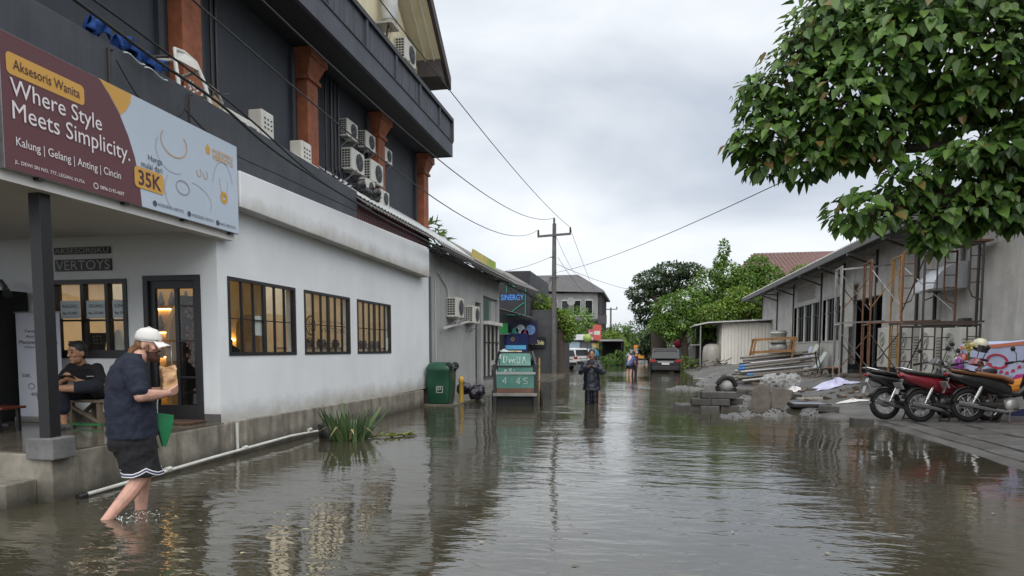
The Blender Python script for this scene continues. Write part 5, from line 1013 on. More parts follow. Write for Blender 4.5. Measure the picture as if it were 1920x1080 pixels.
MB().box(-8.0, 38.8, .55, -6.55, 38.88, 2.35).build('panel', M('blue board', (.01, .02, .11), .4, emit=.0), ls); MB().box(-7.9, 38.79, 1.42, -6.65, 38.802, 1.66).build('light_band', M('cyan lit print', (.10, .36, .60), .5, emit=.1, bump=0), ls); MB().box(-7.9, 38.79, .62, -6.7, 38.802, 1.2).build('blue_print', M('deep blue print', (.02, .03, .24), .5, emit=.12, bump=0), ls); MB().box(-7.8, 38.785, 1.28, -6.9, 38.80, 1.34).build('rule_line', M('cream line', (.6, .5, .3), .5, emit=.2, bump=0), ls)
q = MB()
for a in range(0, 360, 45): q.obox((-7.45 + .09 * math.cos(R(a)), 38.79, 2.02 + .09 * math.sin(R(a))), (.08, .01, .035), (0, -R(a), 0))
q.build('emblem', M('gold lit print', (.45, .30, .1), .5, emit=.03, bump=0), ls)
gsq = MB().box(-8.2, 38.6, 2.35, -7.7, 38.66, 2.95).build('green_sign', M('green lit print', (.02, .24, .06), .5, emit=.06, bump=0)); tag(gsq, 'small green square sign projecting above the blue lit board', 'sign'); 
MB().box(-8.3, 38.62, 2.3, -7.6, 38.655, 2.345).build('bracket', STEEL, gsq); MB().box(-8.0, 38.6, 0, -7.92, 38.68, 2.3).build('post', METBLK, gsq)
bs_ = thing('wall_sign', 'black hanging sign with pale yellow lettering on the dark grey wall', 'sign', (-6, 39.2, 1.6)); MB().box(-6.45, 39.1, 1.52, -5.55, 39.2, 2.15).build('board', BLACKP, bs_); text('B 2Side', (-6.35, 39.09, 1.70), .72, .26, 'y', M('glowing yellow print', (.62, .58, .30), .6, emit=.15, bump=0), bs_)  # lettering is given a faint glow of its own
aw = thing('awning', 'brown corrugated awning sticking out over the poster of the black building', 'awning', (-6.5, 37, 3.5)); sheet('sheet', -6.2, 3.25, -8.4, 3.85, 34.2, 38.8, ASB, aw); MB().beam((-8.3, 34.3, 3.8), (-8.3, 34.3, 0), .1, .1).build('post', METBLK, aw); MB().beam((-6.3, 34.3, 3.2), (-8.3, 34.3, 3.75), .06, .06).build('rafter', METBLK, aw)
yst = thing('marker_post', 'thin yellowish post standing right of the rubbish cart by the dark wall', 'post', (-5.75, 37.8, 0)); MB().cyl((-5.72, 37.9, 0), (-5.72, 37.9, .95), .045).build('shaft', M('yellow paint', (.52, .32, .05)), yst); MB().cyl((-5.72, 37.9, .95), (-5.72, 37.9, 1.0), .06).build('tip', METBLK, yst)
# power pole with crossarm
POLE = M('weathered pole grey', (.11, .105, .10), .8, var=.3, sc=4, streak=.5, dcol=(.04, .035, .03))
pl = thing('power_pole', 'tall grey power pole with crossarm and insulators beside the shaggy dark trunk', 'power pole', (-5.05, 39.3, 0))
MB().tube([(-5.07, 39.3, 0), (-5.07, 39.3, 4), (-5.07, 39.3, 8.75)], [.17, .15, .11], 12).build('pole', POLE, pl); MB().beam((-6.05, 39.2, 8.02), (-4.08, 39.2, 8.12), .12, .12).build('crossarm', POLE, pl)
for x, z in ((-6.0, 8.08), (-4.12, 8.18), (-5.07, 8.75)): q = MB(); q.lathe((x, 39.2, z), [(.03, 0), (.07, .03), (.04, .09), (.08, .13), (.04, .19), (.07, .23), (.03, .33), (0, .34)], 10); q.build('insulator', M('brown insulator', (.03, .025, .022), .3), pl)
MB().beam((-5.35, 39.2, 5.6), (-4.8, 39.2, 5.6), .06, .06).build('bracket', DSTEEL, pl); MB().beam((-5.3, 39.2, 6.8), (-5.0, 39.2, 6.8), .05, .05).build('bracket', DSTEEL, pl)
def wire(label, p0, p1, sag, r=.012, gp='overhead wires'):
    p0 = V(p0); p1 = V(p1); q = MB(); q.tube([p0.lerp(p1, t / 24) + V((0, 0, -4 * sag * (t / 24) * (1 - t / 24))) for t in range(25)], r, 5, False); return tag(q.build('overhead_wire', WIRE), label, 'wire', gp)
wire('overhead wire from the left insulator, lowest of the three crossing the charcoal wall', (-6.0, 39.2, 8.4), (-4.0, 3.0, 4.75), 1.25)
wire('overhead wire from the pole top, crossing under the balcony edge', (-5.07, 39.2, 9.05), (-4.15, 3.5, 5.35), 1.05)
wire('overhead wire from the right insulator, passing outside the balcony corner', (-4.12, 39.2, 8.48), (-4.6, 2.5, 7.6), .55)
wire('single service wire running from the pole to the big overhanging tree', (-5.0, 39.2, 5.9), (4.2, 9.5, 4.75), .35, .010)
for i, (p0, p1, s, l) in enumerate((((-5.2, 39.2, 5.6), (-5.35, 25.9, 4.4), .45, 'drooping cable from the pole bracket to the grey roof, upper one'), ((-5.2, 39.2, 5.5), (-5.3, 26.2, 4.1), .6, 'drooping cable from the pole bracket to the grey roof, lower one'), ((-4.85, 39.3, 6.8), (-4.3, 76, 7.2), .9, 'wire leaving the pole towards the far end of the street, right one'), ((-5.0, 39.3, 8.1), (-6.5, 78, 9.6), .8, 'wire leaving the crossarm towards the far grey building'), ((-4.12, 39.2, 8.4), (-5.3, 120, 8.4), 1.5, 'wire from the right insulator to the second far pole'), ((-5.1, 39.2, 5.3), (-5.2, 26, 3.9), .9, 'lowest drooping cable between the pole and the mossy eave'), ((-4.9, 39.2, 6.4), (3.6, 60, 6.2), .6, 'wire from the pole crossing the street to the trees on the right'), ((-5.3, 39.2, 6.8), (-8.0, 39.2, 6.05), .1, 'short wire from the pole to the black building roof'))): wire(l, p0, p1, s, .012)
p2_ = thing('power_pole', 'small far power pole with one crossarm against the sky', 'power pole', (-5.35, 120, 0)); MB().tube([(-5.35, 120, 0), (-5.35, 120, 8.8)], [.2, .14], 8).build('pole', POLE, p2_); MB().beam((-6.5, 120, 8.5), (-4.2, 120, 8.5), .16, .16).build('crossarm', POLE, p2_)
for x in (-6.4, -4.3): MB().cyl((x, 120, 8.55), (x, 120, 8.95), .09).build('insulator', MATS['brown insulator'], p2_)
p3_ = thing('power_pole', 'farthest tiny pole with transformer above the trees', 'power pole', (-3.9, 165, 0)); MB().tube([(-3.9, 165, 0), (-3.9, 165, 7.2)], [.2, .16], 8).build('pole', POLE, p3_); MB().beam((-5.3, 165, 6.9), (-2.6, 165, 6.9), .2, .2).build('crossarm', POLE, p3_); MB().box(-3.2, 164.8, 5.6, -2.6, 165.2, 6.8).build('transformer', POLE, p3_)
# ------------------------------------------------------------------ trees
def tree(name, label, trunk, blobs, n, L_, mat, group=None, asp=.6, droop=.4, limbs=True, tmat=TRUNK):
    t = thing(name, label, 'tree', tuple(trunk[0][0]), group)
    MB().tube([p for p, r in trunk], [r for p, r in trunk], 10).build('trunk', tmat, t)
    if limbs:
        q = MB(); top = V(trunk[-1][0]); mid = V(trunk[max(len(trunk) - 2, 0)][0])
        for i, b in enumerate(blobs):
            s = mid.lerp(top, .3 + .7 * ((i * .37) % 1)); e = V(b[:3]); r = trunk[-1][1] * .55; q.tube([s, s.lerp(e, .5) + V((0, 0, .08 * (e - s).length)), e], [r, r * .6, r * .2], 6)
        q.build('limbs', tmat, t)
    m = MB(); crown(m, blobs, n, L_, (.35, 1.0), droop, asp); m.build('crown', mat, t)['kind'] = 'stuff'; return t
tree('street_tree', 'yellowish green street tree with a shaggy dark trunk beside the tall power pole', [(V((-4.9, 40.6, -.1)), .62), (V((-4.92, 40.6, .5)), .40), (V((-4.95, 40.7, 2.4)), .36), (V((-5.1, 40.8, 3.2)), .22)],
     [(-6.1, 40.8, 4.0, .9, .9, .75), (-5.6, 41, 3.3, .8, .9, .9), (-6.6, 40.6, 2.9, .6, .8, .7), (-4.9, 41.0, 3.1, .75, .9, .8), (-4.4, 41, 2.5, .5, .7, .6), (-5.7, 41, 2.2, .6, .6, .5)], 5200, .20, LEAF_L)
big = [('dark spreading tree with layered crown behind the parked black car', LEAF_D, [(V((1.6, 57, -.2)), .85), (V((1.4, 57, 2.2)), .62), (V((1.2, 57, 4.0)), .5), (V((1.6, 57, 5.5)), .35)], [(.8, 57, 7.2, 1.6, 1.8, .75), (2.4, 57.5, 8.0, 1.7, 1.8, .65), (-.2, 57, 6.1, 1.2, 1.6, .6), (3.9, 57.5, 7.9, 1.2, 1.6, .6), (1.8, 58, 6.5, 1.7, 1.8, .7), (.0, 57, 5.0, 1.1, 1.3, .6), (3.2, 58, 6.9, 1.3, 1.5, .6), (.6, 58, 4.2, 1.2, 1.2, .7)], 6500, .25),
       ('mid green round tree right of the dark spreading tree', LEAF_M, [(V((3.4, 54, 0)), .3), (V((3.3, 54, 3)), .22)], [(2.2, 54, 4.6, 1.5, 1.3, 1.1), (3.5, 54, 5.0, 1.4, 1.3, 1.2), (1.6, 54, 3.4, 1.1, 1.2, .9), (3.2, 53.6, 3.6, 1.3, 1.2, .9), (2.3, 53.6, 2.7, .8, 1, .6), (4.4, 53.8, 4.0, 1.2, 1.1, 1.0), (4.6, 54, 2.9, 1.0, 1.0, .8)], 7500, .22),
       ('tall feathery tree with a thin top shoot behind the white shed', LEAF_M, [(V((6.2, 56, 0)), .3), (V((6.2, 56, 5)), .2), (V((6.4, 56, 9)), .07)], [(5.2, 56, 6.4, 1.5, 1.4, 1.5), (6.6, 56, 7.3, 1.3, 1.4, 1.2), (6.4, 56, 9.3, .42, .5, .9), (6.1, 56, 8.4, .5, .6, .6), (4.6, 55.5, 4.9, 1.2, 1.2, 1.2), (7.1, 56, 5.8, 1.3, 1.2, 1.2), (5.8, 55.6, 5.0, 1.3, 1.2, 1.2), (7.8, 56, 6.8, 1.1, 1.2, 1.1)], 8500, .22),
       ('bright yellow green tree low behind the white shed', LEAF_L, [(V((7.6, 53, 0)), .25), (V((7.6, 53, 3)), .18)], [(6.6, 52.6, 4.3, 1.5, 1.1, 1.0), (8.2, 52.8, 4.5, 1.5, 1.1, 1.0), (5.2, 52.6, 3.9, 1.2, 1.1, .9), (7.2, 53, 5.4, 1.1, 1.1, .8), (9.2, 52.8, 4.6, 1.1, 1, 1.0)], 7500, .20),
       ('olive green tree in front of the red tiled roof', LEAF_M, [(V((9.6, 58, 0)), .3), (V((9.6, 58, 5)), .2)], [(8.6, 58, 6.4, 1.6, 1.4, 1.5), (10.1, 58, 6.9, 1.6, 1.4, 1.4), (9.3, 58, 8.3, 1.0, 1, .8), (9.9, 57.6, 5.1, 1.6, 1.3, 1.1), (8.2, 57.6, 5.0, 1.3, 1.2, 1.2)], 7500, .24),
       ('light green tree top rising over the workshop eave', LEAF_L, [(V((12.4, 56, 0)), .25), (V((12.2, 56, 6)), .15)], [(11.2, 55.6, 6.0, 1.2, 1, .8), (12.4, 56, 7.3, 1.0, 1, .7), (13.6, 56, 6.9, 1.1, 1, .7), (14.8, 56, 7.6, .8, .9, .6), (11.9, 56, 5.1, 1.6, 1.2, .9)], 3800, .24)]
for lab, mt, tr_, bl, n, L_ in big: tree('street_tree' if 'dark' in lab else 'garden_tree', lab, tr_, bl, n, L_, mt)
far = [(-3.2, 70, 3.4, 1.8, LEAF_L, 'small light green tree at the left bend of the street'), (-6.1, 64, 5.6, 2.3, LEAF_M, 'green tree in front of the far grey building'), (-8.6, 61, 4.6, 1.9, LEAF_L, 'green tree left of the pole in front of the far grey building'), (-3.0, 95, 5.2, 2.4, LEAF_M, 'far round tree left of the street end'), (-.6, 105, 6.2, 2.6, LEAF_D, 'far dark tree closing the street end'), (2.6, 90, 6.0, 2.8, LEAF_M, 'far mid green tree right of the street end'), (-6.6, 110, 5.4, 3.0, LEAF_D, 'far dark tree below the second pole'), (5.2, 80, 7.0, 3.0, LEAF_D, 'far dark tree behind the parked black car'), (.9, 66, 3.1, 1.1, LEAF_D, 'dark low tree beside the yellow truck')]
for x, y, h, r, mt, lab in far:
    tree('far_tree', lab, [(V((x, y, -.1)), .22), (V((x, y, h * .5)), .15)], [(x, y, h * .72, r * .8, r * .8, h * .26), (x - r * .5, y, h * .5, r * .6, r * .6, h * .2), (x + r * .5, y - .3, h * .52, r * .6, r * .6, h * .2), (x + r * .1, y, h * .33, r * .7, r * .6, h * .2)], 2300, .30, mt, None)
m = MB()
for k in range(26): x = -70 + k * 5.6 + random.uniform(-2, 2); y = 150 + random.uniform(-12, 25); crown(m, [(x, y, 2.8, 4, 3, 2.6 + random.uniform(-.6, 1.0))], 420, .75, (.5, 1), .3)
fo = m.build('far_woods', LEAF_D); tag(fo, 'far belt of trees closing the end of the flooded street', 'woods', kind='stuff')
# ------------------------------------------------------------------ far grey building
fb = thing('apartment_block', 'far grey multi storey block with flat roof behind the street trees', 'building', (-9, 85, 0))
FGR = M('far grey facade', (.22, .22, .225), .8, var=.2, sc=.5, streak=.4, dcol=(.09, .09, .09)); DGR = M('far dark facade', (.05, .05, .055), .7, var=.3)
MB().box(-16, 80, 0, -5.1, 96, 8.1).build('wall', FGR, fb); MB().prism([(-16, 79.4, 8.5), (-4.4, 79.4, 8.1), (-4.4, 79.4, 8.35), (-7.4, 79.4, 10.2), (-16, 79.4, 10.2)], (0, 17, 0)).build('roof', M('far roof grey', (.17, .17, .175), .8), fb)
for r in range(2):
    for c in range(6):
        f = MB().box(-13.6 + c * 1.4, 79.9, 2.4 + r * 3.0, -12.7 + c * 1.4, 79.99, 4.3 + r * 3.0).build('window', PVC, fb); MB().box(-13.55 + c * 1.4, 79.86, 2.5 + r * 3.0, -12.75 + c * 1.4, 79.895, 4.2 + r * 3.0).build('pane', DGLASS, f)
    MB().box(-14, 79.2, 1.7 + r * 3.0, -5.0, 80, 1.95 + r * 3.0).build('balcony_slab', DGR, fb)
for c in range(5): MB().box(-5.1, 80.5 + c * 2.8, 0, -4.7, 80.8 + c * 2.8, 8.1).build('pier', DGR, fb)
for i, (x, z) in enumerate(((-8.2, 7.0),)): q = MB(); q.lathe((x, 79.1, z), [(.05, -.1), (.35, .0), (.5, .12), (.48, .12), (.0, .02)], 14, (.3, -1, .3)); q.build('dish', FGR, fb)
MB().box(-4.95, 78.6, 4.4, -4.0, 79.4, 5.4).build('side_balcony', DGR, fb)
# left car park: white cars, signs, low buildings
CARW = M('white car paint', (.66, .67, .68), .25, var=.03, bump=0, coat=.6, dirt=.15); CARB = M('black car paint', (.008, .008, .010), .3, var=.1, bump=0, coat=.15); TAIL = M('red tail light', (.28, .008, .012), .2, bump=0, coat=.5)
def car(label, paint, w_, l_, h_, loc, rz, group=None):
    """local: rear at y=0, nose at +l, ground z=0"""
    t = thing('parked_car', label, 'car', (0, 0, 0), group); hw = w_ / 2
    def ring(y, x, z0, z1, r): return [V((p.x, y, p.y)) for p in [V((q.x, q.y, 0)) for q in rr_ring(0, (z0 + z1) / 2, 0, x, (z1 - z0) / 2, r)]]
    b = MB(); b.loft([ring(y * l_, hw * s, z0 * h_, z1 * h_, .07) for y, s, z0, z1 in ((0, .90, .24, .52), (.015, .97, .16, .58), (.10, 1.0, .14, .60), (.5, 1.0, .13, .60), (.75, 1.0, .13, .59), (.93, .97, .15, .53), (.985, .9, .18, .46), (1, .8, .22, .42))]); b.build('body', paint, t)
    b = MB(); b.loft([ring(y * l_, hw * s, .575 * h_, z1 * h_, .06) for y, s, z1 in ((.01, .93, .60), (.035, .88, .90), (.07, .84, .985), (.30, .82, 1.0), (.52, .82, .985), (.60, .84, .92), (.73, .90, .60))]); c = b.build('cabin', paint, t)
    q = MB(); q.prism([(-hw * .78, .008 * l_, .63 * h_), (hw * .78, .008 * l_, .63 * h_), (hw * .68, .036 * l_, .90 * h_), (-hw * .68, .036 * l_, .90 * h_)], (0, -.02, .004)); q.build('rear_window', DGLASS, c)
    for sg in (-1, 1):
        q = MB(); q.prism([(sg * hw * .935, .09 * l_, .61 * h_), (sg * hw * .935, .66 * l_, .61 * h_), (sg * hw * .85, .55 * l_, .93 * h_), (sg * hw * .85, .11 * l_, .93 * h_)], (sg * .012, 0, 0)); q.build('side_window', DGLASS, c)
        q = MB(); q.obox((sg * hw * .80, .004 * l_, .535 * h_), (hw * .36, .10, .10 * h_)); q.build('tail_light', TAIL, t, .015)
        for y in (.17, .80): q = MB(); q.lathe((sg * hw * .98 - sg * .1 - .09, y * l_, .185 * h_), [(0, 0), (.2, 0), (.32, .01), (.335, .06), (.335, .13), (.32, .18), (.2, .19), (0, .19)], 20, (1, 0, 0)); wh = q.build('wheel', RUBBER, t); q = MB(); q.lathe((sg * hw * .98 - sg * .1 - .095, y * l_, .185 * h_), [(0, 0), (.19, 0), (.21, .03), (.21, .17), (.19, .2), (0, .2)], 12, (1, 0, 0)); q.build('rim', STEEL, wh)
        q = MB(); q.obox((sg * hw * 1.06, .62 * l_, .63 * h_), (.14, .08, .11)); q.build('mirror', paint, t, .02)
    MB().box(-hw * .86, -.045, .20 * h_, hw * .86, .03, .33 * h_).build('rear_bumper', BLKPL, t, .02); MB().box(-hw * .5, -.035, .475 * h_, hw * .5, .0, .515 * h_).build('chrome_strip', CHROME, t); MB().box(-.23, -.05, .40 * h_, .23, -.01, .465 * h_).build('number_plate', M('white plate', (.6, .6, .58), .5), t)
    MB().box(-hw * .76, -.03, .935 * h_, hw * .76, .14, .965 * h_).build('roof_spoiler', paint, t, .01)
    t.location = loc; t.rotation_euler = (0, 0, R(rz)); return t
car('black sport utility car parked in the flood on the right side, seen from behind', CARB, 1.85, 4.7, 1.68, (1.47, 41.6, -.18), 0)
car('white car parked on the left right behind the shaggy trunk, rear towards the street', CARW, 1.72, 4.3, 1.52, (-5.25, 48.6, -.03), 38, 'white cars in the left parking bay')
car('second white car parked beyond the first one in the left parking bay', CARW, 1.72, 4.3, 1.55, (-4.55, 53.2, -.03), 42, 'white cars in the left parking bay')
bt_ = thing('tarpaulin', 'bright blue tarpaulin over a parked vehicle behind the man with the phone', 'tarpaulin', (-4.1, 56, 0)); m = MB(); m.ball((-4.05, 56, 1.0), (.62, .9, .5), 12, 8); m.build('cover', M('cyan tarpaulin', (.02, .30, .50), .5, var=.3, bump=.5, bsc=8), bt_); MB().box(-4.5, 55.4, -.1, -3.6, 56.6, .85).build('vehicle', BLACKP, bt_, .1)
lb = thing('low_building', 'low dark building with pale roof edge behind the white cars', 'building', (-6, 62, 0)); MB().box(-14, 60, 0, -4.2, 66, 2.25).build('wall', M('slate low wall', (.11, .115, .13), .7), lb); MB().box(-14, 59.6, 2.25, -4.0, 66, 2.75).build('roof', M('pale roof edge', (.62, .63, .64), .6), lb); MB().box(-6.6, 59.9, 1.2, -5.4, 59.98, 2.1).build('window', M('pale blue pane', (.32, .44, .50), .2), lb); MB().box(-8.6, 59.9, 1.0, -7.4, 59.98, 2.1).build('window', DGLASS, lb); MB().box(-8.0, 65, 2.75, -7.2, 66, 5.2).build('chimney_stack', PVC, lb)
for i, (n, lab, x, z, w_, h_, c, rd) in enumerate((('street_sign', 'round lime green sign on a pole behind the man with the phone', -3.95, 1.95, .62, .62, (.30, .42, .10), 1), ('street_sign', 'tall red and white shop sign above the round lime sign', -3.25, 2.1, .62, 1.15, (.50, .10, .08), 0), ('street_sign', 'small yellow sign just over the head of the man with the phone', -3.42, 1.50, .5, .36, (.55, .42, .12), 0), ('street_sign', 'pink and red panel left of the tall red sign', -3.75, 2.35, .45, .6, (.45, .12, .16), 0))):
    t = thing(n, lab, 'sign', (x, 50 + i * .4, 0)); y = 50 + i * .4
    if rd: q = MB(); q.lathe((x, y, z + h_ / 2), [(0, 0), (w_ / 2, 0), (w_ / 2, .05), (0, .05)], 20, (0, -1, 0)); q.build('disc', M('sign paint %d' % i, c, .5, var=.2), t)
    else: MB().box(x - w_ / 2, y - .05, z, x + w_ / 2, y, z + h_).build('board', M('sign paint %d' % i, c, .5, var=.2, sc=3), t); MB().box(x - w_ * .35, y - .056, z + h_ * .35, x + w_ * .35, y - .052, z + h_ * .6).build('white_band', M('sign white', (.6, .6, .58), .5), t)
    MB().cyl((x, y + .03, 0), (x, y + .03, z + .1), .035, n=6).build('post', DSTEEL, t)
dkb = thing('shop_shelter', 'dark open shelter with goods under trees left of the street end', 'shelter', (-3, 62, 0)); MB().box(-3.6, 60, 2.15, -1.6, 64, 2.3).build('roof', M('pale shelter roof', (.35, .36, .36), .6), dkb); MB().box(-3.6, 63.6, 0, -1.6, 63.8, 2.15).build('back_wall', BLACKP, dkb)
for x in (-3.5, -1.7): MB().cyl((x, 60.2, -.1), (x, 60.2, 2.15), .05).build('post', METBLK, dkb)
for k in range(4): MB().box(-3.4 + k * .45, 61, -.1, -3.1 + k * .45, 61.5, .6 + .2 * (k % 2)).build('crate', [BLACKP, WOODG, M('green fabric', (.008, .17, .06)), BLACKP][k], dkb)
for i, (x, y, r, h) in enumerate(((-2.6, 58.5, .5, 1.0), (-1.9, 60, .5, 1.3), (-1.4, 66, .6, 1.2), (-3.0, 55, .35, .8), (3.0, 47.5, .6, .9), (3.9, 47.2, .55, .7))):
    t = thing('shrub', ['leafy shrub in front of the dark shelter, nearest', 'leafy shrub at the right post of the dark shelter', 'leafy shrub beyond the dark shelter', 'small leafy shrub right behind the man with the phone', 'bright leafy shrub right beside the parked black car', 'bright leafy shrub at the foot of the grey fence'][i], 'shrub', (x, y, 0)); m = MB(); crown(m, [(x, y, h * .55, r, r, h * .5)], 320, .17); m.build('foliage', LEAF_L if i > 3 else LEAF_M, t)['kind'] = 'stuff'; MB().tube([(x, y, -.2), (x, y, h * .6)], .03, 5).build('stem', TRUNK, t)
# small yellow truck at the end of the street
tk = thing('small_truck', 'small orange yellow truck coming up the flooded street in the distance', 'truck', (.1, 74, 0)); YT = M('truck yellow', (.55, .22, .04), .4, var=.15)
m = MB(); m.loft([[V((.1 + x * s, 74 + y, z)) for x, y in ((-.85, .05), (-.8, 0), (.8, 0), (.85, .05), (.85, 1.5), (-.85, 1.5))] for z, s in ((.25, 1), (.95, 1), (1.6, .92), (1.78, .86))], True, False); m.build('cab', YT, tk)
MB().prism([(-.62, 73.97, .98), (.82, 73.97, .98), (.74, 74.02, 1.52), (-.54, 74.02, 1.52)], (0, -.02, 0)).build('windscreen', M('pale windscreen', (.30, .31, .33), .15), tk); MB().box(-.8, 73.85, .22, 1.0, 74.0, .42).build('bumper', METBLK, tk); MB().box(-.7, 73.9, .44, .2, 73.99, .62).build('bumper_stripe', M('yellow paint', (.52, .32, .05)), tk); MB().box(-.8, 75.5, .5, 1.0, 79, 1.9).build('cargo_box', YT, tk)
for x in (-.62, .82): MB().cyl((x, 73.94, .75), (x, 73.99, .75), .1).build('headlight', M('lamp lens', (.6, .6, .55), .1), tk); q = MB(); q.lathe((x - .1, 74.6, .15), [(0, 0), (.3, 0), (.34, .04), (.34, .16), (.3, .2), (0, .2)], 16, (1, 0, 0)); q.build('wheel', RUBBER, tk)
# ------------------------------------------------------------------ right side far: tiled house, signs, fence, shed
TILE = M('red brown roof tile', (.115, .060, .052), .8, var=.3, sc=2, dirt=.45, dcol=(.075, .05, .045), dsc=1.5, bump=.2)
th_ = thing('tiled_house', 'house with red brown tiled hip roof behind the trees on the right', 'house', (16, 80, 0)); MB().box(11, 76, 0, 24, 90, 9.2).build('wall', CREAM, th_)
ro_ = MB(); ro_.add([(9.6, 75, 9.2), (25, 75, 9.2), (25, 92, 9.2), (9.6, 92, 9.2), (12.6, 82, 12.4), (25, 82, 12.6)], [(0, 1, 5, 4), (0, 4, 3), (3, 4, 5, 2), (1, 2, 5)]); rf_ = ro_.build('roof', TILE, th_)
m = MB()
for r in range(16):
    t0 = r / 16; y0 = lerp(75, 82, t0) - .03; z0 = lerp(9.2, 12.45, t0) + .05; x0 = lerp(9.6, 12.5, t0)
    for c in range(int((25 - x0) / .42)): m.obox((x0 + .25 + c * .42 + .21 * (r % 2), y0 + .2, z0 + .10), (.36, .50, .05), (R(25), 0, 0))
m.build('roof_tiles', TILE, rf_)['kind'] = 'stuff'
for c in range(4): MB().box(12 + c * 2.8, 75.9, 6.2, 13.4 + c * 2.8, 75.99, 8.0).build('window', DGLASS, th_)
sb = thing('sign_board', 'tall pale street sign panels standing behind the parked black car', 'sign', (3.9, 58, 0)); MB().box(3.55, 58, .3, 4.3, 58.2, 4.3).build('panel', M('pale sign face', (.58, .60, .64), .6, var=.2, sc=4), sb); MB().box(3.1, 58.1, .2, 3.5, 58.2, 3.2).build('teal_panel', M('teal sign face', (.12, .34, .38), .5), sb); MB().box(4.35, 57.6, .2, 4.8, 57.8, 3.0).build('pink_panel', M('pinkish panel', (.48, .38, .40), .6), sb); MB().cyl((3.52, 58.25, -.2), (3.52, 58.25, 4.0), .06).build('post', STEEL, sb)
sb = thing('sign_board', 'red round sign with white letter B board beside the black car', 'sign', (2.9, 57, 0)); q = MB(); q.lathe((3.05, 57, 1.95), [(0, 0), (.42, 0), (.42, .06), (0, .06)], 18, (0, -1, 0)); q.build('disc', M('crimson sign face', (.42, .03, .06), .5), sb); MB().box(2.35, 57, 2.0, 2.95, 57.05, 2.5).build('board', M('sign white', (.6, .6, .58)), sb); text('B', (2.45, 56.99, 2.06), .26, .36, 'y', MATS['ink'], sb); MB().box(2.3, 57.1, 1.0, 3.2, 57.15, 1.6).build('lower_board', M('pinkish panel', (.48, .38, .40)), sb); MB().cyl((2.8, 57.2, -.2), (2.8, 57.2, 2.4), .05).build('post', STEEL, sb)
fc = thing('plank_fence', 'fence of grey upright planks left of the white shed', 'fence', (5, 50, 0))
for k in range(14): x = 3.55 + k * .145; MB().box(x, 48.5, -.1, x + .12, 48.54 + .02 * (k % 2), 2.05 + .1 * math.sin(k * 2.3)).build('plank', M('weathered plank grey', (.16, .15, .14), .85, var=.3, sc=4, streak=.5, rand=.3), fc)
for z in (.5, 1.6): MB().box(3.5, 48.56, z, 5.6, 48.6, z + .08).build('rail', WOODG, fc)
cv = thing('creeper', 'leafy creeper hanging over the fence under the shed roof edge', 'creeper', (4.2, 47.5, 2)); m = MB(); crown(m, [(3.7, 47.6, 2.4, .6, .4, .7), (4.4, 47.4, 2.7, .5, .4, .5), (5.0, 47.8, 2.5, .6, .4, .5)], 620, .18); m.build('foliage', LEAF_M, cv)['kind'] = 'stuff'; MB().tube([(3.7, 47.8, -.1), (3.7, 47.7, 2.4)], .03, 5).build('stem', TRUNK, cv)
shd = thing('shed', 'white corrugated shed with a thin lean to roof on the right bank', 'shed', (6.5, 46, .2)); SHW = M('cream white corrugated sheet', (.74, .72, .66), .6, var=.08, sc=1, streak=.3, dcol=(.38, .35, .29)); m = MB()
def corr(m, p0, p1, z0, z1, n, amp):
    d = V(p1) - V(p0); a = V((d.y, -d.x, 0)).normalized(); pts = []
    for k in range(n + 1):
        for j, o in ((0, 0), (.35, 0), (.5, 1), (.85, 1)):
            if k + j <= n: pts.append(V(p0) + d * ((k + j) / n) + a * amp * o)
    m.add([V((p.x, p.y, z)) for p in pts for z in (z0, z1)], [(2 * k, 2 * k + 2, 2 * k + 3, 2 * k + 1) for k in range(len(pts) - 1)])
corr(m, (5.12, 45.0, 0), (8.4, 45.0, 0), .1, 3.12, 16, .045); corr(m, (5.12, 48.6, 0), (5.12, 45.0, 0), .1, 3.1, 14, .03); m.build('wall', SHW, shd)
MB().prism([(3.35, 44.4, 2.92), (4.2, 44.4, 3.10), (8.5, 44.4, 3.28), (8.5, 44.4, 3.36), (4.2, 44.4, 3.18), (3.35, 44.4, 3.0)], (0, 4.4, 0)).build('roof', M('pale roof sheet', (.50, .50, .49), .6, streak=.4), shd)
for y in (44.6, 48.4): MB().cyl((3.75, y, -.1), (3.75, y, 3.0), .045).build('post', STEEL, shd)
MB().beam((3.1, 44.6, 1.7), (3.75, 44.6, 1.72), .04, .04).build('rail', STEEL, shd); MB().box(3.8, 48.3, 0, 5.1, 48.4, 2.9).build('dark_back', BLACKP, shd)
wtk = thing('water_tank', 'dirty white round water tank under the lean to of the shed', 'tank', (4.6, 45.6, .1)); q = MB(); q.lathe((4.58, 45.6, .12), [(0, 0), (.58, 0), (.62, .05), (.60, .3), (.62, .33), (.60, .7), (.62, .75), (.60, 1.15), (.55, 1.45), (.4, 1.6), (.2, 1.66), (0, 1.66)], 22); q.build('tank_body', M('dirty tank white', (.42, .40, .36), .6, streak=.6, dcol=(.22, .18, .13)), wtk); q = MB(); q.lathe((4.58, 45.6, 1.78), [(0, 0), (.2, 0), (.2, .06), (0, .08)], 14); q.build('tank_lid', BLKPL, wtk)
jm = MB()
for k in range(40): p = V((random.uniform(3.2, 5.4), random.uniform(41.5, 44.3), random.uniform(.1, .7))); jm.beam(p, p + V((random.uniform(-.5, .5), random.uniform(-.3, .3), random.uniform(-.25, .3))), .05, .04)
jo = jm.build('scrap_heap', DSTEEL); tag(jo, 'dark scrap metal heap in front of the round tank', 'scrap', kind='stuff')
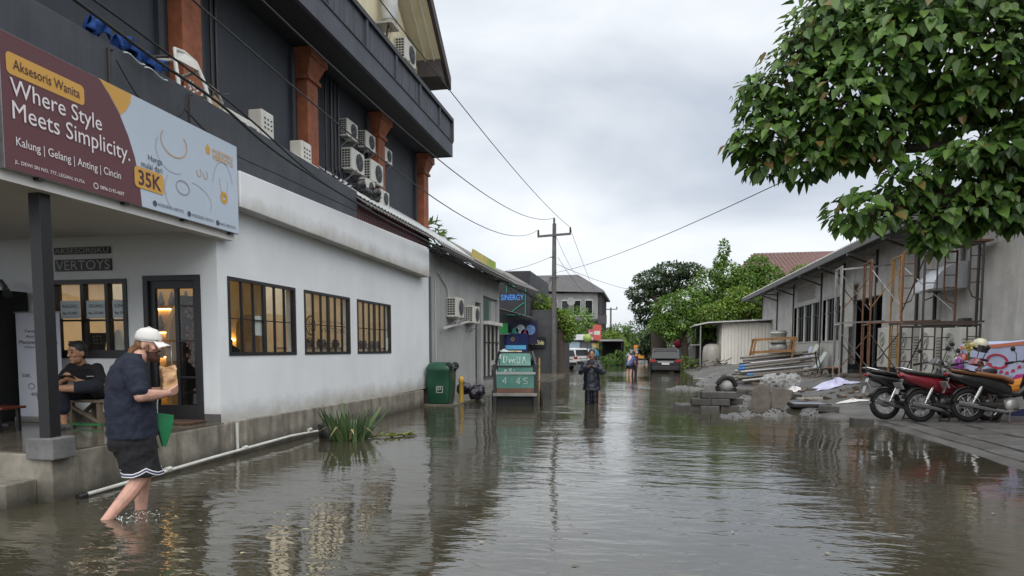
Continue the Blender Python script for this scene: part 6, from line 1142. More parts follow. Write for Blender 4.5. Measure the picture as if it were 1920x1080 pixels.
# ------------------------------------------------------------------ workshop on the right
ws = thing('workshop_building', 'long rendered workshop with dark eave and barred windows along the right bank', 'workshop', (12, 33, .4))
m = MB(); holed(m, 'x', 8.1, 8.3, 17.6, 48.5, -.1, 5.1, [(33.2, 38.4, 1.78, 3.68), (27.9, 32.6, 1.76, 3.72), (25.6, 29.4, -.1, 3.3)][0:1] + [(29.5, 32.6, 1.76, 3.72), (25.0, 29.4, -.1, 3.3)]); m.build('wall', CONC3, ws)
MB().box(8.3, 48.3, -.1, 20, 48.5, 5).build('end_wall', M('pale panel wall', (.50, .49, .45), .7, streak=.4), ws); MB().box(14, 17, 0, 14.2, 48, 5).build('inner_wall', BLACKP, ws); MB().box(8.3, 17.6, .0, 20, 48.3, .35).build('inner_floor', CONC3, ws)  # inner wall is black so the doorway's interior shade is in its colour
rf = MB(); rf.prism([(7.12, 15.5, 4.82), (20, 15.5, 9.2), (20, 15.5, 9.34), (7.12, 15.5, 4.96)], (0, 35, 0)); rfo = rf.build('roof', M('dark roof sheet', (.04, .038, .038), .8, var=.3), ws); MB().box(7.04, 15.5, 4.80, 7.12, 50.5, 5.02).build('fascia', M('grey eave board', (.12, .12, .12), .7, var=.2), rfo)
m = MB()
for k in range(150): m.cyl((7.06, 15.6 + k * .233, 5.04), (7.5, 15.6 + k * .233, 5.19), .05, n=6)
m.build('roof_tile_ends', M('pale eave tile', (.40, .39, .37), .8, var=.3), rfo)['kind'] = 'stuff'
for y in (18.2, 22, 25.6, 29.45, 32.9, 38.6, 43, 48.2):
    MB().box(8.04, y - .06, 0, 8.10, y + .06, 4.9).build('wall_post', M('dark painted post', (.03, .03, .032), .6), ws); MB().beam((8.05, y, 4.35), (7.1, y, 4.72), .05, .06).build('eave_strut', DSTEEL, ws); MB().beam((8.05, y, 4.72), (7.08, y, 4.76), .06, .08).build('eave_beam', STEEL, ws)
for a, b_, n in ((33.2, 38.4, 10), (29.5, 32.6, 7)):
    f = MB(); f.box(8.07, a, 3.62, 8.2, b_, 3.7); f.box(8.06, a, 1.74, 8.24, b_, 1.80); f.box(8.07, a - .06, 1.74, 8.2, a, 3.7); f.box(8.07, b_, 1.74, 8.2, b_ + .06, 3.7); fr = f.build('window', M('worn white frame', (.42, .41, .39), .6, dirt=.4), ws)
    st_ = (b_ - a) / n
    for k in range(n): MB().box(8.17, a + k * st_ + .05, 1.8, 8.18, a + (k + 1) * st_ - .12, 3.62).build('pane', DGLASS, fr)
    for k in range(1, n): MB().box(8.12, a + k * st_ - .12, 1.8, 8.19, a + k * st_ + .05, 3.62).build('mullion', METBLK if k % 3 else PVC, fr)
    MB().box(8.125, a, 3.0, 8.165, b_, 3.04).build('transom', METBLK, fr)
MB().box(8.06, 25.0, 3.3, 8.1, 28.0, 3.75).build('lintel_panel', M('pale patched plaster', (.44, .42, .38), .8, var=.2), ws); MB().box(7.9, 27.6, 2.3, 7.94, 28.5, 4.0).build('hanging_sheet', M('pale patched plaster', (.44, .42, .38)), ws)
MB().box(8.05, 33.0, .3, 8.1, 48, 1.7).build('lower_panel', M('pale wainscot', (.43, .42, .39), .8, streak=.6, dcol=(.22, .2, .17)), ws); MB().box(8.05, 29.5, .3, 8.1, 32.8, 1.7).build('lower_panel', MATS['pale wainscot'], ws)
m = MB(); 
for r in range(7):
    for c in range(9): m.box(8.085, 34.0 + c * .42 + .2 * (r % 2), 3.85 + r * .11, 8.099, 34.38 + c * .42 + .2 * (r % 2), 3.945 + r * .11)
m.build('exposed_brickwork', M('grey brick', (.30, .28, .26), .9, var=.3, sc=6), ws)['kind'] = 'stuff'
rw = thing('concrete_wall', 'tall smooth grey concrete wall at the right edge behind the motorbikes', 'wall', (8, 12, 0)); MB().box(7.85, 5, -.1, 8.05, 17.75, 5.4).build('wall', CONC3, rw); MB().box(7.83, 17.76, 0, 8.0, 17.86, 5.3).build('edge_post', METBLK, rw)
MB().tube([(7.83, 16.6, 4.3), (7.82, 16.2, 4.0), (7.8, 15.7, 4.1)], .012, 5).build('loose_cable', WIRE, rw)
# galvanised hood and pipe
hd = thing('duct_hood', 'galvanised quarter round ventilation hood on the workshop wall', 'duct hood', (7.8, 19.3, 3))
prof = [(8.09, 2.98)] + [(8.09 - .78 * math.sin(R(a)), 2.98 + .68 * math.cos(R(a))) for a in range(0, 91, 9)][::1]
m = MB(); m.prism([(x, 18.9, z) for x, z in prof], (0, .95, 0)); m.build('hood', GALV, hd); m = MB(); m.prism([(x * .8 + 8.09 * .2, 20.15, z * .8 + 2.98 * .2) for x, z in prof], (0, .55, 0)); m.build('small_hood', GALV, hd)
m = MB(); m.lathe((7.75, 19.86, 3.2), [(.26, 0), (.28, .04), (.25, .28)], 20, (0, 1, 0)); m.build('elbow', BLKPL, hd); MB().cyl((8.0, 19.2, 3.62), (8.0, 19.2, 4.4), .12).build('flue', STEEL, hd); MB().cyl((7.9, 19.1, 2.95), (7.9, 19.1, 2.7), .03).build('drain', M('red brown pipe', (.15, .03, .02), .5), hd)
# large outdoor condensers against the wall
cn0 = thing('condenser', 'x', 'air conditioner', (0, 0, 0), 'big outdoor condensers behind the scaffold')   # fan side faces -X
MB().box(0, -.47, 0, .36, .47, 1.24).build('casing', ACW, cn0, .015)
for z in (.35, .89):
    q = MB(); q.lathe((-.002, .06, z), [(0, 0), (.23, 0), (.23, .004)], 18, (-1, 0, 0)); f = q.build('fan_opening', M('shadowed fan mouth', (.30, .31, .29), .7), cn0); q = MB()
    for a in range(0, 360, 120): q.obox((-.012, .06 + .11 * math.cos(R(a)), z + .11 * math.sin(R(a))), (.006, .2, .1), (R(a + 20), R(14), 0))
    q.build('fan_blades', M('pale fan blade', (.46, .46, .43), .6), f)
    q = MB()
    for rr in (.08, .15, .23): q.tube([(-.022, .06 + rr * math.cos(R(a)), z + rr * math.sin(R(a))) for a in range(0, 361, 24)], .005, 4, False)
    q.build('fan_guard', ACW, f)
q = MB()
for i in range(9): q.box(.06, -.475, .3 + i * .08, .3, -.471, .33 + i * .08)
q.build('side_vent', M('vent shade', (.2, .2, .18), .7), cn0); MB().box(.02, -.45, -.62, .34, .45, -.002).build('stand', DSTEEL, cn0)
for i, y in enumerate((23.0, 21.2, 19.7, 18.25)):
    o = cn0 if i == 0 else copy_tree(cn0); o.location = (7.5, y, .86 - .05 * i); o['label'] = ['white twin fan condenser beside the dark doorway, first of four', 'white twin fan condenser second from the dark doorway', 'white twin fan condenser third from the dark doorway', 'white twin fan condenser farthest right, under the galvanised hood'][i]
gp_ = thing('gas_pipe_riser', 'dark upright pipe on the wall right of the condensers', 'pipe', (7.95, 17.9, 0)); MB().box(7.9, 18.6, .3, 8.09, 18.9, 2.2).build('duct', M('dark duct', (.05, .05, .05), .6), gp_); MB().cyl((7.98, 20.5, .3), (7.98, 20.5, 3.0), .05).build('pipe', METBLK, gp_)
# scaffolding
def sframe(t, x0, y0, x1, y1, z0, mat, h=1.8, inner=True):
    a = V((x0, y0, z0)); b = V((x1, y1, z0)); r = .027
    q = MB(); q.cyl(a, a + V((0, 0, h)), r, n=8); q.build('post', mat, t); q = MB(); q.cyl(b, b + V((0, 0, h)), r, n=8); q.build('post', mat, t)
    q = MB(); q.cyl(a + V((0, 0, h - .03)), b + V((0, 0, h - .03)), r, n=8); q.build('top_bar', mat, t)
    if inner:
        for (p, o) in ((a, b), (b, a)):
            i = p.lerp(o, .22); q = MB(); q.tube([i + V((0, 0, h - .05)), i + V((0, 0, .75)), i.lerp(p, .25) + V((0, 0, .58)), p + V((0, 0, .5))], .018, 6); q.build('inner_bar', mat, t)
            for z in (.9, 1.2, 1.5): q = MB(); q.cyl(p + V((0, 0, z)), i + V((0, 0, z)), .013, n=6); q.build('rung', mat, t)
def brace(t, p0, p1, mat, r=.016): q = MB(); q.cyl(p0, p1, r, n=6); q.build('cross_brace', mat, t)
s1 = thing('scaffold', 'grey scaffold tower standing before the dark doorway', 'scaffold', (6.5, 23.6, .4))
for lv in (0, 1):
    z = ground_z(6.4, 23.5) + lv * 1.83
    for x in (6.28, 7.15): sframe(s1, x, 23.1, x + .1, 24.2, z, STEEL)
    brace(s1, (6.28, 23.1, z + 1.5), (7.15, 23.1, z + .35), STEEL); brace(s1, (7.15, 23.12, z + 1.5), (6.28, 23.12, z + .35), RUST); brace(s1, (6.38, 24.2, z + 1.5), (7.25, 24.2, z + .35), DSTEEL)
MB().beam((6.1, 23.15, z - .02), (7.6, 23.2, z + .04), .05, .05).build('ledger', STEEL, s1); MB().beam((6.5, 24.2, z + 1.80), (8.0, 24.0, z + 1.9), .05, .05).build('ledger', STEEL, s1)
s2 = thing('scaffold', 'rusty yellow scaffold tower in front of the condensers', 'scaffold', (7, 21, .4))
for lv in (0, 1):
    z = ground_z(6.6, 21) + lv * 1.83
    sframe(s2, 6.5, 21.0, 6.62, 22.1, z, RUST); sframe(s2, 7.08, 20.4, 7.2, 21.5, z + (.05 if lv else 0), YRUST)
    brace(s2, (6.5, 21.0, z + 1.5), (7.08, 20.4, z + .4), STEEL if lv else DSTEEL); brace(s2, (7.08, 20.42, z + 1.5), (6.5, 21.02, z + .4), YRUST if lv else DSTEEL)
for y0 in (.0, .12): MB().beam((6.45, 21.0 + y0, z - .02), (7.9, 19.9 + y0, z - .0), .04, .04).build('ledger', RUST, s2)
brace(s2, (7.1, 20.4, z + 1.5), (7.65, 18.6, z + .2), STEEL, .02)
s3 = thing('scaffold', 'dark steel scaffold tower by the concrete wall behind the motorbikes', 'scaffold', (7, 17, .3))
for lv in (0, 1):
    z = ground_z(6.9, 17) + lv * 1.83
    sframe(s3, 6.38, 17.0, 7.58, 17.0, z, DSTEEL); sframe(s3, 6.38, 18.3, 7.58, 18.3, z, RUST if lv else DSTEEL)
    brace(s3, (6.38, 17, z + 1.5), (6.38, 18.3, z + .3), DSTEEL)
for y0 in (17.0, 17.3, 18.0): MB().beam((6.0, y0, z - .0), (7.65, y0, z + .01), .045, .045).build('ledger', RUST if y0 == 17.3 else DSTEEL, s3)
for k in range(4): MB().box(6.45 + .02 * k, 16.95 + k * .33, z + 1.82 + .006 * k, 7.75, 17.22 + k * .33, z + 1.86 + .006 * k).build('plank', [RUST, WOOD, RUST, WOODG][k], s3)
brace(s3, (6.5, 17.0, z + 1.86), (7.2, 16.9, z + 2.05), WOOD, .03)
# ------------------------------------------------------------------ pile of poles with wooden frame
CORR = M('grey ribbed pole', (.20, .185, .165), .75, metal=.0, var=.35, sc=5, dirt=.4, dcol=(.10, .07, .05), rand=.35, bump=.4, bsc=30); BLUEP = M('blue pipe end', (.03, .14, .36), .5)
RW = ['bottom', 'second', 'third', 'fourth', 'fifth', 'sixth', 'seventh', 'eighth', 'top']; CL = ['front', 'second', 'third', 'fourth', 'fifth', 'rearmost']
for row in range(9):
    for c in range(5 - row // 2):
        y = 25.6 + c * .40 + row * .10; z = .26 + row * .105; x0 = 3.55 + random.uniform(-.2, .25) + row * .04; x1 = x0 + random.uniform(2.2, 2.7); sl = .28 + random.uniform(-.05, .05)
        q = MB(); q.cyl((x0, y, z), (x1, y + .55, z + sl), .050, n=8); o = q.build('pole', STEEL if (row * 7 + c * 3) % 3 == 0 else CORR); blue = c == 0 and row in (2, 4, 5) or random.random() < .08
        tag(o, 'grey ribbed pole%s, %s layer of the slanted pile, %s place' % (' with a blue sleeve' if blue else '', RW[row], CL[c]), 'pole', 'grey poles in the pile')
        if blue: q = MB(); q.cyl((x0 - .01, y - .002, z - .001), (x0 + .22, y + .04, z + .022), .058, n=8); q.build('blue_sleeve', BLUEP, o)
for x in (4.0, 5.9): q = MB().box(x, 25.3, -.05, x + .25, 28.4, .20 + (x - 4) * .1); o = q.build('timber_bearer', WOODG); tag(o, ['dark timber bearer under the left end of the pole pile', 'dark timber bearer under the right end of the pole pile'][x > 5], 'timber')
wf = thing('wooden_frame', 'orange brown wooden bed frame standing on top of the pole pile', 'frame', (4.9, 27, 1.2)); WO = M('orange brown timber', (.26, .13, .045), .7, var=.35, sc=6, bump=.3)
z0 = 1.28
for x in (4.15, 5.55):
    for y in (26.6, 27.3): MB().beam((x, y, z0 - .2), (x + .12, y, z0 + .52), .09, .07).build('leg', WO, wf)
for z in (z0 + .5, z0 + .02):
    for y in (26.6, 27.3): MB().beam((4.15 + (z - z0) * .15, y, z), (5.65 + (z - z0) * .15, y, z + .08), .06, .09).build('rail', WO, wf)
    for x in (4.2, 5.62): MB().beam((x + (z - z0) * .15, 26.6, z), (x + (z - z0) * .15, 27.3, z), .06, .08).build('end_rail', WO, wf)
for k in range(4): MB().beam((4.25, 26.7 + k * .17, z0 + .06), (5.6, 26.7 + k * .17, z0 + .12), .10, .02).build('slat', WOOD, wf)
# barrels and boxes by the workshop corner
for i, (z, r, h, lab) in enumerate(((.36, .42, 1.35, 'pale grey lidded barrel standing at the workshop corner'), (1.76, .40, .62, 'pale plastic drum stacked above the lidded barrel'))):
    t = thing('barrel', lab, 'barrel', (7.35, 38.5, z)); q = MB(); q.lathe((7.35, 38.5, z), [(0, 0), (r * .85, 0), (r * .9, .05), (r, h * .8), (r * 1.08, h * .82), (r * 1.08, h * .95), (r * .9, h), (0, h)], 18); q.build('drum', M('pale drum plastic', (.50, .50, .47), .5, streak=.5, dcol=(.3, .27, .22)), t); q = MB(); q.lathe((7.35, 38.5, z + h), [(0, 0), (r * .95, 0), (r * .95, .05), (0, .06)], 18); q.build('lid', M('grey lid', (.3, .3, .3), .5), t)
t = thing('shelf_board', 'dark board laid between the barrel and the drum', 'board', (7.35, 38.5, 1.8)); t['category'] = 'board'
MB().box(6.85, 38.0, 1.77, 7.9, 39.0, 1.80).build('plank', WOODG, t)
for i, (y, x, h, c, lab) in enumerate(((32.9, 7.7, 1.2, (.42, .46, .58), 'bluish sheet leaning on the workshop wall, leftmost'), (31.9, 7.72, 1.3, (.52, .52, .48), 'cream sheet leaning on the workshop wall, middle one'), (30.6, 7.74, .95, (.42, .47, .44), 'greenish pale sheet leaning on the workshop wall, nearest the doorway'))): q = MB(); q.prism([(x - .45, y, .38), (x - .45, y + .75, .38), (x + .1, y + .6, .38 + h), (x + .1, y + .1, .38 + h * .93)], (.02, 0, 0)); o = q.build('leaning_sheet', M('sheet %d' % i, c, .5, var=.2)); tag(o, lab, 'sheet')
# ------------------------------------------------------------------ blocks, slabs and litter on the bank
BLOCK = M('grey cement block', (.10, .097, .092), .85, var=.3, sc=6, dirt=.4, dcol=(.06, .055, .05), bump=.6, bsc=30, rand=.2)
BL = [(1.18, 16.5, -.06, 3), (1.62, 16.35, -.06, -4), (2.06, 16.5, -.06, 5), (1.05, 16.9, -.06, 8), (1.72, 16.85, -.06, 0), (1.40, 16.45, .10, 2), (1.86, 16.45, .10, -3), (2.18, 16.8, .10, 6), (1.62, 16.5, .26, 4), (2.02, 16.5, .26, -2)]
BN = ['bottom left', 'bottom middle', 'bottom right', 'back left', 'back middle', 'second tier left', 'second tier middle', 'second tier right', 'top left', 'top right']
for (x, y, z, a), n in zip(BL, BN): q = MB(); q.obox((x, y, z + .075), (.42, .36, .15), (0, 0, R(a))); o = q.build('kerb_block', BLOCK, None, .012); tag(o, 'grey cement block, %s in the stack at the water edge' % n, 'block', 'grey blocks in the stack')
for i, (x, y, w_, lab) in enumerate(((3.95, 15.2, .40, 'loose grey brick lying on the wet edge left of the motorbikes'), (4.15, 13.7, .38, 'loose dark brick nearest the motorbike wheels'), (3.1, 17.6, .42, 'loose grey brick behind the tilted slab'), (4.2, 19.6, .36, 'loose grey brick alone on the open paving'), (.95, 16.2, .34, 'half sunk brick left of the block stack'), (3.4, 21.5, .36, 'loose brick in front of the plastic bag'), (2.3, 17.6, .4, 'loose brick between the block stack and the tyre'))): q = MB(); q.obox((x, y, max(ground_z(x, y), -.02) + .06), (w_, .2, .13), (0, R(3), R(-12 + 17 * i))); o = q.build('loose_brick', BLOCK, None, .01); tag(o, lab, 'brick')
SLAB = M('broken brown concrete', (.085, .073, .060), .85, var=.4, sc=4, dirt=.8, dcol=(.055, .048, .04), bump=.6, bsc=20)
for i, (p, off, lab) in enumerate(((((2.55, 16.9, -.05), (3.02, 16.7, -.05), (3.08, 16.85, .2), (3.06, 17.1, .47), (2.92, 17.2, .56), (2.72, 17.2, .49), (2.66, 17.05, .22)), (.05, .09, .02), 'broken concrete slab tilted up beside the block stack, left piece'), (((3.06, 16.7, -.05), (3.36, 16.75, .02), (3.56, 17.0, .26), (3.64, 17.2, .40), (3.40, 17.15, .45), (3.14, 17.1, .48)), (.03, .09, .02), 'broken concrete slab tilted up beside the block stack, right piece'))): q = MB(); q.prism(p, off); o = q.build('broken_slab', SLAB, None, .012); tag(o, lab, 'slab')
ty = thing('tyre', 'old black tyre standing behind the block stack', 'tyre', (2.6, 21, 0)); q = MB(); q.tube([(2.55 + .26 * math.cos(R(a)), 21 + .05 * math.cos(R(a)), .30 + .26 * math.sin(R(a))) for a in range(0, 361, 15)], .075, 10, False); q.build('tread', RUBBER, ty); q = MB(); q.lathe((2.55, 21.0, .3), [(0, 0), (.16, 0), (.18, .04), (0, .05)], 14, (0, -1, 0)); q.build('hub_cap', M('grey hub', (.35, .35, .34), .5), ty)
pb = thing('plastic_bag', 'large cloudy plastic bag full of rubbish before the pole pile', 'bag', (4.3, 23.5, .1)); q = MB()
for k in range(6): q.ball((4.1 + k * .17, 23.2 + random.uniform(-.1, .1), .32 + .05 * (k % 2)), (.24, .24, .26), 10, 8)
org(q, 'sack', glass_mat('cloudy plastic', (.9, .9, .9), .35, .15), pb, .03, .16, 1); q = MB()
for k in range(40): q.obox((4.3 + random.uniform(-.4, .4), 23.2 + random.uniform(-.15, .15), .22 + random.uniform(0, .25)), (.12, .08, .07), (k, k * 2, k * 3))
q.build('contents', MATS['mixed rubble'] if 'mixed rubble' in MATS else WOODG, pb)['kind'] = 'stuff'
def drape(name, label, cat, cx, cy, rx, ry, h, mat, seed):
    q = MB(); rnd = random.Random(seed); ph = [rnd.uniform(0, 6) for _ in range(6)]
    def P(u, v):
        a = 2 * math.pi * u; r = v * (1 + .25 * math.sin(3 * a + ph[0]) + .15 * math.sin(5 * a + ph[1])); x = cx + rx * r * math.cos(a); y = cy + ry * r * math.sin(a)
        return V((x, y, max(ground_z(x, y), 0) + .015 + h * max(0, (1 - v) * (.7 + .5 * math.sin(4 * a + ph[2] + 5 * v)) + .15 * (1 + math.sin(9 * a + 7 * v + ph[3])) * (1 - v * .6))))
    q.grid(P, 40, 8); o = q.build(name, mat); tag(o, label, cat); o.modifiers.new('t', 'SOLIDIFY').thickness = .008; return o
drape('cloth_heap', 'crumpled pale lilac cloth lying on the paving by the scaffold', 'cloth', 5.75, 21.6, .60, .45, .17, M('pale lilac cloth', (.52, .52, .70), .9, var=.25, sc=6, bump=.4), 3); drape('white_rubbish', 'crumpled white plastic heap left of the nearest motorbike', 'rubbish', 5.0, 17.2, .30, .22, .05, M('white crumpled plastic', (.6, .6, .6), .5), 5); drape('white_foam', 'small white foam heap beside the cloudy plastic bag', 'rubbish', 4.75, 22.4, .3, .25, .16, MATS['white crumpled plastic'], 9)
vg = thing('floor_grille', 'dark slatted vent panel lying flat on the wet paving', 'vent panel', (3.9, 17.1, .1)); z = ground_z(3.9, 17) + .02
m = MB().box(3.55, 16.7, z, 3.6, 17.5, z + .05); m.box(4.35, 16.7, z, 4.4, 17.5, z + .05); m.box(3.6, 16.7, z, 4.35, 16.75, z + .05); m.box(3.6, 17.45, z, 4.35, 17.5, z + .05); m.build('frame', DSTEEL, vg)
for k in range(6): MB().obox((3.97, 16.83 + k * .12, z + .03), (.74, .07, .012), (R(24), 0, 0)).build('slat', M('blue grey slat', (.16, .18, .22), .5, var=.3), vg)
MB().box(3.55, 16.7, z - .03, 4.4, 17.5, z - .005).build('backing', BLKPL, vg)
for i, (x, y, l_, a, c, lab) in enumerate(((4.6, 19.0, 1.0, 12, 0, 'pale plank lying on the paving beyond the vent panel'), (5.2, 24.6, 1.6, -20, 1, 'dark plank lying at the foot of the pole pile'), (5.9, 26.0, 1.5, 25, 1, 'grey plank across the rubble right of the pole pile'), (6.6, 27.8, 1.2, -8, 0, 'pale stick by the workshop wall'), (4.0, 22.7, 1.3, 5, 1, 'thin dark plank before the cloudy plastic bag'), (3.3, 29.6, .9, 15, 2, 'reddish board at the far end of the bank'), (2.9, 32, 1.0, -12, 0, 'pale board at the far waterline beyond the pole pile'))): q = MB(); q.obox((x, y, ground_z(x, y) + .035), (l_, .16, .035), (0, 0, R(a))); o = q.build('loose_plank', [M('pale plank', (.40, .37, .31), .8), WOODG, M('reddish board', (.28, .11, .07), .8)][c]); tag(o, lab, 'plank')
pt = thing('plant_pot', 'terracotta pot standing in front of the dark doorway', 'pot', (6.9, 26, .4)); q = MB(); q.lathe((6.95, 26.2, ground_z(6.95, 26.2)), [(0, 0), (.16, 0), (.24, .26), (.26, .26), (.26, .31), (.22, .31), (.2, .26), (0, .25)], 16); q.build('pot_body', M('terracotta', (.28, .11, .06), .8), pt)
sc = thing('hand_truck', 'dark hand truck leaning by the doorway left of the grey scaffold', 'hand truck', (6.6, 26.5, .4))
MB().tube([(6.5, 26.0, .5), (6.35, 26.2, 1.3), (6.35, 26.5, 1.35), (6.5, 26.6, .5)], .02, 6).build('frame', METBLK, sc); q = MB(); q.tube([(6.62 + .16 * math.cos(R(a)), 26.0, .56 + .16 * math.sin(R(a))) for a in range(0, 361, 24)], .035, 6, False); q.build('wheel', RUBBER, sc); MB().box(6.5, 26, .42, 6.85, 26.6, .45).build('toe_plate', DSTEEL, sc)
db = MB(); rnd = random.Random(4)
for k in range(520):
    y = rnd.uniform(17.5, 33); x = rnd.uniform(bank(y) + .2, min(7.8, bank(y) + 4)); 
    if rnd.random() < .6: x = rnd.uniform(4.8, 7.6); y = rnd.uniform(24.5, 31)
    s = rnd.uniform(.03, .14); db.obox((x, y, ground_z(x, y) + s * .3), (s * rnd.uniform(1, 2.5), s, s * rnd.uniform(.3, .8)), (rnd.uniform(-.3, .3), rnd.uniform(-.3, .3), rnd.uniform(0, 3)))
do = db.build('rubble', M('mixed rubble', (.12, .10, .082), .9, var=.7, sc=2.5, dirt=.4, dcol=(.42, .40, .36), dsc=1.8)); tag(do, 'scattered rubble and litter over the right bank', 'rubble', kind='stuff')
gm = MB(); rnd = random.Random(8)
for mx, my, rx, ry, h in MOUNDS[:6]:
    for k in range(260):
        a = rnd.uniform(0, 6.28); r = rnd.random() ** .5 * 1.15; x = mx + rx * r * math.cos(a); y = my + ry * r * math.sin(a); z = ground_z(x, y)
        if z > -.03: s_ = rnd.uniform(.006, .022); gm.obox((x, y, z + s_ * .2), (s_ * 1.5, s_, s_), (rnd.random(), rnd.random(), rnd.uniform(0, 3)))
go_ = gm.build('gravel', M('grey gravel', (.034, .032, .029), 1.0, var=.5, sc=9)); tag(go_, 'coarse gravel on the silt mounds along the right waterline', 'gravel', kind='stuff')
for n_ in ('grey gravel', 'mixed rubble', 'grey cement block', 'wet silty paving'): MATS[n_].node_tree.nodes['Principled BSDF'].inputs['Specular IOR Level'].default_value = .12 if n_ != 'wet silty paving' else .3
# kerb slabs beside the motorbikes
KS = M('kerb slab', (.125, .122, .118), .32, var=.35, sc=4, rand=.15, dirt=.6, bump=.5)
y = 7.3
while y < 13.6: MB().box(4.60 + .015 * random.random(), y, .0, 4.98, y + .92, .062 + random.uniform(-.006, .006)).build('kerb_slab', KS, gr, .008); y += .935
y = 8.3
r_ = 0
for r_ in range(9):
    yy = 8.0 + r_ * .62
    for c in range(5):
        x = 5.02 + c * .62; z = ground_z(x + .3, yy + .3) + .002
        if (x - 6.15) ** 2 + (yy - 10) ** 2 < .8: continue
        MB().obox((x + .3, yy + .3, z), (.610, .610, .04), (0, R(-1.2), 0)).build('paving_slab', KS, gr, .006)
sh_ = MB()
for k in range(160): a = random.uniform(0, 6.28); r = random.random() ** .5; sh_.ball((6.2 + .5 * r * math.cos(a), 10.3 + .7 * r * math.sin(a), ground_z(6.2, 10.3) + .16 * (1 - r) + .0), random.uniform(.04, .11), 6, 5)
so_ = sh_.build('soil_heap', M('reddish soil', (.085, .042, .026), .95, var=.4, sc=10, bump=.6)); tag(so_, 'heap of reddish soil at the right edge in front of the black motorbike', 'soil', kind='stuff')
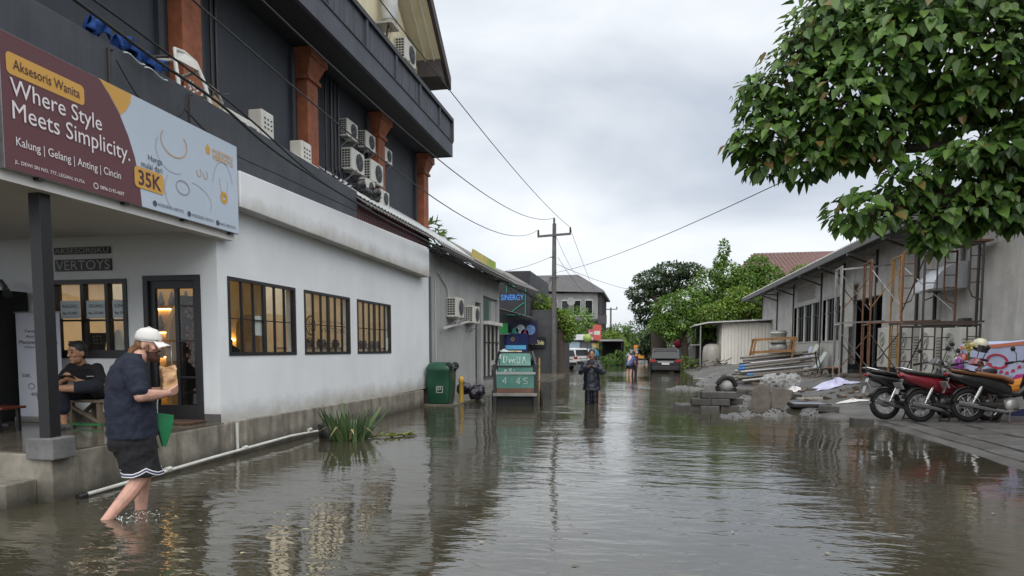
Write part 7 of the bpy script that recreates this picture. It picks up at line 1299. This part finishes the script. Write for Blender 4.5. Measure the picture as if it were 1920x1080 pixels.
# ------------------------------------------------------------------ motorbikes
def bike(label, body, seatm, x, y, rz, plate=True, basket=False, lean=-4, sc=1.08):
    """local: x forward, origin on the ground between the wheels"""
    t = thing('motorbike', label, 'motorbike', (0, 0, 0), 'motorbikes parked at the water edge'); r = .285
    for xw, nm in ((-.61, 'rear_wheel'), (.61, 'front_wheel')):
        q = MB(); q.tube([(xw + (r - .045) * math.cos(R(a)), 0, r + (r - .045) * math.sin(R(a))) for a in range(0, 361, 12)], .047, 9, False); w_ = q.build(nm, RUBBER, t)
        q = MB(); q.tube([(xw + (r - .095) * math.cos(R(a)), 0, r + (r - .095) * math.sin(R(a))) for a in range(0, 361, 12)], .016, 7, False); q.build('rim', CHROME, w_)
        q = MB(); q.lathe((xw, -.06, r), [(0, 0), (.055, 0), (.065, .03), (.065, .09), (.055, .12), (0, .12)], 14, (0, 1, 0)); q.build('hub', STEEL, w_)
        q = MB()
        for k in range(20): a = R(k * 18); b_ = a + R(25 if k % 2 else -25); q.beam((xw + .05 * math.cos(b_), .03 * (-1) ** k, r + .05 * math.sin(b_)), (xw + (r - .10) * math.cos(a), 0, r + (r - .10) * math.sin(a)), .005, .005)
        q.build('spokes', CHROME, w_)
    q = MB()
    for k in range(9): a = R(30 + k * 16); q.add([(-.61 + (r + .035) * math.cos(a), s * .07, r + (r + .035) * math.sin(a)) for s in (-1, 1)], [])
    n = 9; q.f = [(2 * i, 2 * i + 1, 2 * i + 3, 2 * i + 2) for i in range(n - 1)]; q.sm = [True] * (n - 1); fo_ = q.build('rear_fender', BLKPL, t); fo_.modifiers.new('t', 'SOLIDIFY').thickness = .01
    q = MB()
    for k in range(9): a = R(25 + k * 15); q.add([(.61 + (r + .03) * math.cos(a), s * .065, r + (r + .03) * math.sin(a)) for s in (-1, 1)], [])
    q.f = [(2 * i, 2 * i + 1, 2 * i + 3, 2 * i + 2) for i in range(n - 1)]; q.sm = [True] * (n - 1); fo_ = q.build('front_fender', body, t); fo_.modifiers.new('t', 'SOLIDIFY').thickness = .012
    for s in (-.09, .09): MB().beam((-.61, s, r), (-.08, s * .8, r + .03), .03, .05).build('swingarm', DSTEEL, t); q = MB(); q.cyl((-.58, s, r + .04), (-.42, s, r + .36), .022, n=8); q.cyl((-.55, s, r + .1), (-.46, s, r + .28), .034, n=8); q.build('shock_absorber', CHROME, t); q = MB(); q.cyl((.61, s * .8, r), (.42, s * .6, .92), .022, n=8); q.build('fork', STEEL, t)
    q = MB(); q.tube([(.12, -.12, .22), (-.05, -.13, .17), (-.2, -.14, .19), (-.45, -.15, .25), (-.86, -.155, .33)], [.020, .022, .04, .046, .042], 10); ex = q.build('exhaust', CHROME, t); q = MB(); q.beam((-.25, -.19, .24), (-.55, -.20, .30), .05, .012); q.build('heat_shield', BLKPL, ex)
    q = MB(); q.obox((.06, 0, .30), (.30, .20, .20), (0, R(-12), 0)); q.lathe((.02, -.13, .27), [(0, 0), (.10, 0), (.11, .03), (.11, .23), (.10, .26), (0, .26)], 14, (0, 1, 0)); q.lathe((.2, 0, .30), [(.06, 0), (.075, .02), (.06, .04), (.075, .06), (.06, .08), (.075, .1), (.06, .16)], 10, (1, 0, .2)); q.build('engine', STEEL, t)
    q = MB(); q.tube([(.43, 0, .88), (.33, 0, .60), (.18, 0, .46), (-.05, 0, .47), (-.30, 0, .60)], [.05, .055, .05, .05, .04], 8); q.build('frame', BLKPL, t)
    def sec(x, z0, z1, w0, w1): return [V((x, -w0, z0)), V((x, -w1, (z0 + z1) / 2)), V((x, -w1 * .7, z1)), V((x, w1 * .7, z1)), V((x, w1, (z0 + z1) / 2)), V((x, w0, z0))]
    q = MB(); q.loft([sec(-.98, .80, .86, .02, .04), sec(-.86, .70, .83, .05, .08), sec(-.62, .60, .79, .08, .115), sec(-.35, .50, .75, .10, .135), sec(-.12, .44, .70, .10, .12), sec(.04, .42, .60, .06, .08)]); q.build('tail_body', body, t)
    q = MB(); q.loft([sec(-.90, .84, .885, .05, .07), sec(-.7, .80, .865, .09, .11), sec(-.42, .755, .835, .10, .125), sec(-.12, .71, .785, .09, .12), sec(.08, .63, .72, .04, .07)]); q.build('seat', seatm, t)
    q = MB(); q.loft([[V((.36, -.20, .36)), V((.46, -.17, .40)), V((.50, 0, .42)), V((.46, .17, .40)), V((.36, .20, .36)), V((.36, 0, .40))], [V((.34, -.22, .60)), V((.47, -.16, .62)), V((.53, 0, .64)), V((.47, .16, .62)), V((.34, .22, .60)), V((.38, 0, .60))], [V((.36, -.14, .82)), V((.46, -.10, .84)), V((.50, 0, .85)), V((.46, .10, .84)), V((.36, .14, .82)), V((.36, 0, .80))]]); q.build('leg_shield', body, t)
    q = MB(); q.loft([[V((.30, s * .11, 1.00)) for s in (-1, 1)] + [V((.46, .10, .96)), V((.50, 0, .95)), V((.46, -.10, .96))], [V((.34, s * .10, 1.07)) for s in (-1, 1)] + [V((.44, .08, 1.05)), V((.47, 0, 1.04)), V((.44, -.08, 1.05))], [V((.36, s * .04, 1.10)) for s in (-1, 1)] + [V((.40, .04, 1.09)), V((.41, 0, 1.09)), V((.40, -.04, 1.09))]]); q.build('handlebar_cowl', body, t)
    q = MB(); q.ball((.47, 0, .985), (.05, .085, .055), 12, 8); q.build('headlight', M('lamp lens', (.6, .6, .55), .1), t)
    q = MB(); q.tube([(.22, -.34, 1.00), (.32, -.20, 1.03), (.36, 0, 1.02), (.32, .20, 1.03), (.22, .34, 1.00)], .013, 8); hb = q.build('handlebar', METBLK, t)
    for s in (-1, 1):
        q = MB(); q.tube([(.27, s * .27, 1.015), (.20, s * .37, .995)], .022, 8); q.build('grip', RUBBER, hb); q = MB(); q.tube([(.30, s * .23, 1.03), (.33, s * .29, 1.17), (.32, s * .33, 1.22)], .007, 6); q.ball((.315, s * .35, 1.25), (.016, .065, .045), 12, 8); q.build('mirror', BLKPL, hb); q = MB(); q.tube([(.30, s * .2, 1.0), (.36, s * .34, 1.0)], .006, 5); q.build('brake_lever', STEEL, hb)
    q = MB(); q.ball((-.96, 0, .80), (.03, .07, .035), 10, 8); q.build('tail_light', TAIL, t)
    q = MB(); q.tube([(-.55, -.11, .83), (-.80, -.12, .88), (-.98, -.07, .93), (-.98, .07, .93), (-.80, .12, .88), (-.55, .11, .83)], .012, 6); q.build('grab_rail', CHROME if seatm is not BROWNS else BLKPL, t)
    if plate: q = MB(); q.obox((-.985, 0, .62), (.008, .22, .13), (0, R(-28), 0)); q.build('number_plate', M('dark plate', (.35, .36, .36), .4, var=.4, sc=30), t); q = MB(); q.beam((-.93, 0, .74), (-1.02, 0, .48), .09, .012); q.build('mudflap', CHROME, t)
    q = MB(); q.beam((-.02, -.12, .2), (-.10, -.24, .0), .02, .02); q.build('side_stand', DSTEEL, t); q = MB(); q.beam((-.12, -.10, .2), (-.2, -.12, .0), .02, .02); q.beam((-.12, .10, .2), (-.2, .12, .0), .02, .02); q.beam((-.2, -.12, .02), (-.2, .12, .02), .02, .02); q.build('centre_stand', DSTEEL, t)
    q = MB(); q.cyl((.05, -.22, .22), (.05, .22, .22), .014, n=6); q.build('foot_rest', RUBBER, t)
    t.location = (x, y, ground_z(x, y)); t.rotation_euler = (R(lean), 0, R(rz)); t.scale = (sc, sc, sc); return t
BROWNS = M('brown seat vinyl', (.20, .085, .035), .45, var=.2, bump=.2); BKS = M('black seat vinyl', (.012, .012, .013), .4, bump=.3); RED = M('deep red body plastic', (.17, .008, .018), .25, var=.1, bump=0, coat=.4); BLK = M('gloss black body plastic', (.008, .008, .009), .22, var=.1, bump=0, coat=.4)
bike('black motorbike at the left end of the row with silver wheel and chrome rail', BLK, BKS, 5.27, 14.10, 16)
bike('dark red scooter body motorbike second in the row, black seat', RED, BKS, 5.74, 13.66, 13)
bike('black motorbike nearest the camera with brown seat and long silver exhaust', BLK, BROWNS, 6.48, 13.42, 6)
bike('bright red scooter parked behind, facing the concrete wall, cream helmet on it', M('bright red plastic', (.26, .02, .015), .3, bump=0, coat=.4), BKS, 6.75, 15.2, -160, plate=False)
hm = thing('helmet', 'cream open helmet resting on the bright red scooter', 'helmet', (6.5, 14.9, 1.4)); q = MB()
hx = Matrix.Translation((6.50, 14.55, 1.50)) @ Euler((0, R(18), R(-60))).to_matrix().to_4x4()
q.loft([ell((0, 0, -.04), .135, .12), ell((0, 0, .03), .14, .125), ell((0, 0, .09), .115, .10), ell((0, 0, .13), .06, .055), ell((0, 0, .14), .01, .01)]); q.xf(hx); q.build('shell', M('cream helmet paint', (.55, .53, .38), .3, bump=0, coat=.4), hm); q = MB(); q.loft([ell((0, 0, -.10), .11, .10), ell((0, 0, -.035), .128, .113)]); q.xf(hx); q.build('lining', BLACKP, hm); q = MB(); q.grid(lambda u, v: V(((.145 + .03 * u) * math.cos(R(lerp(-70, 70, v))), (.13 + .02 * u) * math.sin(R(lerp(-70, 70, v))), .03 - .13 * u)), 4, 10); q.xf(hx); q.build('visor', M('smoked visor', (.02, .018, .02), .08), hm)
fw_ = thing('flower_bunch', 'bunch of yellow flowers beside the cream helmet', 'flowers', (6.3, 14.5, 1.4)); q = MB()
for k in range(60): add_leaf(q, V((6.28, 14.5, 1.46)) + rnd_dir() * random.uniform(.02, .10), rnd_dir(), rnd_dir(), .06, .04)
q.build('petals', leaf_mat('yellow petal', (.50, .42, .12), (.65, .60, .30), .2), fw_)['kind'] = 'stuff'; MB().tube([(6.3, 14.52, 1.2), (6.28, 14.5, 1.44)], .02, 6).build('stems', LEAF_M, fw_)
pg = thing('purple_bag', 'purple plastic bag hanging at the front of the bright red scooter', 'bag', (6.1, 14.6, 1)); q = MB(); q.loft([ell((6.12, 14.55, .88), .05, .09), ell((6.12, 14.55, .95), .08, .13), ell((6.12, 14.55, 1.15), .07, .11), ell((6.13, 14.55, 1.26), .02, .05)]); q.build('sack', M('purple plastic', (.20, .02, .22), .35, bump=.6, bsc=20), pg); MB().tube([(6.13, 14.5, 1.25), (6.15, 14.55, 1.36), (6.13, 14.6, 1.25)], .008, 5).build('loop', M('purple plastic', (.2, .02, .22)), pg)
ob = thing('orange_bag', 'bright orange bag at the right edge behind the black motorbike', 'bag', (7.1, 14.4, .6)); q = MB(); q.ball((7.28, 14.6, .66), (.26, .15, .20), 12, 8); org(q, 'sack', M('orange fabric', (.58, .20, .01), .6, bump=.4), ob, .02, .05, 1); MB().box(7.1, 14.5, .12, 7.5, 14.75, .5).build('crate', M('dark blue crate', (.03, .04, .12), .6), ob)
bnr = thing('fabric_banner', 'pale blue banner with red print hung low along the concrete wall', 'banner', (7.6, 15, .8)); BNP = M('pale blue banner print', (.50, .56, .78), .6, var=.15, sc=2)
m = MB(); m.grid(lambda u, v: V((lerp(6.75, 7.75, u) + .02 * math.sin(v * 5), lerp(15.9, 13.6, u), lerp(.80, 1.52 + .18 * u, v) + .02 * math.sin(u * 9))), 12, 6); o = m.build('sheet', BNP, bnr); o.modifiers.new('t', 'SOLIDIFY').thickness = .006
def onb(u, v, d=.012): return V((lerp(6.75, 7.75, u) + .02 * math.sin(v * 5) - .918 * d, lerp(15.9, 13.6, u) - .397 * d, lerp(.80, 1.52 + .18 * u, v) + .02 * math.sin(u * 9)))
RPR = M('red banner print', (.50, .05, .09), .6)
def bpatch(name, pts, mat): q = MB(); q.add([onb(*p) for p in pts], [tuple(range(len(pts)))]); q.build(name, mat, bnr)
bpatch('red_band', [(.0, .86), (.35, .84), (.7, .88), (1, .84), (1, .93), (.7, .965), (.35, .93), (.0, .95)], M('red yellow print', (.60, .20, .12), .6)); q = MB()
for k in range(24): a0 = R(k * 15); a1 = R(k * 15 + 15); q.add([onb(.33 + .10 * math.cos(a0), .48 + .2 * math.sin(a0)), onb(.33 + .10 * math.cos(a1), .48 + .2 * math.sin(a1)), onb(.33 + .075 * math.cos(a1), .48 + .15 * math.sin(a1)), onb(.33 + .075 * math.cos(a0), .48 + .15 * math.sin(a0))], [(0, 1, 2, 3)])
q.build('red_ring', RPR, bnr); q = MB()
for k in range(16): u = .15 + .05 * k; q.add([onb(u, .25 + .1 * math.sin(k)), onb(u + .035, .28 + .1 * math.sin(k)), onb(u + .03, .34 + .1 * math.sin(k)), onb(u + .005, .33 + .1 * math.sin(k))], [(0, 1, 2, 3)])
q.build('red_scrawl', RPR, bnr); bpatch('pink_patch', [(.45, .02), (.75, .04), (.7, .22), (.5, .18)], M('magenta print', (.42, .04, .22), .6))
for uu in (.02, .98): q = MB(); q.cyl(onb(uu, 0, -.02) - V((0, 0, .6)), onb(uu, 1, -.02), .02, n=8); q.build('pole', DSTEEL, bnr)
# ------------------------------------------------------------------ big overhanging tree, top right
bt2 = thing('shade_tree', 'large heart leaved tree leaning over the street from the top right', 'tree', (7.2, 8.6, 0))
MB().tube([(7.2, 8.6, -.2), (7.1, 8.6, .6), (6.7, 8.5, 2.0), (6.0, 8.3, 3.0), (5.0, 8.1, 3.3), (4.0, 8.0, 3.12), (3.3, 7.9, 3.04), (2.8, 7.9, 3.2)], [.34, .26, .22, .18, .13, .09, .06, .03], 12).build('trunk', TRUNK, bt2)
for pts in ([(6.0, 8.3, 3.0), (5.2, 8.1, 4.2), (4.0, 7.9, 4.9), (2.6, 7.8, 5.0)], [(5.0, 8.1, 3.3), (4.0, 8.1, 3.8), (2.8, 8.0, 3.9), (1.7, 8.0, 3.8)], [(6.3, 8.4, 2.6), (5.6, 8.8, 4.5), (4.4, 8.9, 5.6)], [(4.0, 8.0, 3.12), (3.2, 8.1, 3.6), (2.3, 8.1, 3.6)], [(3.3, 7.9, 3.04), (2.7, 7.9, 2.95), (2.25, 7.9, 2.85)]): MB().tube(pts, [.09, .06, .04, .02][:len(pts)], 8).build('branch', TRUNK, bt2)
BLOBS = [(1.62, 8.0, 4.42, .42, .55, .42), (1.42, 8.0, 3.86, .40, .5, .34), (1.95, 8.0, 4.85, .50, .7, .45), (2.05, 7.9, 4.05, .55, .7, .55), (2.6, 7.8, 4.6, .65, .8, .6), (2.5, 8.1, 3.85, .5, .6, .42), (3.3, 7.8, 4.5, .7, .8, .65), (3.15, 8.0, 3.98, .5, .6, .28), (4.0, 7.8, 4.3, .7, .8, .6), (3.95, 8.0, 3.6, .5, .6, .35), (3.0, 7.9, 5.2, .9, .9, .5), (4.2, 7.9, 5.1, .8, .9, .5), (2.3, 8.3, 5.2, .6, .7, .4),
         (2.38, 7.95, 2.92, .40, .45, .26), (2.75, 7.95, 3.22, .30, .4, .25), (3.2, 8.0, 2.86, .42, .5, .26), (3.7, 8.0, 2.95, .45, .55, .28), (4.1, 8.0, 2.9, .4, .5, .26), (3.05, 8.0, 2.62, .2, .3, .16), (3.45, 8.0, 3.02, .5, .5, .28), (3.7, 7.8, 3.45, .55, .5, .25), (3.2, 7.7, 3.36, .35, .4, .18), (4.3, 7.8, 3.3, .4, .5, .3), (4.0, 8.0, 3.2, .5, .5, .25), (1.32, 8.0, 3.55, .25, .35, .20), (1.10, 8.0, 3.72, .20, .3, .14), (1.22, 8.0, 4.25, .25, .35, .22), (1.75, 8.0, 3.52, .34, .45, .22), (2.15, 8.0, 3.62, .3, .4, .2), (5.2, 8.0, 4.4, .9, .9, .8), (5.0, 8.0, 3.4, .6, .7, .4)]
rnd = random.Random(11); cands = []
tot = sum((b[3] * b[4] * b[5]) ** .67 for b in BLOBS); CAM = V((0, 0, 1.42))
for bx, by, bz, rx, ry, rz in BLOBS:
    for _ in range(int(14000 * (rx * ry * rz) ** .67 / tot)):
        u = rnd_dir(); r = random.uniform(.25, 1.08) ** .5; p = V((bx + u.x * rx * r, by + u.y * ry * r, bz + u.z * rz * r))
        out = V((u.x, u.y, u.z * .5)); d = (out * .7 + rnd_dir() * .55 + V((0, 0, -.75))).normalized(); up = (V((0, 0, 1)) + out * .8 + V((-.15, -.35, 0)) + rnd_dir() * .45).normalized()
        l = random.choice((random.uniform(.05, .10), random.uniform(.09, .15), random.uniform(.11, .185))); cands.append((p, d, up, l, r, (p - CAM).length))
near = sorted(range(len(cands)), key=lambda i: -(cands[i][3] / cands[i][5] * (1.4 if cands[i][4] > .92 and cands[i][0].y < 8.1 and cands[i][0].x < 4.3 else .6)))
own = set(near[:300]); m = MB(); my = MB(); tw = MB()
for i, (p, d, up, l, r, dist) in enumerate(cands):
    if i in own: q = MB(); add_leaf(q, p, d, up, l, l * .72); q.build('leaf', LEAFY if random.random() < .05 else LEAF, bt2)
    else: add_leaf(my if random.random() < .04 else m, p, d, up, l, l * .72)
m.build('foliage', LEAF, bt2)['kind'] = 'stuff'; my.build('young_foliage', LEAFY, bt2)['kind'] = 'stuff'
for bx, by, bz, rx, ry, rz in BLOBS:
    for k in range(9): u = rnd_dir(); tw.tube([(bx + .3, by, bz - .1), (bx + u.x * rx * .5, by + u.y * ry * .5, bz + u.z * rz * .4), (bx + u.x * rx, by + u.y * ry, bz + u.z * rz * .9)], [.012, .008, .004], 4)
tw.build('twigs', TRUNK, bt2)['kind'] = 'stuff'
